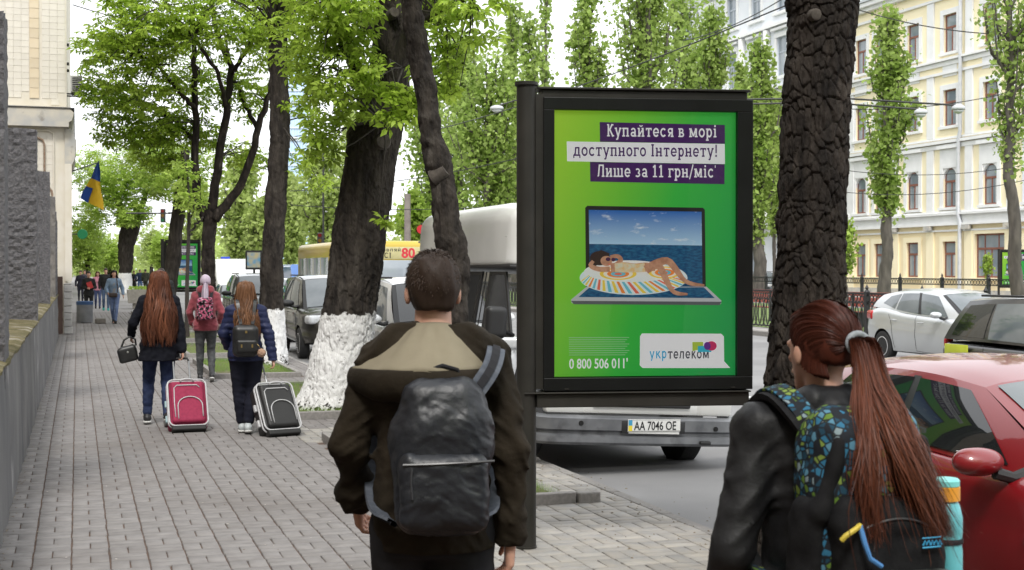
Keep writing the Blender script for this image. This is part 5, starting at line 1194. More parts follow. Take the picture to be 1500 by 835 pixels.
for s in (-1, 1):
    pts_ = [(.10, -.2, 1.36), (.165, -.165, 1.445), (.19, -.07, 1.50), (.18, .04, 1.48), (.17, .14, 1.38), (.165, .155, 1.25), (.185, .1, 1.1), (.17, -.1, 1.02), (.12, -.2, 1.0)] if s > 0 else [(s * .085 + .02, -.17, 1.36), (s * .115 + .01, -.125, 1.42), (s * .135, -.06, 1.44), (s * .145, .04, 1.45), (s * .15, .14, 1.4), (s * .16, .155, 1.25), (s * .185, .1, 1.1), (s * .17, -.1, 1.02), (s * .12, -.2, 1.0)]
    for nm, wdt, off, m_ in (('strap', .038, .0, M('strap_grey', (.07, .08, .1), (.1, .11, .13), rough=.7, sc=40)), ('strap_webbing', .016, .006, M('strap_black', (.02, .02, .023), rough=.8))):
        C, R_, T_ = smooth_path(pts_, [1] * 9, 40); tn = np.gradient(C, axis=0); tn /= np.linalg.norm(tn, axis=1)[:, None]; nrm = np.stack([C[:, 0] * .3, C[:, 1], (C[:, 2] - 1.3) * .9], 1); nrm /= np.linalg.norm(nrm, axis=1)[:, None]; sd_ = np.cross(tn, nrm); sd_ /= np.linalg.norm(sd_, axis=1)[:, None]; nrm = np.cross(sd_, tn)
        v = []; f = []
        for i in range(40):
            for (a_, b_) in ((-1, 0), (1, 0), (1, 1), (-1, 1)): v.append(tuple(C[i] + sd_[i] * a_ * wdt * .75 + nrm[i] * (off + b_ * .01)))
        for i in range(39):
            for q in range(4): f.append((i * 4 + q, i * 4 + (q + 1) % 4, i * 4 + 4 + (q + 1) % 4, i * 4 + 4 + q))
        link(nm, mesh(nm, v, f, m_, False), BPM)
MB().tube([(-.03, -.2, 1.42), (-.02, -.215, 1.45), (.02, -.22, 1.462), (.06, -.215, 1.45), (.07, -.2, 1.42)], .012, 8, sq=.6).build('grab_handle', M('strap_black'), BPM, smooth=True)
# ------------------------------------------------------------------ the red-haired woman in front, right
pw = at(1205, 395, 3.38); LOCW = (pw.x, pw.y, 0); RZW = dir_rot(rad(6))
WOM = thing('person', 'woman in a black leather jacket with a long auburn ponytail, nearest on the right', 'person', LOCW, RZW)
F = Fig(1.66, fem=True, le=(-.265, -.05, 1.13), lw=(-.27, .06, .9), re=(.25, -.04, 1.14), rw=(.2, .12, .98), lk=(-.1, .1, .48), la=(-.1, .05, .09), rk=(.1, .05, .48), ra=(.1, -.2, .14), rp=-.4, head=(.3, .0), ls=(-.175, 0, 1.435), rs=(.175, 0, 1.435))
F.body(WOM, mSKIN, .0075)
mLTH = M('black_leather', (.008, .008, .009), (.013, .013, .014), rough=.55, spec=.3, sc=9, bump=.5, bsc=30, bdist=.006, rvar=.1)
def wx(S):
    k = F.k; S.cone(np.array([-.045, -.05, 1.5]) * k, np.array([.045, -.05, 1.5]) * k, .045, .045, .03); S.cone(np.array([-.07, -.0, 1.48]) * k, np.array([-.06, .06, 1.46]) * k, .035, .03, .02); S.cone(np.array([.07, -.0, 1.48]) * k, np.array([.06, .06, 1.46]) * k, .035, .03, .02)
F.top('leather_jacket', mLTH, WOM, .008, t=.022, hem=.88, st=.012, fold=.007, cuff=.034, wr=(11, 11, 10), extra=wx, seed=4)
F.trousers('jeans', M('dark_denim', (.018, .022, .04), (.03, .035, .06), rough=.85, sc=20), WOM, .012)
for q in 'lr': F.shoe(q, M('black_shoe'), M('white_sole', (.6, .6, .58), rough=.7), WOM)
mAUB = hair_mat('auburn_hair', (.045, .012, .007), (.125, .038, .018), .45)
mAUB2 = hair_mat('auburn_hair_dark', (.035, .009, .006), (.07, .018, .01), .42)
hair_cap(F, mAUB2, WOM, .006, drop=-.05, t=.008)
g = np.random.default_rng(3)
tie = np.array([0.0, -.125, .025])
def slick(n):                              # hair drawn back over the skull to the tie
    az = g.uniform(-2.5, 2.5, n); ph = g.uniform(0, 1, n)
    # start on the hairline: round the brow, the temples, behind the ears and the nape
    el = np.where(np.abs(az) < 1.15, -.35 + .15 * g.random(n), np.where(np.abs(az) < 1.75, .1 + .5 * g.random(n), .62 + .2 * g.random(n)))
    t0 = az + PI                           # 0 = back of head
    s = np.stack([np.sin(az) * .083, np.cos(az) * .1, np.zeros(n)], 1)
    zz = np.interp(np.abs(az), [0, .7, 1.2, 1.6, 2.0, 2.5], [.085, .075, .03, -.02, -.05, -.075]) + g.normal(0, .006, n)
    st = np.stack([np.sin(az) * .081, np.cos(az) * .096 - .015, zz], 1)
    over = np.stack([np.sin(az) * .078, np.cos(az) * .03 - .045, .03 + .105 * np.cos(az * .62) ** 2 * (np.abs(az) < 1.9) + zz * .35 * (np.abs(az) > 1.2)], 1)
    en = tie + np.stack([np.sin(az) * .016, g.normal(0, .004, n) - .0, np.cos(az) * .012], 1)
    C = np.stack([st, st * .45 + over * .55, over * .6 + en * .4, en], 1)
    # keep them on the skull
    c0 = np.array([0, -.022, .035]); rr_ = np.array([.083, .103, .1]); P = bez(C, 14); q = (P - c0) / rr_; L = np.linalg.norm(q, axis=2); lift = np.maximum(1.0 + g.uniform(-.005, .03, (n, 1)), np.minimum(L, 1.28) * 1.0)
    lift[:, -1] = L[:, -1]; lift[:, -2] = np.maximum(L[:, -2], 1.0)
    return c0 + q / L[..., None] * lift[..., None] * rr_
P = slick(5000) * F.k; P = P @ F.head_rot().T + F.J['hd']; ribbons('hair', mAUB2, WOM, P, .0024, axis=(F.J['hd'][0], F.J['hd'][1] - .01))
n = 7000; a = g.uniform(0, 2 * PI, n); q = np.sqrt(g.random(n)); sx, sy = np.cos(a) * q, np.sin(a) * q
HX = F.hp(*tie) - 0; R = F.head_rot()
def pt(x, y, z, w1, w2): return np.stack([x + sx * w1, y + sy * w2, z + 0 * sx + g.normal(0, .004, n)], 1)
tb = np.array(HX); len_ = np.clip(g.normal(.86, .13, n), .3, 1.08)
lf = g.random(n) < .3; sw_ = np.where(lf, -1.0, 1.0)      # a lock falls left, the rest sweeps right
nl = 60; lk = g.integers(0, nl, n); la_ = g.uniform(0, 2 * PI, nl); lq = np.sqrt(g.random(nl)); lx, ly = np.cos(la_) * lq, np.sin(la_) * lq; lf = (lx < -.35)[lk]; lph = g.uniform(0, 6.3, nl)[lk]; sx = lx[lk] + (sx - 0) * .32; sy = ly[lk] + sy * .32; KZ = iter((.0, .25, .45, .6, .7))
def pq(x, y, z, w1, w2):
    t_ = next(KZ); cx = lx[lk] + (sx - lx[lk]) * (1 - t_); return np.stack([tb[0] + np.where(lf, x[0], x[1]) + cx * np.where(lf, w1 * .6, w1) + .012 * t_ * np.sin(lph + z * 22), tb[1] + y + sy * w2, tb[2] + z + g.normal(0, .005, n)], 1)
C = np.stack([pt(tb[0], tb[1], tb[2], .015, .013), pt(tb[0] + .004, tb[1] - .045, tb[2] + .004, .028, .02), pq((-.012, -.004), -.095, -.075, .036, .028), pq((-.035, -.004), -.16, -.15, .046, .03), pq((-.05, .012), -.21, -.23, .046, .028), pq((-.06, .04), -.235, -.31, .046, .025), pq((-.055, .085), -.245, -.42, .036, .02)], 1)
d_ = C - C[:, :1]; P = bez(C, 22); tt = np.linspace(0, 1, 22)[None] * len_[:, None]
P2 = np.stack([[np.interp(tt[i], np.linspace(0, 1, 22), P[i, :, j]) for j in range(3)] for i in range(n)]).transpose(0, 2, 1)
ph = np.round(a * 2) ; P2[..., 0] += .008 * np.sin(tt * 11 + ph[:, None]) * tt; 
P2 += (g.normal(0, 1, (n, 1, 3)) * .012 * (g.random((n, 1, 1)) ** 3)) * (tt ** 2)[..., None] * 3; ribbons('ponytail', mAUB, WOM, P2, .0019, axis=(tb[0], tb[1] - .06))
ti = MB(); cc = Vector(HX) + Vector((.003, -.018, .002))
ring = [cc + Vector((math.cos(q_) * .026, -.004 + math.sin(q_) * .006, math.sin(q_) * .024)) for q_ in np.linspace(0, 2 * PI, 25)]
ti.tube(ring, .0085, 8, cap=False).build('hair_tie', M('grey_elastic', (.2, .22, .24), (.28, .3, .32), rough=.8, sc=90), WOM, smooth='all')
BPW = thing('backpack', 'black backpack with a bright blue-green floral panel on the red-haired woman', 'backpack', LOCW, RZW)
mNYL = M('black_nylon', (.007, .007, .008), (.012, .012, .013), rough=.8, sc=30, bump=.3, bsc=120, bdist=.003)
mFLW = bpy.data.materials.new('floral_print'); mFLW.use_nodes = True; MATS['floral_print'] = mFLW
n_ = mFLW.node_tree; B_ = n_.nodes['Principled BSDF']; B_.inputs['Roughness'].default_value = .75; tc_ = n_.nodes.new('ShaderNodeTexCoord'); vo_ = n_.nodes.new('ShaderNodeTexVoronoi'); vo_.inputs['Scale'].default_value = 58; vo_.inputs['Randomness'].default_value = 1
vd_ = n_.nodes.new('ShaderNodeTexVoronoi'); vd_.feature = 'DISTANCE_TO_EDGE'; vd_.inputs['Scale'].default_value = 58
cr_ = n_.nodes.new('ShaderNodeValToRGB'); cr_.color_ramp.interpolation = 'CONSTANT'
for p_, c_ in ((0, (.015, .05, .08)), (.2, (.03, .14, .24)), (.36, (.10, .18, .03)), (.5, (.012, .015, .02)), (.62, (.08, .2, .28)), (.74, (.17, .24, .05)), (.84, (.012, .015, .02)), (.94, (.2, .26, .28))):
    e_ = cr_.color_ramp.elements.new(p_) if p_ else cr_.color_ramp.elements[0]; e_.color = (*c_, 1); e_.position = p_
sx_ = n_.nodes.new('ShaderNodeSeparateColor'); mr_ = n_.nodes.new('ShaderNodeMapRange'); mr_.inputs[1].default_value = .05; mr_.inputs[2].default_value = .16; mxx = n_.nodes.new('ShaderNodeMix'); mxx.data_type = 'RGBA'; mxx.inputs[6].default_value = (.012, .014, .018, 1)
for a_, b_ in ((tc_.outputs['Object'], vo_.inputs['Vector']), (tc_.outputs['Object'], vd_.inputs['Vector']), (vo_.outputs['Color'], sx_.inputs[0]), (sx_.outputs[0], cr_.inputs[0]), (vd_.outputs['Distance'], mr_.inputs[0]), (mr_.outputs[0], mxx.inputs[0]), (cr_.outputs[0], mxx.inputs[7]), (mxx.outputs[2], B_.inputs['Base Color'])): n_.links.new(a_, b_)
S = SDF((-.24, -.46, .8), (.26, -.05, 1.5), .007); S.rbox((.0, -.205, 1.17), (.135, .09, .24), .07, .0); S.rbox((.0, -.195, 1.31), (.11, .07, .11), .06, .06)
S.disp(lambda P: .009 * fbm(P * 9, 3, 28)); S.build('pack', mFLW, BPW)
S = SDF((-.24, -.5, .8), (.26, -.18, 1.32), .007); S.rbox((.02, -.295, 1.07), (.13, .06, .14), .045, .0); S.rbox((.02, -.29, 1.2), (.115, .045, .04), .03, .04)
S.disp(lambda P: .008 * fbm(P * 10, 3, 38)); S.build('front_pocket', mNYL, BPW)
S = SDF((-.26, -.45, .8), (.28, -.1, 1.5), .008)
for s in (-1, 1): S.cone((s * .135, -.2, .96), (s * .13, -.215, 1.2), .042, .035, .02, sq=(1, 1.6, 1))
S.cone((.12, -.27, 1.35), (.15, -.25, 1.2), .022, .025, .02); S.cone((-.08, -.27, 1.36), (-.12, -.27, 1.2), .022, .025, .02);  S.disp(lambda P: .006 * fbm(P * 12, 2, 9)); S.build('side_panels', mNYL, BPW)
S = SDF((-.2, -.42, .95), (.26, -.28, 1.12), .006); S.rbox((.04, -.36, 1.02), (.11, .02, .06), .018, .0); S.disp(lambda P: .004 * fbm(P * 20, 2, 9)); S.build('lower_pocket', M('clear_pocket', (.022, .022, .022), (.06, .065, .06), rough=.3, sc=22, lo=.5, hi=.7), BPW)
for (x_, z_, c_) in ((-.02, 1.035, (.35, .25, .2)), (.02, 1.0, (.07, .09, .05)), (.06, 1.04, (.05, .05, .06)), (.09, 1.0, (.08, .1, .06)), (.0, .985, (.1, .12, .06)), (.1, 1.045, (.25, .22, .1)), (.045, .99, (.03, .05, .09))):
    MB().lathe([(.0, -.3855), (.013, -.385), (.016, -.381), (.016, -.375)], 14, (x_, 0, z_), ax='y').build('badge', M('badge_%.2f' % c_[0], c_, rough=.35), BPW, smooth=True)
MB().tube([(-.08 + .0185 * i, -.35 - .006 * math.sin(i / 11 * PI), 1.165 + .03 * math.sin(i / 11 * PI)) for i in range(12)], .003, 6).build('zip', M('zip_black'), BPW, smooth=True)
MB().tube([(-.075, -.362, 1.185), (-.09, -.374, 1.18), (-.115, -.376, 1.166), (-.122, -.37, 1.155)], .006, 7).build('zip_pull', M('pull_yellow', (.55, .42, .05), rough=.6), BPW, smooth=True)
MB().tube([(-.075, -.362, 1.185), (-.072, -.378, 1.15), (-.06, -.38, 1.115), (-.03, -.376, 1.095)], .006, 7).build('zip_pull', M('pull_blue', (.06, .2, .45), rough=.6), BPW, smooth=True)
lg = MB()      # small blue squiggle mark
for q in range(5): lg.tube([(.075 + q * .009, -.366, 1.135 + .004 * (q % 2)), (.079 + q * .009, -.368, 1.146), (.083 + q * .009, -.367, 1.136)], .0022, 5)
lg.tube([(.073, -.367, 1.130), (.095, -.3685, 1.131), (.118, -.367, 1.132)], .002, 5); lg.tube([(.073, -.366, 1.151), (.095, -.3675, 1.152), (.118, -.366, 1.153)], .0018, 5)
lg.build('brand_mark', M('mark_blue', (.05, .35, .6), rough=.6), BPW)
def strap(parent, pts_, wdt, th, m_, name='strap'):
    C, R_, T_ = smooth_path(pts_, [1] * len(pts_), 40); tn = np.gradient(C, axis=0); tn /= np.linalg.norm(tn, axis=1)[:, None]; nrm = np.stack([C[:, 0] * .3, C[:, 1], (C[:, 2] - 1.25) * .9], 1); nrm /= np.linalg.norm(nrm, axis=1)[:, None]; sd_ = np.cross(tn, nrm); sd_ /= np.linalg.norm(sd_, axis=1)[:, None]; nrm = np.cross(sd_, tn); v = []; f = []
    for i in range(40):
        for (a_, b_) in ((-1, 0), (1, 0), (1, 1), (-1, 1)): v.append(tuple(C[i] + sd_[i] * a_ * wdt / 2 + nrm[i] * b_ * th))
    for i in range(39):
        for q in range(4): f.append((i * 4 + q, i * 4 + (q + 1) % 4, i * 4 + 4 + (q + 1) % 4, i * 4 + 4 + q))
    o = link(name, mesh(name, v, f, m_, False), parent); return o
for s in (-1, 1):
    SP = [(s * .085 + .01, -.15, 1.34), (s * .11, -.12, 1.40), (s * .13, -.04, 1.44), (s * .135, .05, 1.42), (s * .14, .14, 1.32), (s * .15, .145, 1.2), (s * .17, .08, 1.05), (s * .15, -.12, .99)]
    strap(BPW, SP, .07, .016, mNYL); strap(BPW, [tuple(np.array(q_) + np.array([0, q_[1] * .02, .018 * (q_[2] > 1.36)])) for q_ in SP], .05, .006, mFLW, 'strap_print')
BOT = thing('water_bottle', 'turquoise sports bottle with orange collar in the backpack side pocket', 'bottle', LOCW, RZW)
bx, by, b0 = .205, -.235, .925
mBOT = M('turquoise_plastic', (.10, .42, .48), (.13, .47, .52), rough=.3, sc=6, spec=.5)
MB().lathe([(.0, b0), (.034, b0), (.037, b0 + .02), (.037, b0 + .17), (.034, b0 + .19), (.037, b0 + .21), (.037, b0 + .245), (.03, b0 + .275), (.024, b0 + .285)], 28, (bx, by, 0)).build('flask', mBOT, BOT, smooth=True)
MB().lathe([(.024, b0 + .284), (.031, b0 + .286), (.031, b0 + .317), (.027, b0 + .319)], 28, (bx, by, 0)).build('collar', M('orange_plastic', (.75, .32, .03), rough=.4), BOT, smooth=True)
MB().lathe([(.027, b0 + .318), (.03, b0 + .32), (.03, b0 + .332), (.026, b0 + .337), (0, b0 + .338)], 28, (bx, by, 0)).build('cap', M('turquoise_cap', (.2, .62, .6), rough=.4), BOT, smooth=True)
MB().lathe([(.0375, b0 + .186), (.0385, b0 + .188), (.0385, b0 + .196), (.0375, b0 + .198)], 28, (bx, by, 0)).build('band', M('strap_black'), BOT, smooth=True)
# ------------------------------------------------------------------ three girls with suitcases
# long red hair, dark coat
p1 = ground(233, 624); L1 = (p1.x, p1.y, 0); RZ1 = dir_rot(rad(2))
W1 = thing('person', 'girl with very long red hair and black coat pulling the crimson suitcase', 'person', L1, RZ1)
F = Fig(1.73, fem=True, le=(-.285, -.0, 1.17), lw=(-.30, .14, 1.03), re=(.225, -.06, 1.13), rw=(.25, -.1, .86), lk=(-.115, .2, .5), la=(-.13, .22, .1), rk=(.085, .05, .49), ra=(.085, -.16, .13), rp=-.45, lp=.0, head=(-.0, 0))
F.body(W1, mSKIN, .013, 1.2)
F.top('coat', M('black_wool', (.006, .0065, .011), (.01, .011, .016), rough=.9, sc=20, bump=.2), W1, .013, t=.03, hem=.74, st=.012, fold=.009, cuff=.038, sleeve=.97, flare=.12)
F.trousers('jeans', M('blue_jeans', (.02, .03, .075), (.04, .055, .115), rough=.85, sc=14, c3=(.09, .11, .18), c3sc=6, c3lo=.6, c3hi=.75), W1, .012, t=.014, kt=.012)
for q in 'lr': F.shoe(q, M('black_shoe'), M('white_sole', (.6, .6, .58), rough=.7), W1, .012)
mRED = hair_mat('red_hair', (.06, .022, .013), (.17, .062, .032), .5)
hair_cap(F, hair_mat('red_hair_dark', (.05, .016, .01), (.09, .03, .015)), W1, .012, drop=-.12, t=.014)
long_hair(F, mRED, W1, 2800, .66, .195, .007, 2, wave=.022, back=.16, thick=.09)
HB = thing('handbag', 'black handbag hanging from the arm of the girl in the black coat', 'handbag', L1, RZ1)
S = SDF((-.56, -.1, .66), (-.16, .28, 1.02), .009); R45 = np.array(Matrix.Rotation(rad(-14), 3, 'Y')); S.rbox((-.34, .1, .8), (.105, .06, .085), .03, 0, rot=R45); S.rbox((-.335, .1, .84), (.085, .05, .06), .03, .03, rot=R45)
S.build('bag', M('bag_leather', (.012, .012, .013), (.02, .02, .02), rough=.4, sc=20), HB)
MB().tube([(-.41, .1, .88), (-.38, .1, .96), (-.32, .1, 1.0), (-.26, .1, .97), (-.25, .1, .9)], .011, 8).build('handle', M('bag_leather'), HB, smooth=True)
MB().lathe([(0, -.004), (.012, -.002), (.012, .004)], 10, (-.34, .036, .83), ax='y').build('clasp', M('steel', (.6, .6, .6), rough=.3, metal=1), HB)
# lilac ponytail, pink hoodie
p2 = ground(301, 559); L2 = (p2.x, p2.y, 0)
W2 = thing('person', 'girl with lilac ponytail, pink hoodie and grey leggings', 'person', L2, dir_rot(rad(5)))
F = Fig(1.66, fem=True, le=(-.26, -.0, 1.15), lw=(-.22, .12, .96), re=(.26, -.02, 1.15), rw=(.22, .12, .98), lk=(-.09, .1, .5), la=(-.09, .12, .09), rk=(.09, .08, .49), ra=(.1, -.12, .12), rp=-.35)
F.body(W2, mSKIN, .014)
F.top('hoodie', M('pink_fleece', (.21, .042, .055), (.27, .06, .075), rough=.95, sc=10, sheen=.3), W2, .014, t=.032, hem=.84, st=.014, fold=.009, cuff=.04, extra=lambda S: S.cone(np.array([-.07, -.07, 1.43]), np.array([.07, -.07, 1.43]), .065, .065, .03))
F.trousers('leggings', M('grey_leggings', (.05, .052, .055), (.085, .088, .09), rough=.9, sc=18), W2, .012, t=.01, kt=.009)
for q in 'lr': F.shoe(q, M('black_shoe'), M('white_sole'), W2, .014)
mLIL = hair_mat('lilac_hair', (.3, .24, .3), (.42, .36, .42), .5)
hair_cap(F, mLIL, W2, .012, drop=-.05, t=.012)
g = np.random.default_rng(8); n = 420; a = g.uniform(0, 2 * PI, n); q = np.sqrt(g.random(n)); sx, sy = np.cos(a) * q, np.sin(a) * q; tb = F.hp(0, -.11, -.005)
P = bez(np.stack([np.stack([tb[0] + sx * w1 + xo, tb[1] + yo + sy * w1, tb[2] + zo + g.normal(0, .01, n)], 1) for (w1, xo, yo, zo) in ((.015, 0, 0, 0), (.03, 0, -.05, -.02), (.05, -.005, -.085, -.14), (.05, -.01, -.11, -.27), (.035, -.02, -.13, -.4))], 1), 12); ribbons('ponytail', mLIL, W2, P, .008, axis=(tb[0], tb[1] - .05))
MB().tube([(tb[0] - .02, tb[1] - .02, tb[2]), (tb[0], tb[1] - .035, tb[2]), (tb[0] + .02, tb[1] - .02, tb[2])], .014, 7).build('hair_tie', M('strap_black'), W2)
mPAT = M('pink_black_print', (.35, .08, .14), (.012, .01, .012), rough=.8, sc=26, det=1, lo=.46, hi=.52, c3=(.6, .45, .5), c3sc=34, c3lo=.6, c3hi=.63)
BP2 = thing('backpack', 'small pink and black patterned backpack on the girl in pink', 'backpack', L2, dir_rot(rad(5)))
S = SDF((-.22, -.42, .85), (.2, -.05, 1.4), .01); S.rbox((-.01, -.24, 1.13), (.125, .075, .16), .05, 0); S.build('pack', mPAT, BP2)
S = SDF((-.22, -.42, .85), (.2, -.2, 1.2), .01); S.rbox((-.01, -.325, 1.05), (.095, .03, .07), .025, 0); S.build('front_pocket', mPAT, BP2)
S = SDF((-.22, -.42, 1.1), (.2, -.05, 1.45), .01); S.rbox((-.01, -.25, 1.27), (.115, .085, .035), .03, 0, rot=np.array(Matrix.Rotation(.3, 3, 'X'))); S.build('flap', mPAT, BP2)
for s in (-1, 1): strap(BP2, [(s * .08, -.16, 1.3), (s * .1, -.08, 1.44), (s * .11, .02, 1.44), (s * .12, .15, 1.3), (s * .14, .1, 1.05), (s * .12, -.16, 1.0)], .045, .012, M('strap_black'))
# brown waves, blue quilted jacket
p3 = ground(360, 635); L3 = (p3.x, p3.y, 0); RZ3 = dir_rot(rad(4))
W3 = thing('person', 'girl with brown wavy hair and navy quilted jacket pulling the black suitcase', 'person', L3, RZ3)
F = Fig(1.62, fem=True, le=(-.25, .02, 1.16), lw=(-.2, .15, 1.0), re=(.255, -.06, 1.15), rw=(.3, -.09, .86), lk=(-.07, .1, .5), la=(-.04, .12, .09), rk=(.08, .04, .48), ra=(.02, -.06, .1), rp=-.15, head=(-.12, .05))
F.body(W3, mSKIN, .013, 1.2)
def quilt(P): return .010 * np.abs(np.sin(P[:, 2] * PI / .062)) ** .6 + .004 * fbm(P * 14, 2, 3)
def qx(S): S.disp(quilt, .08)
F.top('quilted_jacket', M('navy_nylon', (.016, .02, .055), (.024, .03, .075), rough=.5, sc=10), W3, .011, t=.026, hem=.84, st=.012, fold=.004, cuff=.038, extra=qx)
F.trousers('trousers', M('navy_trousers', (.010, .011, .02), (.016, .017, .028), rough=.9, sc=10), W3, .012, t=.022, kt=.024, end=.14)
for q in 'lr': F.shoe(q, M('silver_shoe', (.4, .44, .45), (.5, .54, .55), rough=.5, sc=20), M('white_sole'), W3, .012)
mBRH = hair_mat('brown_hair', (.1, .045, .022), (.19, .095, .05), .45)
hair_cap(F, hair_mat('brown_hair_dark', (.07, .033, .018), (.11, .05, .028)), W3, .012, drop=-.1, t=.012)
long_hair(F, mBRH, W3, 1700, .52, .15, .007, 6, wave=.02, back=.15, thick=.06)
BP3 = thing('backpack', 'small black leather backpack with a fur bobble on the girl in navy', 'backpack', L3, RZ3)
S = SDF((-.25, -.42, .75), (.25, -.05, 1.4), .009); S.rbox((-.015, -.235, 1.0), (.135, .07, .17), .065, 0); S.build('pack', M('bag_leather'), BP3)
S = SDF((-.25, -.42, .8), (.25, -.2, 1.2), .009); S.rbox((-.005, -.318, .95), (.105, .03, .065), .022, 0); S.build('front_pocket', M('bag_leather'), BP3)
for x_ in (-.06, .05): box('buckle', M('brass', (.5, .36, .15), rough=.35, metal=1), BP3, x_ - .008, x_ + .008, -.356, -.349, .935, .97)
box('emblem', M('brass'), BP3, -.022, .0, -.312, -.306, 1.085, 1.11)
MB().tube([(.07, -.3, 1.0), (.12, -.31, .95), (.145, -.3, .9)], .004, 5).build('chain', M('brass'), BP3); 
S = SDF((.05, -.4, .78), (.24, -.2, .97), .008); S.ball((.148, -.295, .875), .045, 0); S.disp(lambda P: .008 * fbm(P * 90, 2, 2)); S.build('fur_bobble', M('tan_fur', (.3, .18, .12), (.4, .26, .18), rough=1, sc=80), BP3)
for s in (-1, 1): strap(BP3, [(s * .06, -.18, 1.17), (s * .09, -.1, 1.4), (s * .1, .02, 1.41), (s * .12, .14, 1.28), (s * .14, .1, 1.0), (s * .12, -.16, .88)], .035, .01, M('bag_leather'))
# ------------------------------------------------------------------ suitcases
def suitcase(label, col, loc, rz, tilt, W=.42, H=.56, Dp=.22, hx=-.0):
    r_ = thing('suitcase', label, 'suitcase', loc, rz, group='wheeled suitcases'); R = Matrix.Rotation(tilt, 3, 'X')   # top leans away from us
    wz = .045; piv = Vector((0, 0, wz))
    def tr(o): o.matrix_local = Matrix.Translation(piv) @ R.to_4x4() ; return o
    mF = M('case_' + col, {'crimson': (.24, .012, .05), 'black': (.018, .018, .018)}[col], {'crimson': (.3, .02, .065), 'black': (.028, .028, .028)}[col], rough=.8, sc=30, bump=.25, bsc=300, bdist=.002)
    mP = M('case_piping', (.42, .42, .43), (.52, .52, .53), rough=.5, sc=20); mK = M('case_black', (.018, .018, .018))
    S = SDF((-.3, -.06, -.05), (.3, .32, .7), .009); S.rbox((0, Dp / 2, H / 2 + .03), (W / 2, Dp / 2, H / 2), .06, 0); S.disp(lambda P: .004 * fbm(P * 6, 2, 3)); tr(S.build('shell', mF if col == 'crimson' else mK, r_))
    S = SDF((-.3, -.09, -.02), (.3, .1, .7), .008); S.rbox((0, -.005, H / 2 + .03), (W / 2 - .035, .035, H / 2 - .035), .03, 0); S.disp(lambda P: .004 * fbm(P * 7, 2, 5)); fp = tr(S.build('front_panel', mF, r_))
    def rr(w_, h_, c, n=7): return [(sx_ * (w_ - c) + c * math.cos(a), sz_ * (h_ - c) + c * math.sin(a)) for sx_, sz_, a0 in ((1, 1, 0), (-1, 1, PI / 2), (-1, -1, PI), (1, -1, 1.5 * PI)) for a in np.linspace(a0, a0 + PI / 2, n)]
    for (w_, h_, y_, rp_) in ((W / 2 - .005, H / 2 - .005, -.005, .010), (W / 2 - .005, H / 2 - .005, .05, .014)):
        P_ = [(x_, y_, z_ + H / 2 + .03) for x_, z_ in rr(w_, h_, .065)]; tr(MB().tube(P_ + [P_[0]], rp_, 7, cap=False).build('piping', mP, r_, smooth='all'))
    arc = [(-.11, -.046, .1)] + [(-.11 + .0, -.047, .22)] + [(.02 + .13 * math.cos(a) , -.048, .25 + .11 * math.sin(a)) for a in np.linspace(PI, 0, 12)] + [(.15, -.046, .12)]
    tr(MB().tube(arc, .006, 6).build('pocket_piping', mP, r_, smooth='all'))
    tr(MB().tube([(-.14, -.042, .12), (-.145, -.044, .3), (-.14, -.042, .47), (-.11, -.046, .5), (.1, -.046, .5), (.13, -.044, .47)], .006, 6).build('pocket_piping', mP, r_, smooth='all'))
    tr(MB().tube([(-.07, -.045, H - .02), (-.06, -.06, H - .0), (.0, -.066, H + .005), (.06, -.06, H), (.07, -.045, H - .02)], .011, 7).build('grab_handle', mP, r_, smooth='all'))
    for s in (-1, 1):
        MB().lathe([(0, -.018), (.035, -.018), (.042, -.01), (.042, .01), (.035, .018), (0, .018)], 18, (s * (W / 2 - .05), .03, .043), ax='x').build('wheel', M('rubber_black', (.015, .015, .015), rough=.7), r_, smooth=True)
    tr(MB().box(-W / 2 + .03, W / 2 - .03, -.02, .1, -.02, .035, b=.012).build('wheel_housing', M('rubber_black'), r_))
    mS = M('telescopic_steel', (.28, .29, .3), rough=.35, metal=.8); hl = .40
    b = MB()
    for s in (-1, 1): tr(MB().tube([(hx + s * .085, Dp - .03, H - .05), (hx + s * .085, Dp - .03, H + hl - .03)], .009, 8).build('handle_tube', mS, r_, smooth=True))
    tr(MB().tube([(hx - .085, Dp - .03, H + hl - .04), (hx - .07, Dp - .03, H + hl - .005), (hx, Dp - .03, H + hl), (hx + .07, Dp - .03, H + hl - .005), (hx + .085, Dp - .03, H + hl - .04)], .013, 8).build('handle_grip', mK, r_, smooth=True))
    for z_ in (.12, .3): tr(MB().box(-W / 2 - .025, -W / 2 + .01, .08, .12, z_, z_ + .08, b=.008).build('side_foot', mP if col != 'crimson' else M('case_feet', (.3, .42, .44), rough=.6), r_))
    return r_
q = ground(277, 634); suitcase('crimson wheeled suitcase with grey piping', 'crimson', (q.x, q.y, 0), dir_rot(rad(-2)), rad(-32), hx=-.02)
q = ground(417, 640); suitcase('black wheeled suitcase with pale piping, tilted beside the white tree foot', 'black', (q.x, q.y, 0), rad(16), rad(-32), hx=-.06)
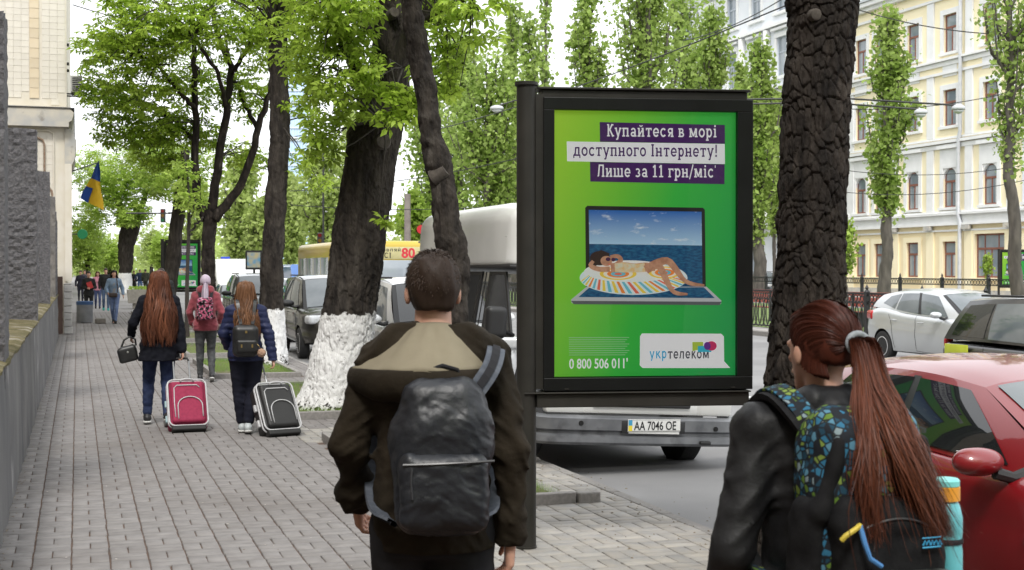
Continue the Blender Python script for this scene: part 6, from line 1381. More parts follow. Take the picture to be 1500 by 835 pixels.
# ------------------------------------------------------------------ people further along the pavement
def passer(label, u, v, h, fem, top, legs, hairc, facing=PI, d=None, hair='short', hem=.86, shoes=(.02, .02, .02), pose=None, sleeve=1.0, t=.02, long=0, skirt=False, res=.022, loc=None):
    p = ground(u, v) if d is None else at(u, 395, d); loc = (p.x, p.y, 0)
    T = thing('person', label, 'person', loc, dir_rot(facing), group='people along the pavement')
    F = Fig(h, fem=fem, **(pose or dict(lk=(-.09, .14, .5), la=(-.09, .12, .09), rk=(.09, .05, .49), ra=(.09, -.14, .12), rp=-.3)))
    F.body(T, mSKIN, res); col = lambda c: M('cloth_%02d%02d%02d' % tuple(int(x * 99) for x in c), c, tuple(min(1, x * 1.25 + .004) for x in c), rough=.85, sc=9)
    F.top('top', col(top), T, res, t=t, hem=hem, st=.018, fold=.008, sleeve=sleeve); F.trousers('trousers', col(legs), T, res, t=.01, kt=.008)
    for q in 'lr': F.shoe(q, col(shoes), col(shoes), T, res * .8)
    mh = hair_mat('hair_%02d%02d' % (int(hairc[0] * 99), int(hairc[1] * 99)), hairc, tuple(min(1, x * 1.5 + .004) for x in hairc)); hair_cap(F, mh, T, .016, drop=-.06 if not long else -.1, t=.014)
    if long: long_hair(F, mh, T, 260, long, .13, .016, 3, wave=.02, back=.1)
    return T, F, loc
T, F, L = passer('woman in a pale denim jacket walking towards us', 167, 474, 1.72, True, (.16, .22, .3), (.11, .15, .26), (.025, .015, .012), long=.36, hem=.95, sleeve=.95, pose=dict(le=(-.27, -.06, 1.15), lw=(-.29, .02, .92), re=(.25, .04, 1.15), rw=(.2, .18, 1.02), lk=(-.07, .14, .5), la=(-.04, .16, .09), rk=(.06, .04, .48), ra=(.02, -.16, .14), rp=-.4), res=.018)
S = F.sdf(.018); S.stack(F.rows_off(.024, .92, 1.35), 0); S.cut((0, .05, 0), (0, -1, 0)); S.cut((-.055, 0, 0), (-1, 0, 0)); S.cut((.055, 0, 0), (1, 0, 0)); S.build('grey_shirt', M('grey_shirt', (.25, .25, .26), rough=.9), T)
b = thing('belt_bag', 'dark bag slung at the waist of the woman in denim', 'bag', L, dir_rot(PI)); S = SDF((-.2, .05, .75), (.25, .35, 1.1), .014); S.rbox((.03, .2, .93), (.135, .06, .075), .04, 0); S.build('bag', M('brown_leather', (.035, .022, .018), rough=.5), b)
strap(b, [(-.1, .17, 1.0), (-.1, .17, 1.25), (-.07, .05, 1.46), (.0, -.12, 1.4), (.1, -.16, 1.2), (.16, .02, 1.0), (.13, .15, .96)], .03, .008, M('brown_leather'))
T, F, L = passer('person in black holding a red folder to the chest', 130, 464, 1.68, True, (.012, .012, .014), (.014, .014, .016), (.02, .014, .012), hem=.8, pose=dict(le=(-.24, .0, 1.14), lw=(-.06, .2, 1.12), re=(.24, .0, 1.14), rw=(.07, .2, 1.1)), res=.02)
b = thing('folder', 'red folder held by the person in black', 'folder', L, dir_rot(PI)); MB().box(-.13, .06, .225, .235, 1.05, 1.3, b=.002, rot=Matrix.Rotation(.35, 3, 'Y')).build('cover', M('red_card', (.5, .04, .04), rough=.6), b)
passer('young man in black with teal shoes walking towards us', 155, 455, 1.80, False, (.014, .016, .02), (.08, .12, .2), (.03, .02, .016), shoes=(.03, .3, .27), res=.022)
passer('woman in a pink top behind the person in black', 143, 452, 1.66, True, (.5, .22, .28), (.06, .08, .16), (.09, .04, .025), long=.3, res=.025)
passer('dark-clad walker at the wall side of the crowd', 118, 443, 1.7, True, (.02, .02, .03), (.02, .02, .025), (.02, .015, .012), res=.028)
passer('walker in white trousers behind the dark-clad one', 124, 438, 1.72, False, (.05, .05, .06), (.4, .42, .42), (.05, .03, .02), res=.028)
passer('man in a navy jacket and jeans by the limed tree', 205, 429, 1.76, False, (.03, .045, .09), (.1, .16, .3), (.06, .045, .035), res=.028, facing=rad(170), pose=dict(le=(-.25, 0, 1.16), lw=(-.22, .08, .92), re=(.33, .02, 1.2), rw=(.42, .05, 1.02)))
passer('man in camouflage green next to the man in navy', 213, 430, 1.78, False, (.05, .055, .04), (.045, .05, .04), (.03, .025, .02), res=.028, facing=rad(20))
passer('person in a black coat left of the man in navy', 196, 429, 1.66, True, (.015, .015, .017), (.02, .02, .022), (.04, .025, .02), hem=.55, res=.028, facing=rad(150))
passer('dark-haired person in black half hidden by the red hair', 236, 512, 1.77, False, (.012, .013, .018), (.016, .017, .02), (.018, .013, .011), facing=rad(2), res=.022)

for nm in MATS:
    if any(q in nm for q in ('cotton', 'wool', 'fleece', 'denim', 'jeans', 'leggings', 'trousers', 'cloth_', 'lining', 'nylon', 'strap', 'print', 'shirt', 'hair')): MATS[nm].node_tree.nodes['Principled BSDF'].inputs['Specular IOR Level'].default_value = .18
# ================================================================== vehicles
mTYRE = M('tyre', (.018, .018, .019), (.028, .028, .028), rough=.85, sc=40)
mRIM = M('alloy', (.6, .6, .61), rough=.35, metal=.25)
mGLAS = M('car_glass', (.012, .014, .015), (.02, .022, .023), rough=.03, sc=2, spec=.9)
mGLAS2 = M('car_glass_pale', (.10, .12, .13), (.16, .18, .19), rough=.04, sc=1.5, spec=.9)
mBLKP = M('black_trim', (.018, .018, .019), rough=.5)
mCHR = M('chrome', (.7, .7, .7), rough=.15, metal=1)
mLAMP = M('head_lamp', (.55, .57, .58), (.7, .71, .72), rough=.1, sc=9, spec=.9)
mTAIL = M('tail_lamp', (.4, .015, .015), (.5, .03, .03), rough=.15, sc=9)
mUNDER = M('underbody', (.01, .01, .01), rough=.95)
def paint(name, c, metal=.0, rough=.35): return M(name, c, tuple(x * 1.06 for x in c), rough=rough, sc=2, metal=metal, coat=.9)
def crv(pts, x):
    """smooth interpolation of (x, value) knots"""
    A = np.array(sorted(pts), float); x = np.clip(x, A[0, 0], A[-1, 0]); n = len(A); i = np.clip(np.searchsorted(A[:, 0], x, side='right') - 1, 0, n - 2)
    dl = np.diff(A[:, 1]) / np.diff(A[:, 0]); m = np.concatenate([[dl[0]], np.where(dl[1:] * dl[:-1] > 0, 2 * dl[1:] * dl[:-1] / (dl[1:] + dl[:-1] + 1e-12), 0), [dl[-1]]]); h = A[i + 1, 0] - A[i, 0]; t = (x - A[i, 0]) / h
    return (2 * t ** 3 - 3 * t ** 2 + 1) * A[i, 1] + (t ** 3 - 2 * t ** 2 + t) * h * m[i] + (-2 * t ** 3 + 3 * t ** 2) * A[i + 1, 1] + (t ** 3 - t ** 2) * h * m[i + 1]
def applied(o):
    dg = bpy.context.evaluated_depsgraph_get(); me = bpy.data.meshes.new_from_object(o.evaluated_get(dg), depsgraph=dg); o.modifiers.clear(); old = o.data; o.data = me; bpy.data.meshes.remove(old); return o
def wheel(parent, x, y, r, w, side, spokes=5, m=None):
    t = MB().lathe([(r * .62, -w * .48), (r * .9, -w * .5), (r * .985, -w * .38), (r, -w * .2), (r, w * .2), (r * .985, w * .38), (r * .9, w * .5), (r * .62, w * .48)], 40, ax='y').build('wheel', mTYRE, parent, smooth=True, loc=(x, y, r))
    so = side * w * .42; rm = MB().lathe([(r * .62, so - side * .02), (r * .64, so + side * .012), (r * .585, so + side * .015), (r * .55, so - side * .03), (r * .5, so - side * .05), (.0, so - side * .05)], 40, ax='y'); rm.build('rim', m or mRIM, t, smooth=True)
    b = MB()
    for k in range(spokes):
        a = 2 * PI * k / spokes + .3; c, s = math.cos(a), math.sin(a); d = Vector((c, 0, s)); e = Vector((-s, 0, c))
        p = [d * r * .1 + e * r * .07, d * r * .58 + e * r * .11, d * r * .58 - e * r * .11, d * r * .1 - e * r * .07]
        o0_ = len(b.v); b.add([tuple(q + Vector((0, so + side * .006, 0))) for q in p] + [tuple(q + Vector((0, so - side * .03, 0))) for q in p], [(0, 1, 2, 3), (7, 6, 5, 4), (0, 4, 5, 1), (1, 5, 6, 2), (2, 6, 7, 3), (3, 7, 4, 0)])
    b.lathe([(0, so + side * .012), (r * .13, so + side * .01), (r * .15, so - side * .02)], 16, ax='y'); b.build('spokes', m or mRIM, t)
    return t
def patch_fn(B, T, bulge=.03):
    """a panel between two edge curves; returns point(u, v) and normal(u, v)"""
    def pt(u, v):
        b, t = B(u), T(u); p = b * (1 - v) + t * v; return p
    def nrm(u, v, e=.01):
        a = pt(min(u + e, 1), v) - pt(max(u - e, 0), v); c = pt(u, min(v + e, 1)) - pt(u, max(v - e, 0)); n = np.cross(a, c); return n / (np.linalg.norm(n) + 1e-9)
    def out(u, v, off=0.0, ref=None):
        n = nrm(u, v); p = pt(u, v)
        if ref is not None and n @ (p - ref) < 0: n = -n
        return p + n * (bulge * 4 * v * (1 - v) * .5 + off)
    return out
def grid_mesh(name, fn, quad, nu, nv, m, parent, smooth=True, thick=.0):
    (a, b, c, d) = [np.array(q, float) for q in quad]; v = []; f = []
    for j in range(nv + 1):
        for i in range(nu + 1):
            s, t = i / nu, j / nv; uv = (a * (1 - s) + b * s) * (1 - t) + (d * (1 - s) + c * s) * t; v.append(tuple(fn(uv[0], uv[1])))
    for j in range(nv):
        for i in range(nu): q = j * (nu + 1) + i; f.append((q, q + 1, q + nu + 2, q + nu + 1))
    b_ = MB(); b_.add(v, f); o = b_.build(name, m, parent, smooth='all'); return o
def line(pts):
    A = np.array(pts, float); 
    def fn(u):
        t = u * (len(A) - 1); i = min(int(t), len(A) - 2); f_ = t - i
        p0, p1, p2, p3 = A[max(i - 1, 0)], A[i], A[i + 1], A[min(i + 2, len(A) - 1)]
        return .5 * (2 * p1 + (p2 - p0) * f_ + (2 * p0 - 5 * p1 + 4 * p2 - p3) * f_ ** 2 + (3 * p1 - p0 - 3 * p2 + p3) * f_ ** 3)
    return fn
def car(name, label, cat, loc, rz, S, group=None, roll=0.0):
    """x forward, y left, z up from the road. S holds the side profile of this car."""
    C = thing(name, label, cat, loc, rz, group); C.rotation_euler = (roll, 0, rz); P = S['paint']; hw = S['w']
    xs = np.unique(np.concatenate([np.linspace(S['tail'], S['nose'], 52), [S['tail'] + .02, S['tail'] + .06, S['nose'] - .02, S['nose'] - .06]])); V = []; M_ = None
    for x in xs:
        w_ = hw * float(crv(S['plan'], x)); zb = float(crv(S['bot'], x)); zs = float(crv(S['belt'], x)); zc = float(crv(S['top'], x)); zm = zb + (zs - zb) * .52
        half = [(0, zb), (w_ * .8, zb), (w_ * .94, zb + .035), (w_ * .975, zb + .15), (w_ * 1.0, zm), (w_ * .992, zm + (zs - zm) * .25), (w_ * .984, zm + (zs - zm) * .42), (w_ * .988, zs - .10), (w_ * .955, zs - .03), (w_ * .9, zs), (w_ * .68, zs + .6 * (zc - zs)), (w_ * .34, zs + .92 * (zc - zs)), (0, zc)]
        ring = half + [(-y, z) for y, z in half[-2:0:-1]]; M_ = len(ring); V += [(x, y, z) for y, z in ring]
    f = []
    for i in range(len(xs) - 1):
        for j in range(M_): f.append((i * M_ + j, i * M_ + (j + 1) % M_, (i + 1) * M_ + (j + 1) % M_, (i + 1) * M_ + j))
    f.append(tuple(range(M_))); f.append(tuple((len(xs) - 1) * M_ + j for j in reversed(range(M_))))
    b = MB(); b.add(V, f); body = b.build('body', P, C, smooth='all')
    r = S.get('r', .31); cut = MB()
    for x in S['axles']:
        for s in (-1, 1): cut.lathe([(0, s * (hw - .26)), (r * 1.13, s * (hw - .26)), (r * 1.13, s * (hw + .1)), (0, s * (hw + .1))], 36, (x, 0, r + .01), ax='y')
    co = cut.build('cutter', mUNDER); co.matrix_world = Matrix(); body.data.materials.append(mUNDER)
    body.parent = None; md = body.modifiers.new('b', 'BOOLEAN'); md.object = co; md.solver = 'EXACT'; md.operation = 'DIFFERENCE'; md.material_mode = 'TRANSFER'; applied(body); body.parent = C
    me_ = co.data; bpy.data.objects.remove(co); bpy.data.meshes.remove(me_)
    try: body.data.set_sharp_from_angle(angle=rad(40))
    except Exception: pass
    for x in S['axles']:
        for s in (-1, 1): wheel(C, x, s * (hw - .115), r, .2, s, S.get('spokes', 5))
    # greenhouse
    cab = MB(); ref = np.array([S['side_b'][len(S['side_b']) // 2][0], 0, .9])
    for s in (-1, 1):
        Bl = line([(x, s * y, z) for x, y, z in S['side_b']]); Tl = line([(x, s * y, z) for x, y, z in S['side_t']]); fn = patch_fn(Bl, Tl, S.get('bulge', .05))
        grid_mesh('cabin_side', lambda u, v: fn(u, v, 0, ref), ((0, 0), (1, 0), (1, 1), (0, 1)), 26, 6, P, C)
        for (q, nm, mt, off) in S['panes']:
            grid_mesh(nm, lambda u, v: fn(u, v, off, ref), q, 12, 5, mt, C)
    Tl = line(S['side_t']); Tr = line([(x, -y, z) for x, y, z in S['side_t']])
    cr = S.get('crown', .06)
    def roof(u, v):
        a, c = Tl(u), Tr(u); p = a * (1 - v) + c * v; s = 4 * v * (1 - v); p = p.copy(); p[2] += cr * s ** .7 * (.75 + .25 * math.sin(PI * u)); fw = S.get('roof_f', .06); p[0] += (fw if u < .5 else -fw) * s * abs(1 - 2 * u) ** 2; return p
    grid_mesh('roof', roof, ((0, 0), (1, 0), (1, 1), (0, 1)), 26, 14, P, C)
    for nm, e, key in (('windscreen', 0.0, 'ws'), ('rear_window', 1.0, 'rw')):
        if key not in S: continue
        bc = S[key]                       # bottom edge: left corner, centre bulge forward
        bl = np.array(S['side_b'][0 if e == 0 else -1], float); 
        def Bf(u): p = bl * (1 - u) + bl * [1, -1, 1] * u; q = 4 * u * (1 - u); return p + np.array([bc[0], 0, bc[1]]) * q
        def Tf(u): return np.array(roof(e, u))
        fn2 = patch_fn(Bf, Tf, S.get('ws_bulge', .04)); rf2 = ref
        grid_mesh(nm + '_frame', lambda u, v: fn2(u, v, 0, rf2), ((0, 0), (1, 0), (1, 1), (0, 1)), 16, 8, S.get('pillar_m', mBLKP), C)
        grid_mesh(nm, lambda u, v: fn2(u, v, .006, rf2), ((.05, .03), (.95, .03), (.955, .97), (.045, .97)), 16, 8, S.get('ws_glass', mGLAS2), C)
    # mirrors
    mx_, my_, mz_ = S['mirror']
    for s in (-1, 1):
        Sd = SDF((-.14, -.18, -.12), (.14, .18, .14), .009); k_ = S.get('msize', 1.0)
        Sd.ball((.0, 0, .0), (.085 * k_, .12 * k_, .062 * k_), 0); Sd.cone((.0, -s * .06, .0), (.0, s * .06, .006), .042 * k_, .05 * k_, .03); Sd.cut((-.062 * k_, 0, 0), (-1, -s * .25, 0))
        V_, Fq = Sd.get(); o = link('mirror', mesh('mirror', V_, Fq, S.get('mirror_m', P), True), C, (mx_, s * my_, mz_))
        MB().tube([(.03, -s * .07, -.05), (.04, -s * .16, -.075), (.05, -s * .24, -.06)], [.03, .028, .04], 8).build('mirror_stalk', mBLKP, o, smooth=True)
        MB().box(-.069, -.064, -.08, .08, -.045, .045, b=.002).build('mirror_glass', mCHR, o, rot=(0, 0, s * .25))
    for (nm, mt, x0, x1, y0, y1, z0, z1, bb) in S.get('bits', []):
        MB().box(x0, x1, y0, y1, z0, z1, b=bb).build(nm, mt, C, smooth=True)
    for (nm, mt, c, h, rr_, rot) in S.get('blobs', []):
        for s in ((-1, 1) if c[1] else (1,)):
            q = SDF(np.array([-.5, -.5, -.4]), np.array([.5, .5, .4]), .014); Rm = np.array(Matrix.Rotation(s * rot, 3, 'Z')); q.rbox((0, 0, 0), h, rr_, 0, rot=Rm); q.build(nm, mt, C, loc=(c[0], c[1] * s, c[2]))
    # door seams: thin dark gaps that follow the body side
    def side_y(x, z):
        w_ = hw * float(crv(S['plan'], x)); zb = float(crv(S['bot'], x)); zs = float(crv(S['belt'], x)); zm = zb + (zs - zb) * .52
        return w_ * np.interp(z, [zb, zb + .035, zb + .15, zm, zm + (zs - zm) * .25, zm + (zs - zm) * .42, zs - .10, zs - .03, zs], [.8, .94, .975, 1, .992, .984, .988, .955, .9])
    for seam in S.get('seams', []):
        for s in (-1, 1):
            C_, R_, T_ = smooth_path([(x, s * (side_y(x, z) - .001), z) for x, z in seam], [1] * len(seam), 18); C_ = [(x, s * (side_y(x, z) + .0008), z) for x, y, z in C_]
            MB().tube(C_, .0045, 5).build('door_seam', mUNDER, C)
    for (x, z) in S.get('handles', []):
        for s in (-1, 1):
            yy = side_y(x, z); MB().tube([(x - .09, s * (yy - .005), z), (x - .07, s * (yy + .028), z + .004), (x + .05, s * (yy + .03), z + .004), (x + .085, s * (yy - .003), z)], .012, 8, sq=.7).build('door_handle', S.get('handle_m', P), C, smooth=True)
    if 'plate' in S:
        x, z, txt = S['plate']; plate(C, x, 0, z, txt)
    return C
def text_mesh(name, txt, m, parent, width=None, height=None, bold=.0, loc=(0, 0, 0), rot=(PI / 2, 0, 0), align='LEFT', extr=.0004):
    cu = bpy.data.curves.new(name, 'FONT'); cu.body = txt; cu.size = 1; cu.offset = min(bold, .004); cu.extrude = 0; cu.align_x = 'LEFT'; cu.resolution_u = 3
    o = bpy.data.objects.new(name, cu); COL.objects.link(o); dg = bpy.context.evaluated_depsgraph_get(); me = bpy.data.meshes.new_from_object(o.evaluated_get(dg)); bpy.data.objects.remove(o); bpy.data.curves.remove(cu)
    co = np.zeros(len(me.vertices) * 3, dtype=np.float32); me.vertices.foreach_get('co', co); co = co.reshape(-1, 3)
    x0, x1 = co[:, 0].min(), co[:, 0].max(); sc = (width / (x1 - x0)) if width else 1
    sy = sc if height is None else height
    co[:, 0] = (co[:, 0] - x0) * sc; co[:, 1] *= sy
    if align == 'CENTER': co[:, 0] -= (x1 - x0) * sc / 2
    if bold > .004:                      # heavier strokes: shifted layers, each a hair further out
        fs = [tuple(p.vertices) for p in me.polygons]; V_ = []; F_ = []; n0 = len(co)
        for q, (dx, dy) in enumerate(((-1, 0), (1, 0), (0, .7), (0, -.7), (0, 0))):
            c2 = co.copy(); c2[:, 0] += dx * bold * sc; c2[:, 1] += dy * bold * sy; c2[:, 2] += q * .00012; V_.append(c2); F_ += [tuple(i + q * n0 for i in f_) for f_ in fs]
        bpy.data.meshes.remove(me); me = mesh(name, np.concatenate(V_), F_); co = np.concatenate(V_)
    me.vertices.foreach_set('co', co.ravel()); me.materials.clear(); me.materials.append(m); me.name = name; me.update()
    return link(name, me, parent, loc, rot)
mPLW = M('plate_white', (.72, .72, .7), rough=.5); mINK = M('plate_ink', (.01, .01, .012), rough=.6)
def plate(parent, x, y, z, txt, rot=None):
    p = MB().box(-.004, .004, -.26, .26, -.056, .056, b=.002).build('number_plate', mPLW, parent, loc=(x, y, z), rot=rot)
    MB().box(.0045, .0055, -.255, -.218, 0, .05).build('plate_flag', M('plate_blue', (.05, .3, .5), rough=.5), p); MB().box(.0045, .0055, -.255, -.218, -.05, 0).build('plate_flag', M('plate_yellow', (.75, .6, .05), rough=.5), p)
    text_mesh('plate_text', txt, mINK, p, width=.415, height=.112, bold=.012, loc=(.0062, -.2, -.041), rot=(PI / 2, 0, PI / 2))
    for q in ((-.256, .256, .049, .0515), (-.256, .256, -.0515, -.049)): MB().box(.0042, .005, q[0], q[1], q[2], q[3]).build('plate_border', mINK, p)
    return p
HEAD = -PI / 2                                     # nose towards us, along the street
def sedan(pc, **k):
    S = dict(paint=pc, w=.885, nose=2.22, tail=-2.3, axles=(1.34, -1.36), r=.31,
             plan=[(-2.3, .72), (-2.2, .86), (-1.8, .96), (-.8, 1), (.8, 1), (1.6, .965), (2.05, .83), (2.22, .62)], bot=[(-2.3, .45), (-2.2, .3), (-1.5, .2), (1.5, .2), (2.1, .22), (2.22, .34)],
             belt=[(-2.3, .86), (-2.2, .96), (-1.6, 1.0), (-.6, .97), (.6, .92), (1.1, .88), (1.7, .78), (2.1, .66), (2.22, .55)], top=[(-2.3, .9), (-2.2, 1.02), (-1.8, 1.05), (0, 1.0), (1.15, .965), (1.7, .87), (2.1, .72), (2.22, .58)],
             side_b=[(1.12, .74, .9), (.5, .80, .925), (-.3, .815, .955), (-1.0, .79, .98), (-1.72, .70, 1.0)], side_t=[(.20, .575, 1.315), (-.1, .6, 1.35), (-.45, .605, 1.36), (-.8, .59, 1.345), (-1.12, .56, 1.30)],
             panes=[(((.17, .06), (.46, .05), (.395, .9), (.13, .88)), 'front_side_window', mGLAS, .006), (((.485, .05), (.80, .06), (.78, .86), (.43, .9)), 'rear_side_window', mGLAS, .006), (((.455, .04), (.49, .04), (.435, .93), (.39, .93)), 'pillar_trim', mBLKP, .004)],
             ws=(.2, .06), rw=(-.16, .03), mirror=(.66, .98, .985), seams=[[(1.02, .9), (1.06, .7), (1.02, .45), (.95, .3)], [(-.2, .95), (-.2, .6), (-.18, .3)], [(.95, .27), (.3, .25), (-.2, .27)], [(-1.1, .97), (-1.0, .75), (-.95, .45), (-.9, .3)]], handles=[(-.02, .83), (-.92, .86)],
             blobs=[('head_lamp', mLAMP, (1.98, .62, .66), (.2, .16, .07), .06, -.6), ('tail_lamp', mTAIL, (-2.14, .64, .86), (.14, .15, .08), .05, .3)], bits=[('grille', mBLKP, 2.17, 2.235, -.4, .4, .4, .55, .02)])
    S.update(k); return S
HATCH = dict(nose=2.15, tail=-1.95, plan=[(-1.95, .78), (-1.85, .9), (-1.5, .98), (-.8, 1), (.8, 1), (1.5, .965), (2.0, .82), (2.15, .62)], bot=[(-1.95, .5), (-1.85, .32), (-1.5, .2), (1.5, .2), (2.05, .22), (2.15, .34)],
    side_b=[(1.12, .74, .9), (.5, .80, .925), (-.3, .815, .955), (-1.0, .79, .98), (-1.86, .68, 1.02)], side_t=[(.22, .575, 1.27), (-.1, .6, 1.305), (-.45, .605, 1.315), (-.9, .59, 1.3), (-1.5, .55, 1.24)], crown=.075, mirror=(.74, .98, .975),
    belt=[(-1.95, .85), (-1.85, .98), (-1.5, 1.0), (-.6, .97), (.6, .92), (1.1, .88), (1.7, .78), (2.05, .66), (2.15, .55)], top=[(-1.95, .9), (-1.85, 1.02), (0, 1.0), (1.15, .965), (1.7, .87), (2.05, .72), (2.15, .58)], axles=(1.3, -1.28))
RED = car('red_car', 'shiny red hatchback beside the red-haired woman', 'car', (4.99, 6.1, -.12), HEAD - .026, sedan(paint('red_paint', (.2, .004, .008), .0, .4), pillar_m=paint('red_paint', (.3, .01, .02)), ws_glass=mGLAS2, msize=1.05, **HATCH))
bd = MB().tube([(.98, -.893, .70), (1.02, -.895, .715), (1.06, -.893, .71), (1.09, -.889, .69)], [.012, .018, .018, .008], 8, sq=.6).build('side_badge', mCHR, RED, smooth=True)
# silver hatchback across the road
car('silver_hatchback', 'silver hatchback with alloy wheels next to the iron fence', 'car', (16.6, 23.0, -.12), HEAD + .02, sedan(paint('silver_paint', (.55, .57, .58), .5, .35), nose=2.15, tail=-2.05, axles=(1.32, -1.33), w=.9, spokes=10,
    plan=[(-2.05, .78), (-1.95, .9), (-1.5, .98), (-.8, 1), (.8, 1), (1.5, .965), (2.0, .82), (2.15, .62)], bot=[(-2.05, .5), (-1.95, .32), (-1.5, .2), (1.5, .2), (2.05, .22), (2.15, .34)],
    belt=[(-2.05, .85), (-1.95, 1.02), (-1.5, 1.08), (-.6, 1.0), (.6, .93), (1.1, .9), (1.7, .8), (2.05, .68), (2.15, .55)], top=[(-2.05, .9), (-1.95, 1.06), (0, 1.04), (1.15, .98), (1.7, .88), (2.05, .72), (2.15, .58)],
    side_b=[(1.12, .74, .92), (.5, .81, .94), (-.3, .825, .98), (-1.1, .80, 1.04), (-1.98, .66, 1.1)], side_t=[(.25, .575, 1.37), (-.1, .6, 1.42), (-.6, .61, 1.44), (-1.15, .595, 1.42), (-1.72, .56, 1.35)],
    panes=[(((.17, .06), (.43, .05), (.385, .9), (.13, .88)), 'front_side_window', mGLAS2, .006), (((.46, .05), (.70, .08), (.66, .88), (.415, .9)), 'rear_side_window', mGLAS2, .006), (((.72, .1), (.87, .3), (.82, .75), (.68, .86)), 'quarter_window', mGLAS2, .006), (((.43, .04), (.465, .04), (.42, .93), (.38, .93)), 'pillar_trim', mBLKP, .004)],
    rw=(-.1, .03), blobs=[('head_lamp', mLAMP, (1.92, .62, .7), (.2, .16, .07), .06, -.6), ('tail_lamp', mTAIL, (-1.88, .70, .93), (.2, .12, .1), .06, .35)], mirror=(.62, 1.0, 1.0)))
# black hatchback behind the red roof
car('black_estate_car', 'black estate car with a yellow door sticker between the red and silver cars', 'car', (11.75, 13.6, -.12), HEAD, sedan(paint('black_paint', (.012, .012, .014), 0, .3), nose=2.0, tail=-2.0, axles=(1.25, -1.3), w=.87,
    plan=[(-2.0, .84), (-1.94, .92), (-1.5, .98), (.8, 1), (1.5, .965), (1.9, .82), (2.0, .62)], bot=[(-2.0, .45), (-1.9, .3), (1.5, .2), (1.9, .22), (2.0, .34)], belt=[(-2.0, .86), (-1.9, .92), (.6, .9), (1.1, .9), (1.6, .82), (1.9, .68), (2.0, .55)], top=[(-2.0, .9), (-1.9, .94), (.6, .94), (1.15, .97), (1.6, .9), (1.9, .72), (2.0, .58)],
    side_b=[(1.15, .76, .91), (.5, .825, .925), (-.4, .832, .945), (-1.2, .825, .955), (-1.94, .775, .955)], side_t=[(.35, .6, 1.44), (-.1, .62, 1.49), (-.6, .63, 1.5), (-1.15, .62, 1.49), (-1.62, .6, 1.46)],
    panes=[(((.17, .06), (.42, .05), (.385, .9), (.13, .88)), 'front_side_window', mGLAS2, .006), (((.45, .05), (.67, .06), (.67, .88), (.415, .9)), 'rear_side_window', mGLAS2, .006), (((.70, .07), (.93, .1), (.92, .86), (.69, .88)), 'quarter_window', mGLAS, .006)], rw=(-.05, .02), mirror=(.65, .98, 1.02),
    bits=[('sticker', M('yellow_sticker', (.45, .5, .03), (.5, .55, .05), rough=.6), -1.78, -1.3, -.882, -.862, .66, .9, .008), ('sticker_text', mBLKP, -1.68, -1.4, -.885, -.8825, .765, .785, 0), ('roof_rail', mBLKP, -1.4, .2, .57, .6, 1.52, 1.55, .01), ('roof_rail', mBLKP, -1.4, .2, -.6, -.57, 1.52, 1.55, .01)], blobs=[('head_lamp', mLAMP, (1.8, .62, .72), (.18, .16, .08), .06, -.6), ('tail_lamp', mTAIL, (-1.97, .68, .85), (.05, .06, .12), .04, .1)], handles=[(-.02, .82), (-.9, .83)]))
# ---- the van on the kerb behind the billboard
mNAVY = paint('navy_paint', (.016, .02, .045), .2, .35); mVWH = M('van_white', (.7, .7, .68), (.64, .64, .62), rough=.4, sc=2, coat=.3)
mBUMP = M('worn_bumper', (.13, .135, .145), (.2, .205, .215), rough=.42, sc=5, metal=.4, bump=.12, bsc=9, c3=(.08, .08, .085), c3sc=4, c3lo=.58, c3hi=.72, rvar=.1)
VAN = thing('van', 'dark blue van with a white high roof parked on the kerb behind the billboard', 'van', (4.88, 11.55, -.115), HEAD); VAN.rotation_euler = (rad(-3.2), 0, HEAD + .015)
# x = 0 at the bumper, body runs to x = -5
vw = .96
def vbox(nm, m, *a, b=0.0, parent=None): return MB().box(*a, b=b).build(nm, m, parent or VAN, smooth=True)
prof = [(-.06, .55), (-.02, .75), (-.05, .92), (-.22, 1.06), (-.75, 1.2), (-1.35, 1.85), (-4.95, 1.88), (-5.02, 1.6), (-5.02, .5), (-4.9, .38), (-.3, .38)]
b = MB(); nY = [(-vw, .0), (-vw + .03, .0)]
rings = []
for yy, sh in ((-vw + .05, .06), (-vw, .0), (vw, .0), (vw - .05, .06)):
    pass
o_ = MB(); K = len(prof); lay = [(-vw + .10, .05), (-vw + .03, .015), (-vw, -.03), (vw, -.03), (vw - .03, .015), (vw - .10, .05)]
for (yy, ins) in lay:
    for (x, z) in prof:
        tum = max(0, z - 1.05) * .12; sg = -1 if yy < 0 else 1; cx_, cz_ = -2.5, 1.1
        k_ = 1 - max(0, ins * -1) * .6; o_.v.append(Vector((cx_ + (x - cx_) * (1 - max(0, -ins) * .5), yy - sg * tum, cz_ + (z - cz_) * (1 - max(0, -ins) * 1.0))))
for i in range(len(lay) - 1):
    for j in range(K): o_.f.append((i * K + j, i * K + (j + 1) % K, (i + 1) * K + (j + 1) % K, (i + 1) * K + j))
o_.f.append(tuple(range(K))); o_.f.append(tuple((len(lay) - 1) * K + j for j in reversed(range(K))))
vb = o_.build('body', mNAVY, VAN, smooth=True)
cut = MB(); vr = .335
for x in (-.85, -3.75):
    for s in (-1, 1): cut.lathe([(0, s * (vw - .3)), (vr * 1.16, s * (vw - .3)), (vr * 1.16, s * (vw + .1)), (0, s * (vw + .1))], 36, (x, 0, vr + .02), ax='y')
co = cut.build('cutter', mUNDER); vb.data.materials.append(mUNDER); vb.parent = None; md = vb.modifiers.new('b', 'BOOLEAN'); md.object = co; md.solver = 'EXACT'; md.material_mode = 'TRANSFER'; applied(vb); vb.parent = VAN; me_ = co.data; bpy.data.objects.remove(co); bpy.data.meshes.remove(me_)
for x in (-.85, -3.75):
    for s in (-1, 1): wheel(VAN, x, s * (vw - .13), vr, .21, s, 6, M('steel_rim', (.25, .25, .25), rough=.5, metal=.5))
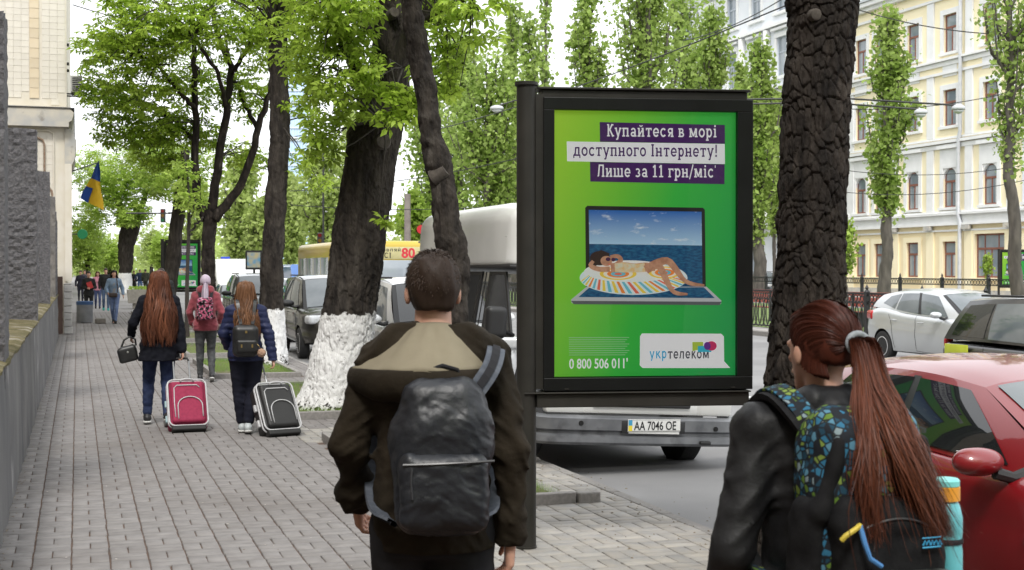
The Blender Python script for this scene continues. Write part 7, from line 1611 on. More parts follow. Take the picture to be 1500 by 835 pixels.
S = SDF((-5.2, -1.1, 1.7), (-.9, 1.1, 2.75), .03); S.rbox((-3.15, 0, 2.1), (1.88, vw - .06, .42), .22, 0); S.cut((0, 0, 1.86), (0, 0, -1)); S.disp(lambda P: -.25 * np.clip(P[:, 0] + 1.9, 0, 2) ** 1.5 * np.clip(P[:, 2] - 1.86, 0, 1)); S.build('high_roof', mVWH, VAN)
MB().tube([(-5.0, -vw + .085, 2.16), (-1.5, -vw + .085, 2.16)], .012, 6).build('roof_crease', mVWH, VAN)
vbox('roof_seal', mBLKP, -5.0, -1.3, -vw + .06, vw - .06, 1.835, 1.868, b=.01)
mVG = M('van_glass', (.025, .027, .028), (.05, .052, .05), rough=.05, sc=3, spec=.9)
for s in (-1, 1):                                                # side windows follow the tumblehome
    def sy(z): return vw - .012 - max(0, z - 1.05) * .12 + .006
    def pane(nm, poly, m, off=0.0):
        bb = MB(); bb.v = [Vector((x, s * (sy(z) + off), z)) for x, z in poly] + [Vector((x, s * (sy(z) + off - .02), z)) for x, z in poly]; n0 = len(poly); bb.f = [tuple(range(n0)), tuple(n0 + q for q in reversed(range(n0)))] + [(q, n0 + q, n0 + (q + 1) % n0, (q + 1) % n0) for q in range(n0)]
        return bb.build(nm, m, VAN)
    pane('door_window_seal', [(-1.02, 1.16), (-2.02, 1.12), (-2.06, 1.8), (-1.52, 1.8)], mBLKP, .0); pane('door_window', [(-1.1, 1.19), (-1.97, 1.155), (-2.01, 1.765), (-1.55, 1.765)], mVG, .004)
    pane('side_window_seal', [(-2.3, 1.12), (-3.3, 1.12), (-3.3, 1.8), (-2.3, 1.8)], mBLKP, .0); pane('side_window', [(-2.34, 1.16), (-3.26, 1.16), (-3.26, 1.76), (-2.34, 1.76)], mVG, .004)
    pane('curtain', [(-2.4, 1.16), (-2.85, 1.16), (-2.75, 1.76), (-2.36, 1.76)], M('dark_curtain', (.012, .012, .013), rough=.9), .0045)
    pane('rear_side_window', [(-3.55, 1.16), (-4.7, 1.16), (-4.7, 1.76), (-3.55, 1.76)], mVG, .004)
    for x in (-2.15, -3.42): MB().tube([(x, s * (sy(.5) + .001), .5), (x, s * (sy(1.05) + .001), 1.05), (x, s * (sy(1.8) + .001), 1.8)], .006, 5).build('door_seam', mUNDER, VAN)
    for x in (-2.05, -2.27): MB().tube([(x, s * (sy(1.0)), .93), (x, s * (sy(1.0) + .035), .95), (x, s * (sy(1.0) + .035), 1.05), (x, s * (sy(1.0)), 1.07)], .013, 7).build('door_handle', mBLKP, VAN, smooth=True)
    Sd = SDF((-.2, -.2, -.25), (.2, .2, .25), .014); Sd.rbox((0, 0, 0), (.065, .105, .155), .05, 0); Sd.build('mirror', mBLKP, VAN, loc=(-.98, s * (vw + .16), 1.3)); MB().tube([(-.99, s * (vw + .08), 1.22), (-1.05, s * (vw - .05), 1.18)], .022, 7).build('mirror_arm', mBLKP, VAN, smooth=True)
    Sd = SDF((-.2, -.3, -.2), (.2, .3, .2), .014); Sd.rbox((0, 0, 0), (.05, .17, .085), .04, 0); Sd.build('head_lamp', mLAMP, VAN, loc=(-.07, s * .68, .78))
MB().add([(-.80, -vw + .11, 1.22), (-.80, vw - .11, 1.22), (-1.345, vw - .2, 1.81), (-1.345, -vw + .2, 1.81)], [(0, 1, 2, 3)]).build('windscreen', mVG, VAN, loc=(.025, 0, .025))
vbox('front_panel', mVWH, -.08, .015, -.80, .80, .535, .70, b=.03)
vbox('front_panel', mVWH, -.09, .02, -.93, -.55, .535, .80, b=.03); vbox('front_panel', mVWH, -.09, .02, .55, .93, .535, .80, b=.03)
vbox('grille', mBLKP, -.05, .03, -.5, .5, .60, .86, b=.02)
for k in range(5): vbox('grille_bar', mBLKP, .0, .045, -.48, .48, .615 + k * .05, .63 + k * .05)
# pressed steel bumper: upper face, step and lower lip, wrapping round the corners
sec = [(.0, .525), (.075, .52), (.1, .5), (.1, .40), (.07, .38), (.07, .36), (.11, .345), (.115, .29), (.09, .265), (.0, .26)]
path = [(-.42, -1.0), (-.16, -.985), (-.05, -.93), (.0, -.82), (.02, -.4), (.025, 0), (.02, .4), (.0, .82), (-.05, .93), (-.16, .985), (-.42, 1.0)]
bb = MB(); n_s = len(sec); C_, R_, T_ = smooth_path([(x, y, 0) for x, y in path], [1] * len(path), 60); tg = np.gradient(C_, axis=0); tg /= np.linalg.norm(tg, axis=1)[:, None]
for i in range(60):
    nn = np.array([tg[i, 1], -tg[i, 0]]); 
    for (o, z) in sec: bb.v.append(Vector((C_[i, 0] + nn[0] * o, C_[i, 1] + nn[1] * o, z)))
for i in range(59):
    for j in range(n_s): bb.f.append((i * n_s + j, i * n_s + (j + 1) % n_s, (i + 1) * n_s + (j + 1) % n_s, (i + 1) * n_s + j))
bb.f += [tuple(range(n_s)), tuple(59 * n_s + j for j in reversed(range(n_s)))]
bp = bb.build('bumper', mBUMP, VAN, smooth=True)
for (y, z) in ((-.62, .46), (.72, .43)): MB().lathe([(0, .002), (.02, .002), (.022, 0), (.022, -.02)], 14, (.12, y, z), ax='x').build('bumper_hole', mUNDER, bp)
vbox('plate_recess', mBLKP, .09, .128, -.23, .4, .38, .49, b=.004, parent=bp)
plate(bp, .136, .085, .455, 'AA 7046 OE', rot=(rad(1.5), 0, 0)); vbox('plate_holder', mPLW, .126, .132, -.16, .34, .378, .45, parent=bp)
vbox('tow_eye', mBLKP, .115, .16, .55, .66, .285, .32, b=.012, parent=bp)
vbox('underbody', mUNDER, -4.8, -.2, -.8, .8, .3, .42)
MB().tube([(-.6, -.7, .27), (-.6, 0, .24), (-.6, .7, .27)], .045, 8).build('axle', mUNDER, VAN)
# ---- other parked and moving cars
def suv(pc, **k):
    S = sedan(pc, w=.92, nose=2.2, tail=-2.2, axles=(1.35, -1.35), r=.36, plan=[(-2.2, .84), (-2.12, .93), (-1.6, .99), (.8, 1), (1.6, .97), (2.05, .86), (2.2, .68)], bot=[(-2.2, .5), (-2.1, .38), (1.5, .3), (2.1, .34), (2.2, .44)],
              belt=[(-2.2, 1.0), (-2.1, 1.1), (.6, 1.06), (1.1, 1.04), (1.8, .98), (2.1, .88), (2.2, .72)], top=[(-2.2, 1.05), (-2.1, 1.14), (1.1, 1.12), (1.8, 1.06), (2.1, .94), (2.2, .76)],
              side_b=[(1.1, .76, 1.08), (.5, .82, 1.08), (-.4, .84, 1.09), (-1.2, .83, 1.1), (-2.12, .76, 1.11)], side_t=[(.4, .64, 1.64), (-.1, .66, 1.69), (-.6, .67, 1.7), (-1.15, .66, 1.69), (-1.85, .64, 1.66)],
              panes=[(((.15, .06), (.40, .05), (.375, .9), (.11, .88)), 'front_side_window', mGLAS2, .006), (((.43, .05), (.66, .06), (.66, .88), (.405, .9)), 'rear_side_window', mGLAS2, .006), (((.69, .07), (.92, .1), (.92, .86), (.69, .88)), 'quarter_window', mGLAS2, .006)], rw=(-.03, .02), ws=(.16, .05), mirror=(.75, 1.02, 1.15), msize=1.25,
              seams=[[(1.02, 1.05), (1.06, .8), (1.0, .45)], [(-.2, 1.07), (-.2, .7), (-.18, .4)], [(-1.1, 1.08), (-1.05, .8), (-1.0, .5)]], handles=[(-.02, .95), (-.92, .97)], blobs=[('head_lamp', mLAMP, (2.05, .66, .84), (.12, .18, .09), .06, -.35), ('tail_lamp', mTAIL, (-2.15, .76, 1.0), (.06, .08, .18), .04, .1)], bits=[('grille', mBLKP, 2.14, 2.22, -.42, .42, .68, .86, .02), ('roof_rail', mBLKP, -1.6, .2, .58, .61, 1.73, 1.76, .01), ('roof_rail', mBLKP, -1.6, .2, -.61, -.58, 1.73, 1.76, .01)])
    S.update(k); return S
GP = 'cars along the near lane'
wp = paint('white_paint', (.68, .69, .69), 0, .35)
jeep = car('white_off_roader', 'white off-roader half hidden between the great trunk and the man', 'car', (5.1, 20.3, -.12), HEAD, suv(wp, mirror_m=wp, handle_m=wp, ws_glass=mGLAS), GP)
MB().tube([(.1, -.35, 1.78), (.15, .35, 1.78)], .012, 6).build('roof_bar', mBLKP, jeep)
vx = ground(437, 525, -.12)
car('dark_minivan', 'dark olive minivan parked left of the great trunk', 'car', (vx.x + .86, vx.y + 1.25, -.12), HEAD, suv(paint('olive_paint', (.035, .033, .026), .4, .35), w=.9, mirror_m=mBLKP, r=.33, side_b=[(1.3, .76, 1.04), (.5, .82, 1.06), (-.4, .84, 1.08), (-1.2, .83, 1.1), (-2.12, .76, 1.11)]), GP)
car('white_sedan', 'white sedan behind the dark minivan', 'car', (5.75, 37.0, -.12), HEAD, sedan(wp, mirror=(.66, .98, 1.0)), GP)
car('green_estate_car', 'dark green off-roader beside the straight limed trunk', 'car', (5.35, 43.0, -.12), HEAD, suv(paint('green_paint', (.02, .035, .03), .3, .35), mirror_m=mBLKP), GP)
car('silver_sedan', 'silver sedan seen past the straight trunk', 'car', (5.4, 49.0, -.12), HEAD, sedan(paint('silver_paint', (.5, .52, .53), .5)), GP)
q = at(450, 395, 62); car('red_saloon', 'maroon saloon waiting behind the parked cars', 'car', (q.x, q.y, -.12), HEAD, sedan(paint('maroon_paint', (.2, .03, .035), .2)), 'cars in the far traffic')
q = at(417, 395, 72); car('white_saloon', 'white saloon left of the maroon one in traffic', 'car', (q.x, q.y, -.12), HEAD, sedan(wp), 'cars in the far traffic')
q = at(395, 395, 80); car('dark_saloon', 'dark saloon far back in traffic', 'car', (q.x, q.y, -.12), HEAD, sedan(paint('graphite_paint', (.06, .07, .08), .3)), 'cars in the far traffic')
q = at(207, 395, 150); car('distant_saloon', 'pale saloon at the far end of the street', 'car', (q.x, q.y, -.12), HEAD, sedan(paint('silver_paint', (.5, .52, .53), .5)), 'cars in the far traffic')
q = at(1118, 395, 90); car('far_dark_car', 'dark car parked before the white building', 'car', (q.x, q.y, -.12), HEAD, suv(paint('graphite_paint', (.06, .07, .08), .3)))
def minibus(name, label, cat, loc, body, W=1.0, L=5.6, Hh=2.45, low=.35, stripe=None, group=None):
    C = thing(name, label, cat, loc, HEAD, group); Sd = SDF((-L - .2, -W - .2, .1), (.3, W + .2, Hh + .3), .05); Sd.rbox((-L / 2, 0, (Hh + low) / 2), (L / 2, W, (Hh - low) / 2), .16, 0)
    if cat != 'bus': Sd.cut((-.95, 0, Hh), (.75, 0, .62)); Sd.rbox((-.55, 0, .75), (.58, W - .03, .4), .15, .08)
    Sd.build('body', body, C)
    for x in (-.9, -L + 1.1):
        for s in (-1, 1): wheel(C, x, s * (W - .1), .36, .22, s, 6, M('steel_rim', (.25, .25, .25), rough=.5, metal=.5))
    return C
BUS = minibus('minibus', 'yellow city bus in the road behind the great trunk', 'bus', (7.55, 34.6, -.12), M('bus_yellow', (.5, .36, .03), (.55, .4, .05), rough=.45, sc=1, coat=.4), W=1.13, L=7.2, Hh=2.62)
bv = lambda nm, m, *a, b=0.0: MB().box(*a, b=b).build(nm, m, BUS, smooth=True)
bv('windscreen', M('bus_glass', (.3, .34, .38), (.4, .44, .47), rough=.08, sc=1, spec=.9), -.03, .012, -.98, .98, 1.28, 2.12, b=.02)
bv('destination_board', M('bus_board', (.5, .46, .22), (.55, .5, .26), rough=.5), -.03, .014, -1.0, 1.0, 2.14, 2.46, b=.01)
letters('board_text', 'замовляй', mINK, BUS, .8, .1, (.0155, -.35, 2.34), (PI / 2, 0, PI / 2), False); letters('board_text', 'ТАКСІ', mINK, BUS, .62, .14, (.0155, -.42, 2.17), (PI / 2, 0, PI / 2), False)
text_mesh('board_text', '80', M('text_red', (.6, .03, .05), rough=.6), BUS, width=.34, bold=.03, loc=(.0155, .47, 2.18), rot=(PI / 2, 0, PI / 2))
bv('front_band', M('bus_white', (.68, .66, .56), rough=.5), -.02, .011, -.9, .9, 1.0, 1.2, b=.01); bv('bumper', mBLKP, -.05, .05, -1.08, 1.08, .38, .62, b=.04)
for s in (-1, 1):
    bv('head_lamp', mLAMP, -.02, .02, s * .8 - .14, s * .8 + .14, .72, .92, b=.03); bv('door', M('bus_door', (.06, .06, .06), rough=.3), -1.5, -.35, s * 1.118, s * 1.138, .6, 2.4, b=.01) if s < 0 else None
    for x in (-.98,): bv('door_post', M('bus_yellow'), x - .05, x + .05, s * 1.125, s * 1.145, .6, 2.4)
    for k in range(4): bv('side_window', M('bus_glass'), -2.9 - k * 1.25, -1.8 - k * 1.25, s * 1.118, s * 1.136, 1.35, 2.2, b=.01)
    bv('pillar_trim', mBLKP, -.3, -.05, s * 1.115, s * 1.135, 1.2, 2.3)
q = at(318, 395, 60); AMB = minibus('ambulance', 'white ambulance van with a blue roof light behind the forked chestnut', 'van', (q.x + 1, q.y, -.12), wp, Hh=2.35)
MB().box(-2.6, -2.3, -.6, -.2, 2.34, 2.46, b=.03).build('blue_beacon', M('beacon_blue', (.02, .06, .5), rough=.2), AMB)
MB().box(-2.1, -1.2, -1.012, -.99, 1.35, 1.95, b=.02).build('door_window', mGLAS, AMB); MB().add([(-.55, -.86, 1.25), (-.55, .86, 1.25), (-1.12, .8, 1.93), (-1.12, -.8, 1.93)], [(0, 1, 2, 3)]).build('windscreen', mGLAS2, AMB, loc=(.09, 0, .07))
q = at(452, 395, 85); BV = minibus('blue_van', 'light blue delivery van in the traffic beside the bus', 'van', (q.x, q.y, -.12), paint('blue_paint', (.05, .14, .38)), Hh=2.2)
MB().add([(-.55, -.86, 1.2), (-.55, .86, 1.2), (-1.12, .8, 1.85), (-1.12, -.8, 1.85)], [(0, 1, 2, 3)]).build('windscreen', mGLAS2, BV, loc=(.09, 0, .06))
q = at(1108, 395, 105)
# ================================================================== street furniture
mBB = M('billboard_metal', (.02, .019, .016), (.028, .026, .022), rough=.5, sc=6, spec=.3)
mBBK = M('billboard_black', (.006, .0065, .0065), (.009, .01, .01), rough=.35, sc=4, spec=.25)
def billboard(label, loc, rz):
    T = thing('billboard', label, 'billboard', loc, rz, group='illuminated advertising panels')
    px0, px1, pz0, pz1 = .182, 1.337, 1.087, 2.742
    def pp(u, v):
        uL = 817 - (v - 164) * 7 / 385; uR = 1078 - (v - 161) * 5 / 392; return px0 + (u - uL) / (uR - uL) * (px1 - px0), pz1 - (v - 164) / 385 * (pz1 - pz0)
    MB().lathe([(.062, 0), (.062, 2.9)], 28).build('post', mBB, T, smooth=True); MB().lathe([(.07, 2.9), (.074, 2.905), (.074, 2.925), (.0, 2.93)], 28).build('post_cap', mBB, T, smooth=True)
    MB().lathe([(.066, 0), (.066, .012), (.062, .014)], 28).build('post_foot', mBB, T, smooth=True)
    box('housing', mBB, T, .10, 1.43, .02, .19, .985, 2.885, b=.006); box('top_cap', mBB, T, .07, 1.445, .0, .2, 2.886, 2.9, b=.003)
    box('lower_rail', mBB, T, .06, 1.425, -.05, .16, .885, .972, b=.006); box('rail_lip', mBB, T, -.02, 1.43, -.075, .12, .973, .981, b=.002); box('bracket', mBB, T, .05, .11, -.02, .06, 1.0, 2.85)
    # door frame, four bars
    y0, y1 = -.045, .018
    box('door_frame', mBBK, T, .104, 1.449, y0, y1, .988, 1.07, b=.004); box('door_frame', mBBK, T, .104, 1.449, y0, y1, 2.752, 2.83, b=.004); box('door_frame', mBBK, T, .104, .172, y0, y1, 1.0705, 2.7515, b=.002); box('door_frame', mBBK, T, 1.347, 1.449, y0, y1, 1.0705, 2.7515, b=.002)
    for x in (.25, 1.32): box('latch', mBB, T, x - .012, x + .012, y0 - .008, y0 - .0005, .998, 1.006)
    # poster
    mG = MATS.get('poster_green')
    if not mG:
        mG = M('poster_green', (.1, .4, .1), rough=.5); n = mG.node_tree; L = n.links.new; tc = n.nodes.new('ShaderNodeTexCoord'); sp = n.nodes.new('ShaderNodeSeparateXYZ'); L(tc.outputs['Object'], sp.inputs[0])
        ma = n.nodes.new('ShaderNodeMath'); ma.operation = 'MULTIPLY_ADD'; L(sp.outputs['Z'], ma.inputs[0]); ma.inputs[1].default_value = -.34; L(sp.outputs['X'], ma.inputs[2])
        mr = n.nodes.new('ShaderNodeMapRange'); mr.inputs[1].default_value = px0 - .34 * pz1; mr.inputs[2].default_value = px1 - .34 * pz0; L(ma.outputs[0], mr.inputs[0]); cr = n.nodes.new('ShaderNodeValToRGB'); L(mr.outputs[0], cr.inputs[0])
        e = cr.color_ramp.elements; e[0].color = (.38, .68, .04, 1); e[0].position = 0; e[1].color = (.008, .36, .075, 1); e[1].position = .9
        for p_, c_ in ((.3, (.18, .58, .035)), (.55, (.04, .48, .055))): q = e.new(p_); q.color = (*c_, 1)
        L(cr.outputs[0], n.nodes['Principled BSDF'].inputs['Base Color'])
    box('poster', mG, T, px0 - .012, px1 + .012, .0, .012, pz0 - .012, pz1 + .012)
    lay = [0]
    def flat(nm, pts, m, lvl, parent=T):
        b = MB(); q = [pp(u, v) for u, v in pts]; y = -.0008 * lvl; n = len(q); b.v = [Vector((x, y, z)) for x, z in q]; b.f = [tuple(range(n))]
        o = b.build(nm, m, parent, fix=False); me = o.data
        if me.polygons[0].normal.y > 0: me.flip_normals()
        return o
    ell = lambda cx, cy, rx, ry, n=28, a0=0, a1=2 * PI: [(cx + rx * math.cos(a), cy + ry * math.sin(a)) for a in np.linspace(a0, a1, n, endpoint=abs(a1 - a0) < 6.2)]
    mPUR = M('print_purple', srgb(66, 24, 92), rough=.5); mW = M('print_white', (.88, .89, .91), rough=.5)
    flat('headline_bar', [(881, 178), (1064, 180), (1064, 208), (881, 207)], mPUR, 1); flat('headline_bar', [(833, 207), (1063.5, 208.2), (1063.5, 238), (833, 236)], mW, 1); flat('headline_bar', [(866, 236.5), (1063, 238.2), (1062.5, 268), (866, 265.5)], mPUR, 1)
    def head(s, u0, u1, v, m, h=.078, nm='headline_text', slab=True, lvl=2):
        x0, z0 = pp(u0, v); x1, z1 = pp(u1, v + .8); return letters(nm, s, m, T, x1 - x0, h, (x0, -.0008 * lvl, z0), (PI / 2, -.002, 0), slab)
    def txt(s, u0, u1, v, m, bold=.0, lvl=2, hscale=None, nm='headline_text', slab=False):
        x0, z0 = pp(u0, v); x1, z1 = pp(u1, v + 1.0); w = x1 - x0; return text_mesh(nm, s, m, T, width=w, height=hscale, bold=bold, loc=(x0, -.0008 * lvl, z0), rot=(PI / 2, -.002, 0))
    head('Купайтеся в морі', 891, 1052, 199, mW); head('доступного Інтернету!', 842, 1053, 228, mPUR); head("Лише за 11 грн/міс'", 876, 1050, 258.5, mW)
    # laptop picture
    flat('laptop_lid', [(858, 304), (861, 301), (1030, 303), (1033, 306), (1033, 425), (857, 423)], M('print_black', (.012, .012, .014), rough=.4), 1)
    mS = MATS.get('print_sky')
    if not mS:
        mS = M('print_sky', (.1, .3, .7), rough=.5); n = mS.node_tree; L = n.links.new; tc = n.nodes.new('ShaderNodeTexCoord'); sp = n.nodes.new('ShaderNodeSeparateXYZ'); L(tc.outputs['Object'], sp.inputs[0]); mr = n.nodes.new('ShaderNodeMapRange'); mr.inputs[1].default_value = pp(900, 358)[1]; mr.inputs[2].default_value = pp(900, 308)[1]; L(sp.outputs['Z'], mr.inputs[0])
        cr = n.nodes.new('ShaderNodeValToRGB'); L(mr.outputs[0], cr.inputs[0]); cr.color_ramp.elements[0].color = (.4, .62, .8, 1); cr.color_ramp.elements[1].color = (.02, .13, .45, 1)
        nz = n.nodes.new('ShaderNodeTexNoise'); nz.inputs['Scale'].default_value = 9; nz.inputs['Detail'].default_value = 6; mp = n.nodes.new('ShaderNodeMapping'); mp.inputs['Scale'].default_value = (1, 1, 2.6); L(tc.outputs['Object'], mp.inputs[0]); L(mp.outputs[0], nz.inputs['Vector']); r2 = n.nodes.new('ShaderNodeMapRange'); r2.inputs[1].default_value = .58; r2.inputs[2].default_value = .72; L(nz.outputs['Fac'], r2.inputs[0])
        mx_ = n.nodes.new('ShaderNodeMix'); mx_.data_type = 'RGBA'; L(r2.outputs[0], mx_.inputs[0]); L(cr.outputs[0], mx_.inputs[6]); mx_.inputs[7].default_value = (.75, .82, .88, 1); L(mx_.outputs[2], n.nodes['Principled BSDF'].inputs['Base Color'])
    mSea = M('print_sea', (.005, .06, .16), (.02, .14, .26), rough=.5, sc=30, stretch=(1, 1, 3), lo=.4, hi=.65)
    flat('screen_sky', [(863, 307), (1028, 309), (1028, 359), (863, 357)], mS, 2); flat('screen_sea', [(863, 357), (1028, 359), (1028, 420), (863, 420)], mSea, 2)
    flat('laptop_base', [(858, 420), (1034, 420), (1056, 441), (1055, 446), (836, 444), (835, 439)], M('print_silver', (.5, .52, .54), rough=.4), 3); flat('laptop_edge', [(835, 440.5), (1056, 442.5), (1053, 447.5), (839, 445.5)], M('print_grey', (.1, .11, .12), rough=.5), 4)
    flat('keyboard_sea', [(862, 421), (1030, 421), (1046, 437), (846, 435)], mSea, 4)
    # swimmer on a swim ring
    mRng = M('print_ring', (.62, .75, .78), (.7, .8, .8), rough=.5, sc=6)
    flat('swim_ring', ell(927, 407, 79, 25, 40), mRng, 5); flat('swim_ring', ell(920, 399, 66, 18, 36), M('print_ring_top', (.75, .8, .78), rough=.5), 6)
    mC = [M('print_' + n_, c_, rough=.5) for n_, c_ in (('orange', (.8, .25, .05)), ('cream', (.8, .78, .66)), ('yellow', (.8, .6, .08)), ('aqua', (.15, .5, .6)), ('coral', (.75, .16, .1)))]
    for q in range(22):                                    # coloured gores round the ring
        a0, a1 = rad(8 + q * 7.6), rad(8 + q * 7.6 + 4.2); e1 = lambda a: (927 + 78 * math.cos(a), 408 + 22 * math.sin(a)); e2 = lambda a: (922 + 60 * math.cos(a + .12), 402 + 11 * math.sin(a + .12))
        flat('ring_stripe', [e1(a0), e1(a1), e2(a1), e2(a0)], mC[(0, 2, 3, 2, 4, 3)[q % 6]], 7)
    for (cx, cy, rx, ry) in ((904, 401, 27, 9), (972, 399, 24, 9)):
        for q, sc in enumerate((1.0, .8, .6, .4, .2)): flat('ring_swirl', ell(cx, cy, rx * sc, ry * sc, 22), mC[(2, 1, 0, 3, 4)[q]], 8 + q)
    mSk = M('print_skin', (.42, .2, .12), (.58, .32, .2), rough=.5, sc=26); mHr = M('print_hair', (.035, .018, .015), rough=.5)
    def flimb(nm, P, W, m, lvl):
        C_, R_, _t = smooth_path([(u, v, 0) for u, v in P], W, 18); tg = np.gradient(C_, axis=0); tg /= np.linalg.norm(tg, axis=1)[:, None]; nn = np.stack([-tg[:, 1], tg[:, 0]], 1); L_ = C_[:, :2] + nn * R_[:, None]; R2 = C_[:, :2] - nn * R_[:, None]; flat(nm, [tuple(q) for q in L_] + [tuple(q) for q in R2[::-1]], m, lvl)
    flat('swimmer_hair', ell(877, 378, 14, 10.5), mHr, 14); flat('swimmer_hair', [(866, 372), (880, 366), (892, 371), (890, 380), (870, 390), (863, 384)], mHr, 14.5)
    flimb('swimmer_arm', [(897, 392), (908, 381), (903, 375), (893, 376)], [4.2, 3.4, 3, 2.4], mSk, 13); flimb('swimmer_arm', [(892, 394), (876, 394), (864, 389), (868, 382)], [4, 3.6, 3.2, 2.4], mSk, 15)
    flat('swimmer_face', ell(887, 382, 8.5, 7.5), mSk, 16); flat('swimmer_mouth', ell(892, 387, 2.6, .9, 10), mC[4], 17); flat('sunglasses', ell(889.5, 379.5, 3.6, 2.9, 14), M('print_glasses', (.06, .015, .06), rough=.4), 17); flat('sunglasses', ell(897, 380, 3.0, 2.8, 14), M('print_glasses'), 17.5)
    flimb('swimmer_body', [(893, 392), (910, 391), (928, 392), (944, 391), (958, 391)], [6.5, 7.5, 6.2, 6.8, 5.5], mSk, 18); flimb('swimsuit', [(899, 392), (911, 391.5), (927, 392.5), (943, 391.5)], [6.2, 7.6, 6.2, 6.4], M('print_suit', (.68, .66, .5), (.75, .5, .2), rough=.5, sc=40), 19)
    flimb('swimmer_leg', [(948, 392), (964, 384), (977, 382), (988, 394), (1000, 410), (1013, 416), (1030, 418)], [6.5, 5.8, 5.2, 4.6, 3.2, 3, 1.6], mSk, 20); flimb('swimmer_leg', [(944, 395), (956, 389), (965, 391), (973, 408), (982, 425), (991, 430), (1005, 431)], [6.5, 5.8, 5, 4.6, 3.2, 3, 1.6], mSk, 21)
    # small print, phone number and logo card
    for q in range(9): flat('small_print', [(831, 494 + q * 3.2), (919 - (q % 3) * 3, 494.3 + q * 3.2), (919 - (q % 3) * 3, 495.3 + q * 3.2), (831, 495.0 + q * 3.2)], M('print_pale_green', (.3, .55, .3), rough=.5), 1)
    txt("0 800 506 011'", 831, 916, 540, mW, .012, hscale=.088, nm='phone_number', lvl=1)
    card = [(935, 493), (938, 489), (1055, 490), (1059, 494), (1059, 531), (1068, 541), (1052, 541), (938, 540), (934, 536)]
    flat('logo_card', card, mW, 1); head('укр', 948, 974, 526, M('print_cyan', (.05, .4, .65), rough=.5), .065, 'logo_text', False); head('телеком', 975, 1037, 526.5, M('print_dark', (.03, .03, .05), rough=.5), .065, 'logo_text', False)
    flat('logo_square', [(1012, 502), (1028, 502), (1028, 514), (1018, 514), (1012, 516)], M('print_lime', (.4, .55, .05), rough=.5), 2); flat('logo_square', [(1020, 508), (1040, 508), (1040, 517), (1020, 517)], M('print_teal', (.03, .45, .6), rough=.5), 3); flat('logo_bubble', ell(1040, 508, 8, 7), M('print_magenta', (.55, .02, .12), rough=.5), 4); flat('logo_bubble', ell(1034, 508, 5, 6), M('print_violet', (.12, .02, .25), rough=.5), 5)
    # glass in front
    mg = MATS.get('poster_glass')
    if not mg:
        mg = bpy.data.materials.new('poster_glass'); MATS['poster_glass'] = mg; mg.use_nodes = True; n = mg.node_tree; n.nodes.clear(); out = n.nodes.new('ShaderNodeOutputMaterial'); tr = n.nodes.new('ShaderNodeBsdfTransparent'); gl = n.nodes.new('ShaderNodeBsdfGlossy'); gl.inputs['Roughness'].default_value = .01; fr = n.nodes.new('ShaderNodeFresnel'); fr.inputs[0].default_value = 1.38; mx_ = n.nodes.new('ShaderNodeMixShader')
        n.links.new(fr.outputs[0], mx_.inputs[0]); n.links.new(tr.outputs[0], mx_.inputs[1]); n.links.new(gl.outputs[0], mx_.inputs[2]); n.links.new(mx_.outputs[0], out.inputs[0])
    MB().add([(.172, -.03, 1.07), (1.347, -.03, 1.07), (1.347, -.03, 2.752), (.172, -.03, 2.752)], [(0, 1, 2, 3)]).build('glass_pane', mg, T, fix=False)
    return T
g0 = ground(771, 803)
def glow_prints():                          # faint glow added to the print colours to brighten the posters
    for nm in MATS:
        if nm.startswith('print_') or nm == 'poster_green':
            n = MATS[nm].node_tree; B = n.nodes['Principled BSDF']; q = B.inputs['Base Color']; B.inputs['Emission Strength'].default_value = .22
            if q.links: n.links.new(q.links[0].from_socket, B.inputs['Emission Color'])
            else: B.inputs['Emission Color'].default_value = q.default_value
BB = billboard('big green internet advert panel on a dark post beside the van', (g0.x, g0.y, 0), -YAW + rad(6.5))
glow_prints()
q = at(238, 395, 52.5); dup(BB, (q.x, q.y, 0), -YAW + rad(2), 'distant green advert panel behind the leaning trunk')
q = at(1463, 395, 68); dup(BB, (q.x, q.y, .0), -YAW - rad(8), 'small green advert panel before the yellow building').scale = (.95, .95, .95)
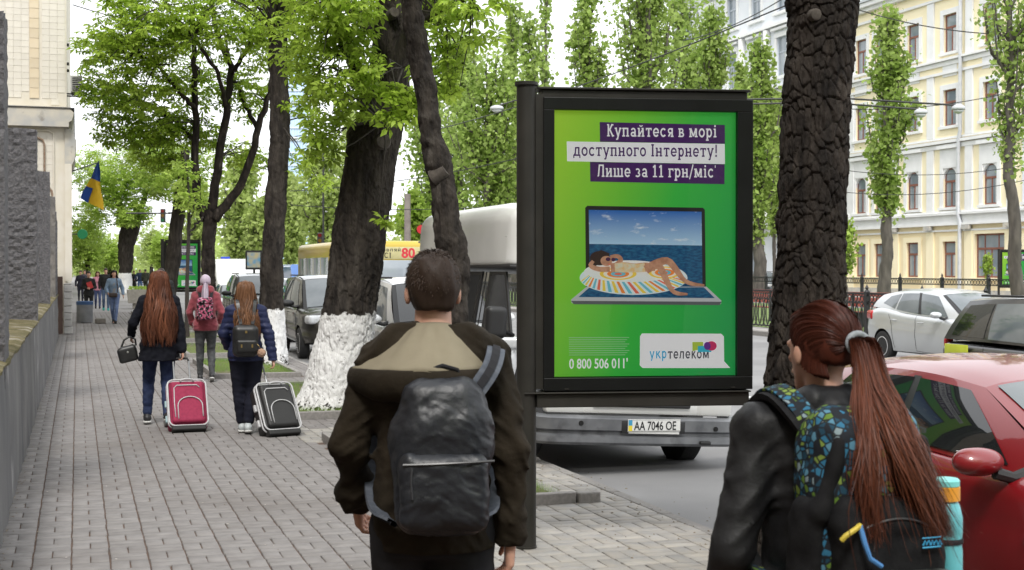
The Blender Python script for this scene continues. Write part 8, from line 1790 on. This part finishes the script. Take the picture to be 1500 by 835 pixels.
# ---- iron fences of the boulevard
mIRON = M('cast_iron', (.012, .012, .013), (.02, .02, .021), rough=.5, sc=14)
mRAILR = M('red_rail', (.35, .07, .06), (.42, .1, .08), rough=.6, sc=5)
def fence(label, x, y0, y1, h, z0, L=2.4, full=True):
    Fn = thing('iron_fence', label, 'fence', (x, y0, z0), 0, group='cast iron fences of the boulevard'); n = int((y1 - y0) / L)
    # one bay: rails, lattice band of small rings, overlapping ovals
    bay = MB(); bay.box(-.025, .025, 0, L, h - .05, h); bay.box(-.02, .02, 0, L, h - .27, h - .235); bay.box(-.025, .025, 0, L, .05, .09); rails = bay.build('rail', mIRON, Fn).data
    lat = MB(); m_ = 16
    for k in range(m_):
        yc = L * (k + .5) / m_; lat.tube([(0, yc + math.cos(a) * L / m_ * .46, h - .145 + math.sin(a) * .085) for a in np.linspace(0, 2 * PI, 13)], .013, 4, cap=False)
    latme = lat.build('lattice', mIRON, Fn, fix=False).data
    ov = None; ovs = []
    if full:
        b = MB(); b.tube([(.0, math.cos(a) * .2, h * .43 - .03 + math.sin(a) * (h * .43 - .075)) for a in np.linspace(0, 2 * PI, 21)], .018, 5, cap=False); ov = b.build('oval', mIRON, Fn, fix=False, loc=(0, .12, 0)).data
    pm = MB().box(-.06, .06, -.06, .06, 0, h + .02, b=.008).lathe([(.0, h + .24), (.012, h + .2), (.03, h + .16), (.05, h + .12), (.03, h + .08), (.06, h + .05), (.075, h + .02)][::-1], 10).build('post', mIRON, Fn).data
    first = True
    for i in range(n):
        if i:
            link('rail', rails, Fn, (0, i * L, 0)); link('lattice', latme, Fn, (0, i * L, 0)); link('post', pm, Fn, (0, i * L, 0))
        if full:
            for k in range(10):
                if i == 0 and k == 0: continue
                link('oval', ov, Fn, (.012 * (-1) ** k, i * L + .12 + k * .24, 0))
    return Fn
fence('near iron fence with overlapping ovals behind the silver car', 19.3, 21, 70, 1.12, .04)
fence('far iron fence with finials in front of the yellow building', 33.8, 36, 120, 1.35, .04, L=3.0, full=False)
bn = thing('park_bench', 'red bench behind the near iron fence', 'bench', tuple(at(1115, 395, 47))[:2] + (.02,), rad(90))
for k in range(4): box('slat', mRAILR, bn, -1.6, 1.6, -.2 + k * .11, -.11 + k * .11, .44, .47)
for k in range(3): box('back_slat', mRAILR, bn, -1.6, 1.6, .3, .33, .62 + k * .16, .74 + k * .16)
for s in (-1.3, 1.3): box('leg', mIRON, bn, s - .04, s + .04, -.18, .3, 0, .44); box('leg', mIRON, bn, s - .04, s + .04, .331, .37, 0, 1.05)
bn2 = dup(bn, tuple(at(1300, 395, 40))[:2] + (.02,), rad(90), 'red bench seen over the fence left of the silver car roof'); 
dup(bn, tuple(at(1390, 395, 37))[:2] + (.02,), rad(90), 'red bench seen over the silver car roof')
for b_ in (bn,): b_['group'] = 'red benches on the median'; bn2['group'] = 'red benches on the median'
# ---- flag
fp = thing('flag', 'blue and yellow flag on a pole slanting from the cream building', 'flag', (-.25, 39, 0))
A = at(146, 238, 39.5) - Vector((-.25, 39, 0)); Bp = Vector((-.06, .6, A.z - .45)) 
MB().tube([Bp, A], .018, 8).build('pole', mDARKM, fp, smooth=True)
nu, nv = 14, 14
P4 = [at(145, 236, 39.5), at(148, 262, 39.5), at(152, 308, 39.5), at(118, 290, 39.5)]
# cloth hangs from the pole: blue top-left stripe, yellow, folded blue corner
def fl(s, t):
    a = Vector(P4[0]).lerp(P4[2], t); b = Vector(P4[0]).lerp(P4[3], t ** .9); p = a.lerp(b, s); p.y += .07 * math.sin(s * 7 + t * 3) ; p.x += .02 * math.sin(t * 9 + s * 4); return p - Vector((-.25, 39, 0))
for nm, m_, rng_ in (('blue_stripe', M('flag_blue', (.015, .07, .35), rough=.8), (0, .42)), ('yellow_stripe', M('flag_yellow', (.72, .45, .02), rough=.8), (.42, 1))):
    v = []; f = []
    for i in range(nu + 1):
        for j in range(nv + 1): t = rng_[0] + (rng_[1] - rng_[0]) * j / nv; v.append(tuple(fl(i / nu, t)))
    for i in range(nu):
        for j in range(nv): q_ = i * (nv + 1) + j; f.append((q_, q_ + 1, q_ + nv + 2, q_ + nv + 1))
    MB().add(v, f).build(nm, m_, fp, smooth='all', fix=False)
v = []; f = []
for i in range(8):
    for j in range(8):
        s, t = .62 + .38 * i / 7, .62 + .36 * j / 7; p = fl(s, t); v.append((p.x - .01, p.y - .03, p.z - .03))
for i in range(7):
    for j in range(7): q_ = i * 8 + j; f.append((q_, q_ + 1, q_ + 9, q_ + 8))
MB().add(v, f).build('blue_stripe', M('flag_blue'), fp, smooth='all', fix=False)
# ---- round green sign, traffic lights, bin, planter
sg = thing('round_sign', 'small green round sign sticking out from the far wall', 'sign', tuple(at(121, 343, 60)))
MB().lathe([(0, -.05), (.2, -.05), (.22, -.03), (.22, .03), (.2, .05), (0, .05)], 20, ax='y').build('disc', M('sign_green', (.01, .22, .08), rough=.4), sg, smooth=True); MB().tube([(0, .06, 0), (-.5, .06, 0)], .03, 6).build('arm', mDARKM, sg)
q = ground(124, 473)
bi = thing('litter_bin', 'grey litter bin with a blue rim beside the pier', 'bin', (q.x, q.y, 0))
MB().lathe([(.0, .02), (.25, .02), (.255, .04), (.262, .66), (.262, .67)], 26).build('drum', M('bin_grey', (.17, .175, .185), (.22, .22, .23), rough=.6, sc=5), bi, smooth=True); MB().lathe([(.264, .6), (.27, .6), (.272, .7), (.25, .715), (.24, .7), (.23, .62), (0, .6)], 26).build('rim', M('bin_blue', (.03, .08, .2), rough=.5), bi, smooth=True)
q = ground(147, 474); S = SDF((-.3, -.3, -.05), (.3, .3, .3), .02); S.rbox((0, 0, .08), (.17, .14, .09), .05, 0); S.disp(lambda P: .015 * fbm(P * 9, 2, 3)); S.cut((0, 0, 0), (0, 0, -1))
tag(S.build('refuse_sack', M('sack_brown', (.13, .12, .1), (.18, .16, .14), rough=.8, sc=9), None, loc=(q.x, q.y, 0)), 'small dull sack lying beside the litter bin', 'sack')
q = ground(201, 452)
pl = thing('stone_planter', 'rough stone planter left of the red-haired girl', 'planter', (q.x, q.y, 0)); MB().prism([(-.38, .25), (.38, .25), (.45, .85), (-.45, .85)], -.4, .4).build('trough', M('planter_stone', (.4, .37, .32), (.3, .28, .24), rough=.9, sc=9, bump=.5), pl); box('foot', M('planter_stone'), pl, -.2, .2, -.25, .25, 0, .25)
rr_ = np.random.default_rng(4); v, f = instances(*QUAD, np.stack([rr_.uniform(-.38, .38, 160), rr_.uniform(-.35, .35, 160), rr_.uniform(.86, 1.0, 160)], 1), rand_rot(rr_, 160), rr_.uniform(.05, .12, 160)); link('plants', mesh('plants', v, f, mLEAF2), pl)
def signal(label, u, v0, v1, d, lx=None):
    p = at(u, 395, d); T = thing('traffic_light', label, 'traffic light', (p.x, p.y, 0), -YAW, group='traffic lights'); zt = HCAM + (395 - v0) * d / FPX; zb = HCAM + (395 - v1) * d / FPX; w_ = (zt - zb) * .17
    box('housing', mBLKP, T, -w_, w_, -.1, .12, zb, zt, b=.03)
    for k, c in enumerate(((.12, .01, .01), (.12, .07, .01), (.01, .1, .04))): MB().lathe([(0, -.108), (w_ * .7, -.106), (w_ * .72, -.1)], 16, (0, 0, zt - (zt - zb) * (k + .5) / 3), ax='y').build('lens', M('lens_%d' % k, c, rough=.2), T)
    return T, zb, zt
T, zb, zt = signal('traffic light hanging over the far crossing', 239, 306, 326, 80); MB().tube([(-2.2, .15, zt - .25), (.3, .15, zt - .25)], .05, 6).build('arm', mDARKM, T); MB().tube([(.6, .15, 0), (.6, .15, zt - .2), (.3, .15, zt - .25)], .08, 8).build('pole', mDARKM, T)
T, zb, zt = signal('traffic light just above the yellow bus', 469, 341, 364, 55); MB().tube([(.0, .15, 0), (0, .15, zt)], .06, 8).build('pole', mDARKM, T)
# ---- lamps, wires, poles
mLMP = M('lamp_grey', (.5, .52, .54), rough=.4)
def lamp(label, u, v, d, xp, wire=False):
    p = at(u, v, d); T = thing('street_lamp', label, 'street lamp', (p.x, p.y, p.z), -YAW, group='street lamps'); s = d / FPX * 10
    S = SDF((-.8 * s / .4 * .4 - .3, -.4, -.4), (.8 * s / .4 * .4 + .3, .4, .4), .03); S.ball((0, 0, 0), (s, .2, .14), 0); S.cut((0, 0, -.05), (0, 0, -1)); S.build('head', mLMP, T); S = SDF((-1, -.4, -.4), (1, .4, .2), .03); S.ball((0, 0, -.05), (s * .8, .16, .14), 0); S.cut((0, 0, -.055), (0, 0, 1)); S.build('globe', M('lamp_globe', (.6, .63, .65), rough=.2), T)
    MB().tube([(0, 0, .1), (xp * .5, .05, .35), (xp, .1, .3)], .035, 6).build('arm', mDARKM, T); MB().tube([(xp, .1, .35), (xp, .1, -p.z)], .08, 8).build('pole', mDARKM, T)
    return T
lamp('street lamp hanging left of the billboard post', 728, 159, 60, 1.6); lamp('left one of two street lamps before the yellow building', 1348, 165, 48, -6.5); lamp('right one of two street lamps before the yellow building', 1403, 159, 46, -8.0); lamp('small street lamp beside the straight trunk', 428, 203, 110, 2.5)
mWIRE = M('wire', (.02, .02, .022), rough=.6)
def wire(label, pts, r=.012, sag=.25):
    a = [Vector(at(*p)) for p in pts]; P = []
    for i in range(len(a) - 1):
        for k in range(12): t = k / 12; q = a[i].lerp(a[i + 1], t); q.z -= sag * 4 * t * (1 - t); P.append(q)
    P.append(a[-1]); o = MB().tube(P, r, 5).build('overhead_wire', mWIRE, None, smooth='all'); tag(o, label, 'wire', 'overhead wires of the boulevard')
wire('overhead wire from the trees down to the top of the billboard', [(640, 190, 60), (1160, 5, 35)], .02); wire('wire crossing the white building above the billboard', [(1000, 60, 60), (1160, -10, 45)], .02); wire('upper wire crossing the yellow facade', [(1240, 10, 45), (1510, 52, 42)], .018); wire('wire crossing the yellow facade at lamp level', [(1240, 160, 50), (1510, 128, 48)], .016); wire('lower pair wire across the arched windows', [(1240, 250, 46), (1510, 240, 46)], .012); wire('lowest wire across the arched windows', [(1240, 282, 46), (1510, 262, 44)], .012)
wire('wire strung over the bus', [(425, 280, 70), (760, 232, 60)], .02); wire('second wire strung over the bus', [(425, 300, 75), (765, 300, 65)], .02); wire('wire leaving the cream building', [(108, 8, 40), (310, 40, 60)], .018); wire('wire above the white van roof', [(690, 55, 50), (560, 95, 60)], .02)
pole = thing('utility_pole', 'grey concrete pole behind the great trunk', 'pole', tuple(at(597, 395, 75))[:2] + (0,)); MB().lathe([(.22, 0), (.17, 5.9), (0, 5.91)], 12).build('shaft', M('pole_concrete', (.2, .17, .16), (.26, .23, .21), rough=.9, sc=3), pole, smooth=True)
rs = thing('road_sign', 'white road sign on a thin pole left of the crooked trunk', 'sign', tuple(at(625, 395, 58))[:2] + (0,), -YAW); box('plate', M('sign_white', (.65, .68, .7), rough=.5), rs, -.35, .35, -.02, .02, 2.35, 2.8); MB().tube([(0, .05, 0), (0, .05, 2.8)], .035, 7).build('pole', mDARKM, rs)
rs2 = thing('no_stopping_sign', 'round red and blue road sign behind the bus', 'sign', tuple(at(617, 336, 62)), -YAW); MB().lathe([(0, -.02), (.14, -.02), (.14, .01), (0, .01)], 20, ax='y').build('disc', M('sign_blue', (.02, .06, .3), rough=.4), rs2); MB().lathe([(.14, -.025), (.2, -.025), (.2, .01), (.14, .01)], 20, ax='y').build('ring', M('sign_red', (.5, .02, .03), rough=.4), rs2); MB().tube([(0, .05, .3), (0, .05, -3.6)], .035, 7).build('pole', mDARKM, rs2)
hb = thing('info_board', 'small framed board on a post behind the straight trunk', 'sign', tuple(at(372, 395, 46))[:2] + (0,), -YAW); box('frame', mBLKP, hb, -.28, .28, -.03, .03, 1.75, 2.4); box('picture', M('board_pic', (.4, .35, .2), (.1, .25, .4), rough=.5, sc=6), hb, -.22, .22, -.04, -.031, 1.82, 2.33); MB().tube([(0, .05, 0), (0, .05, 1.75)], .04, 7).build('post', mBLKP, hb)
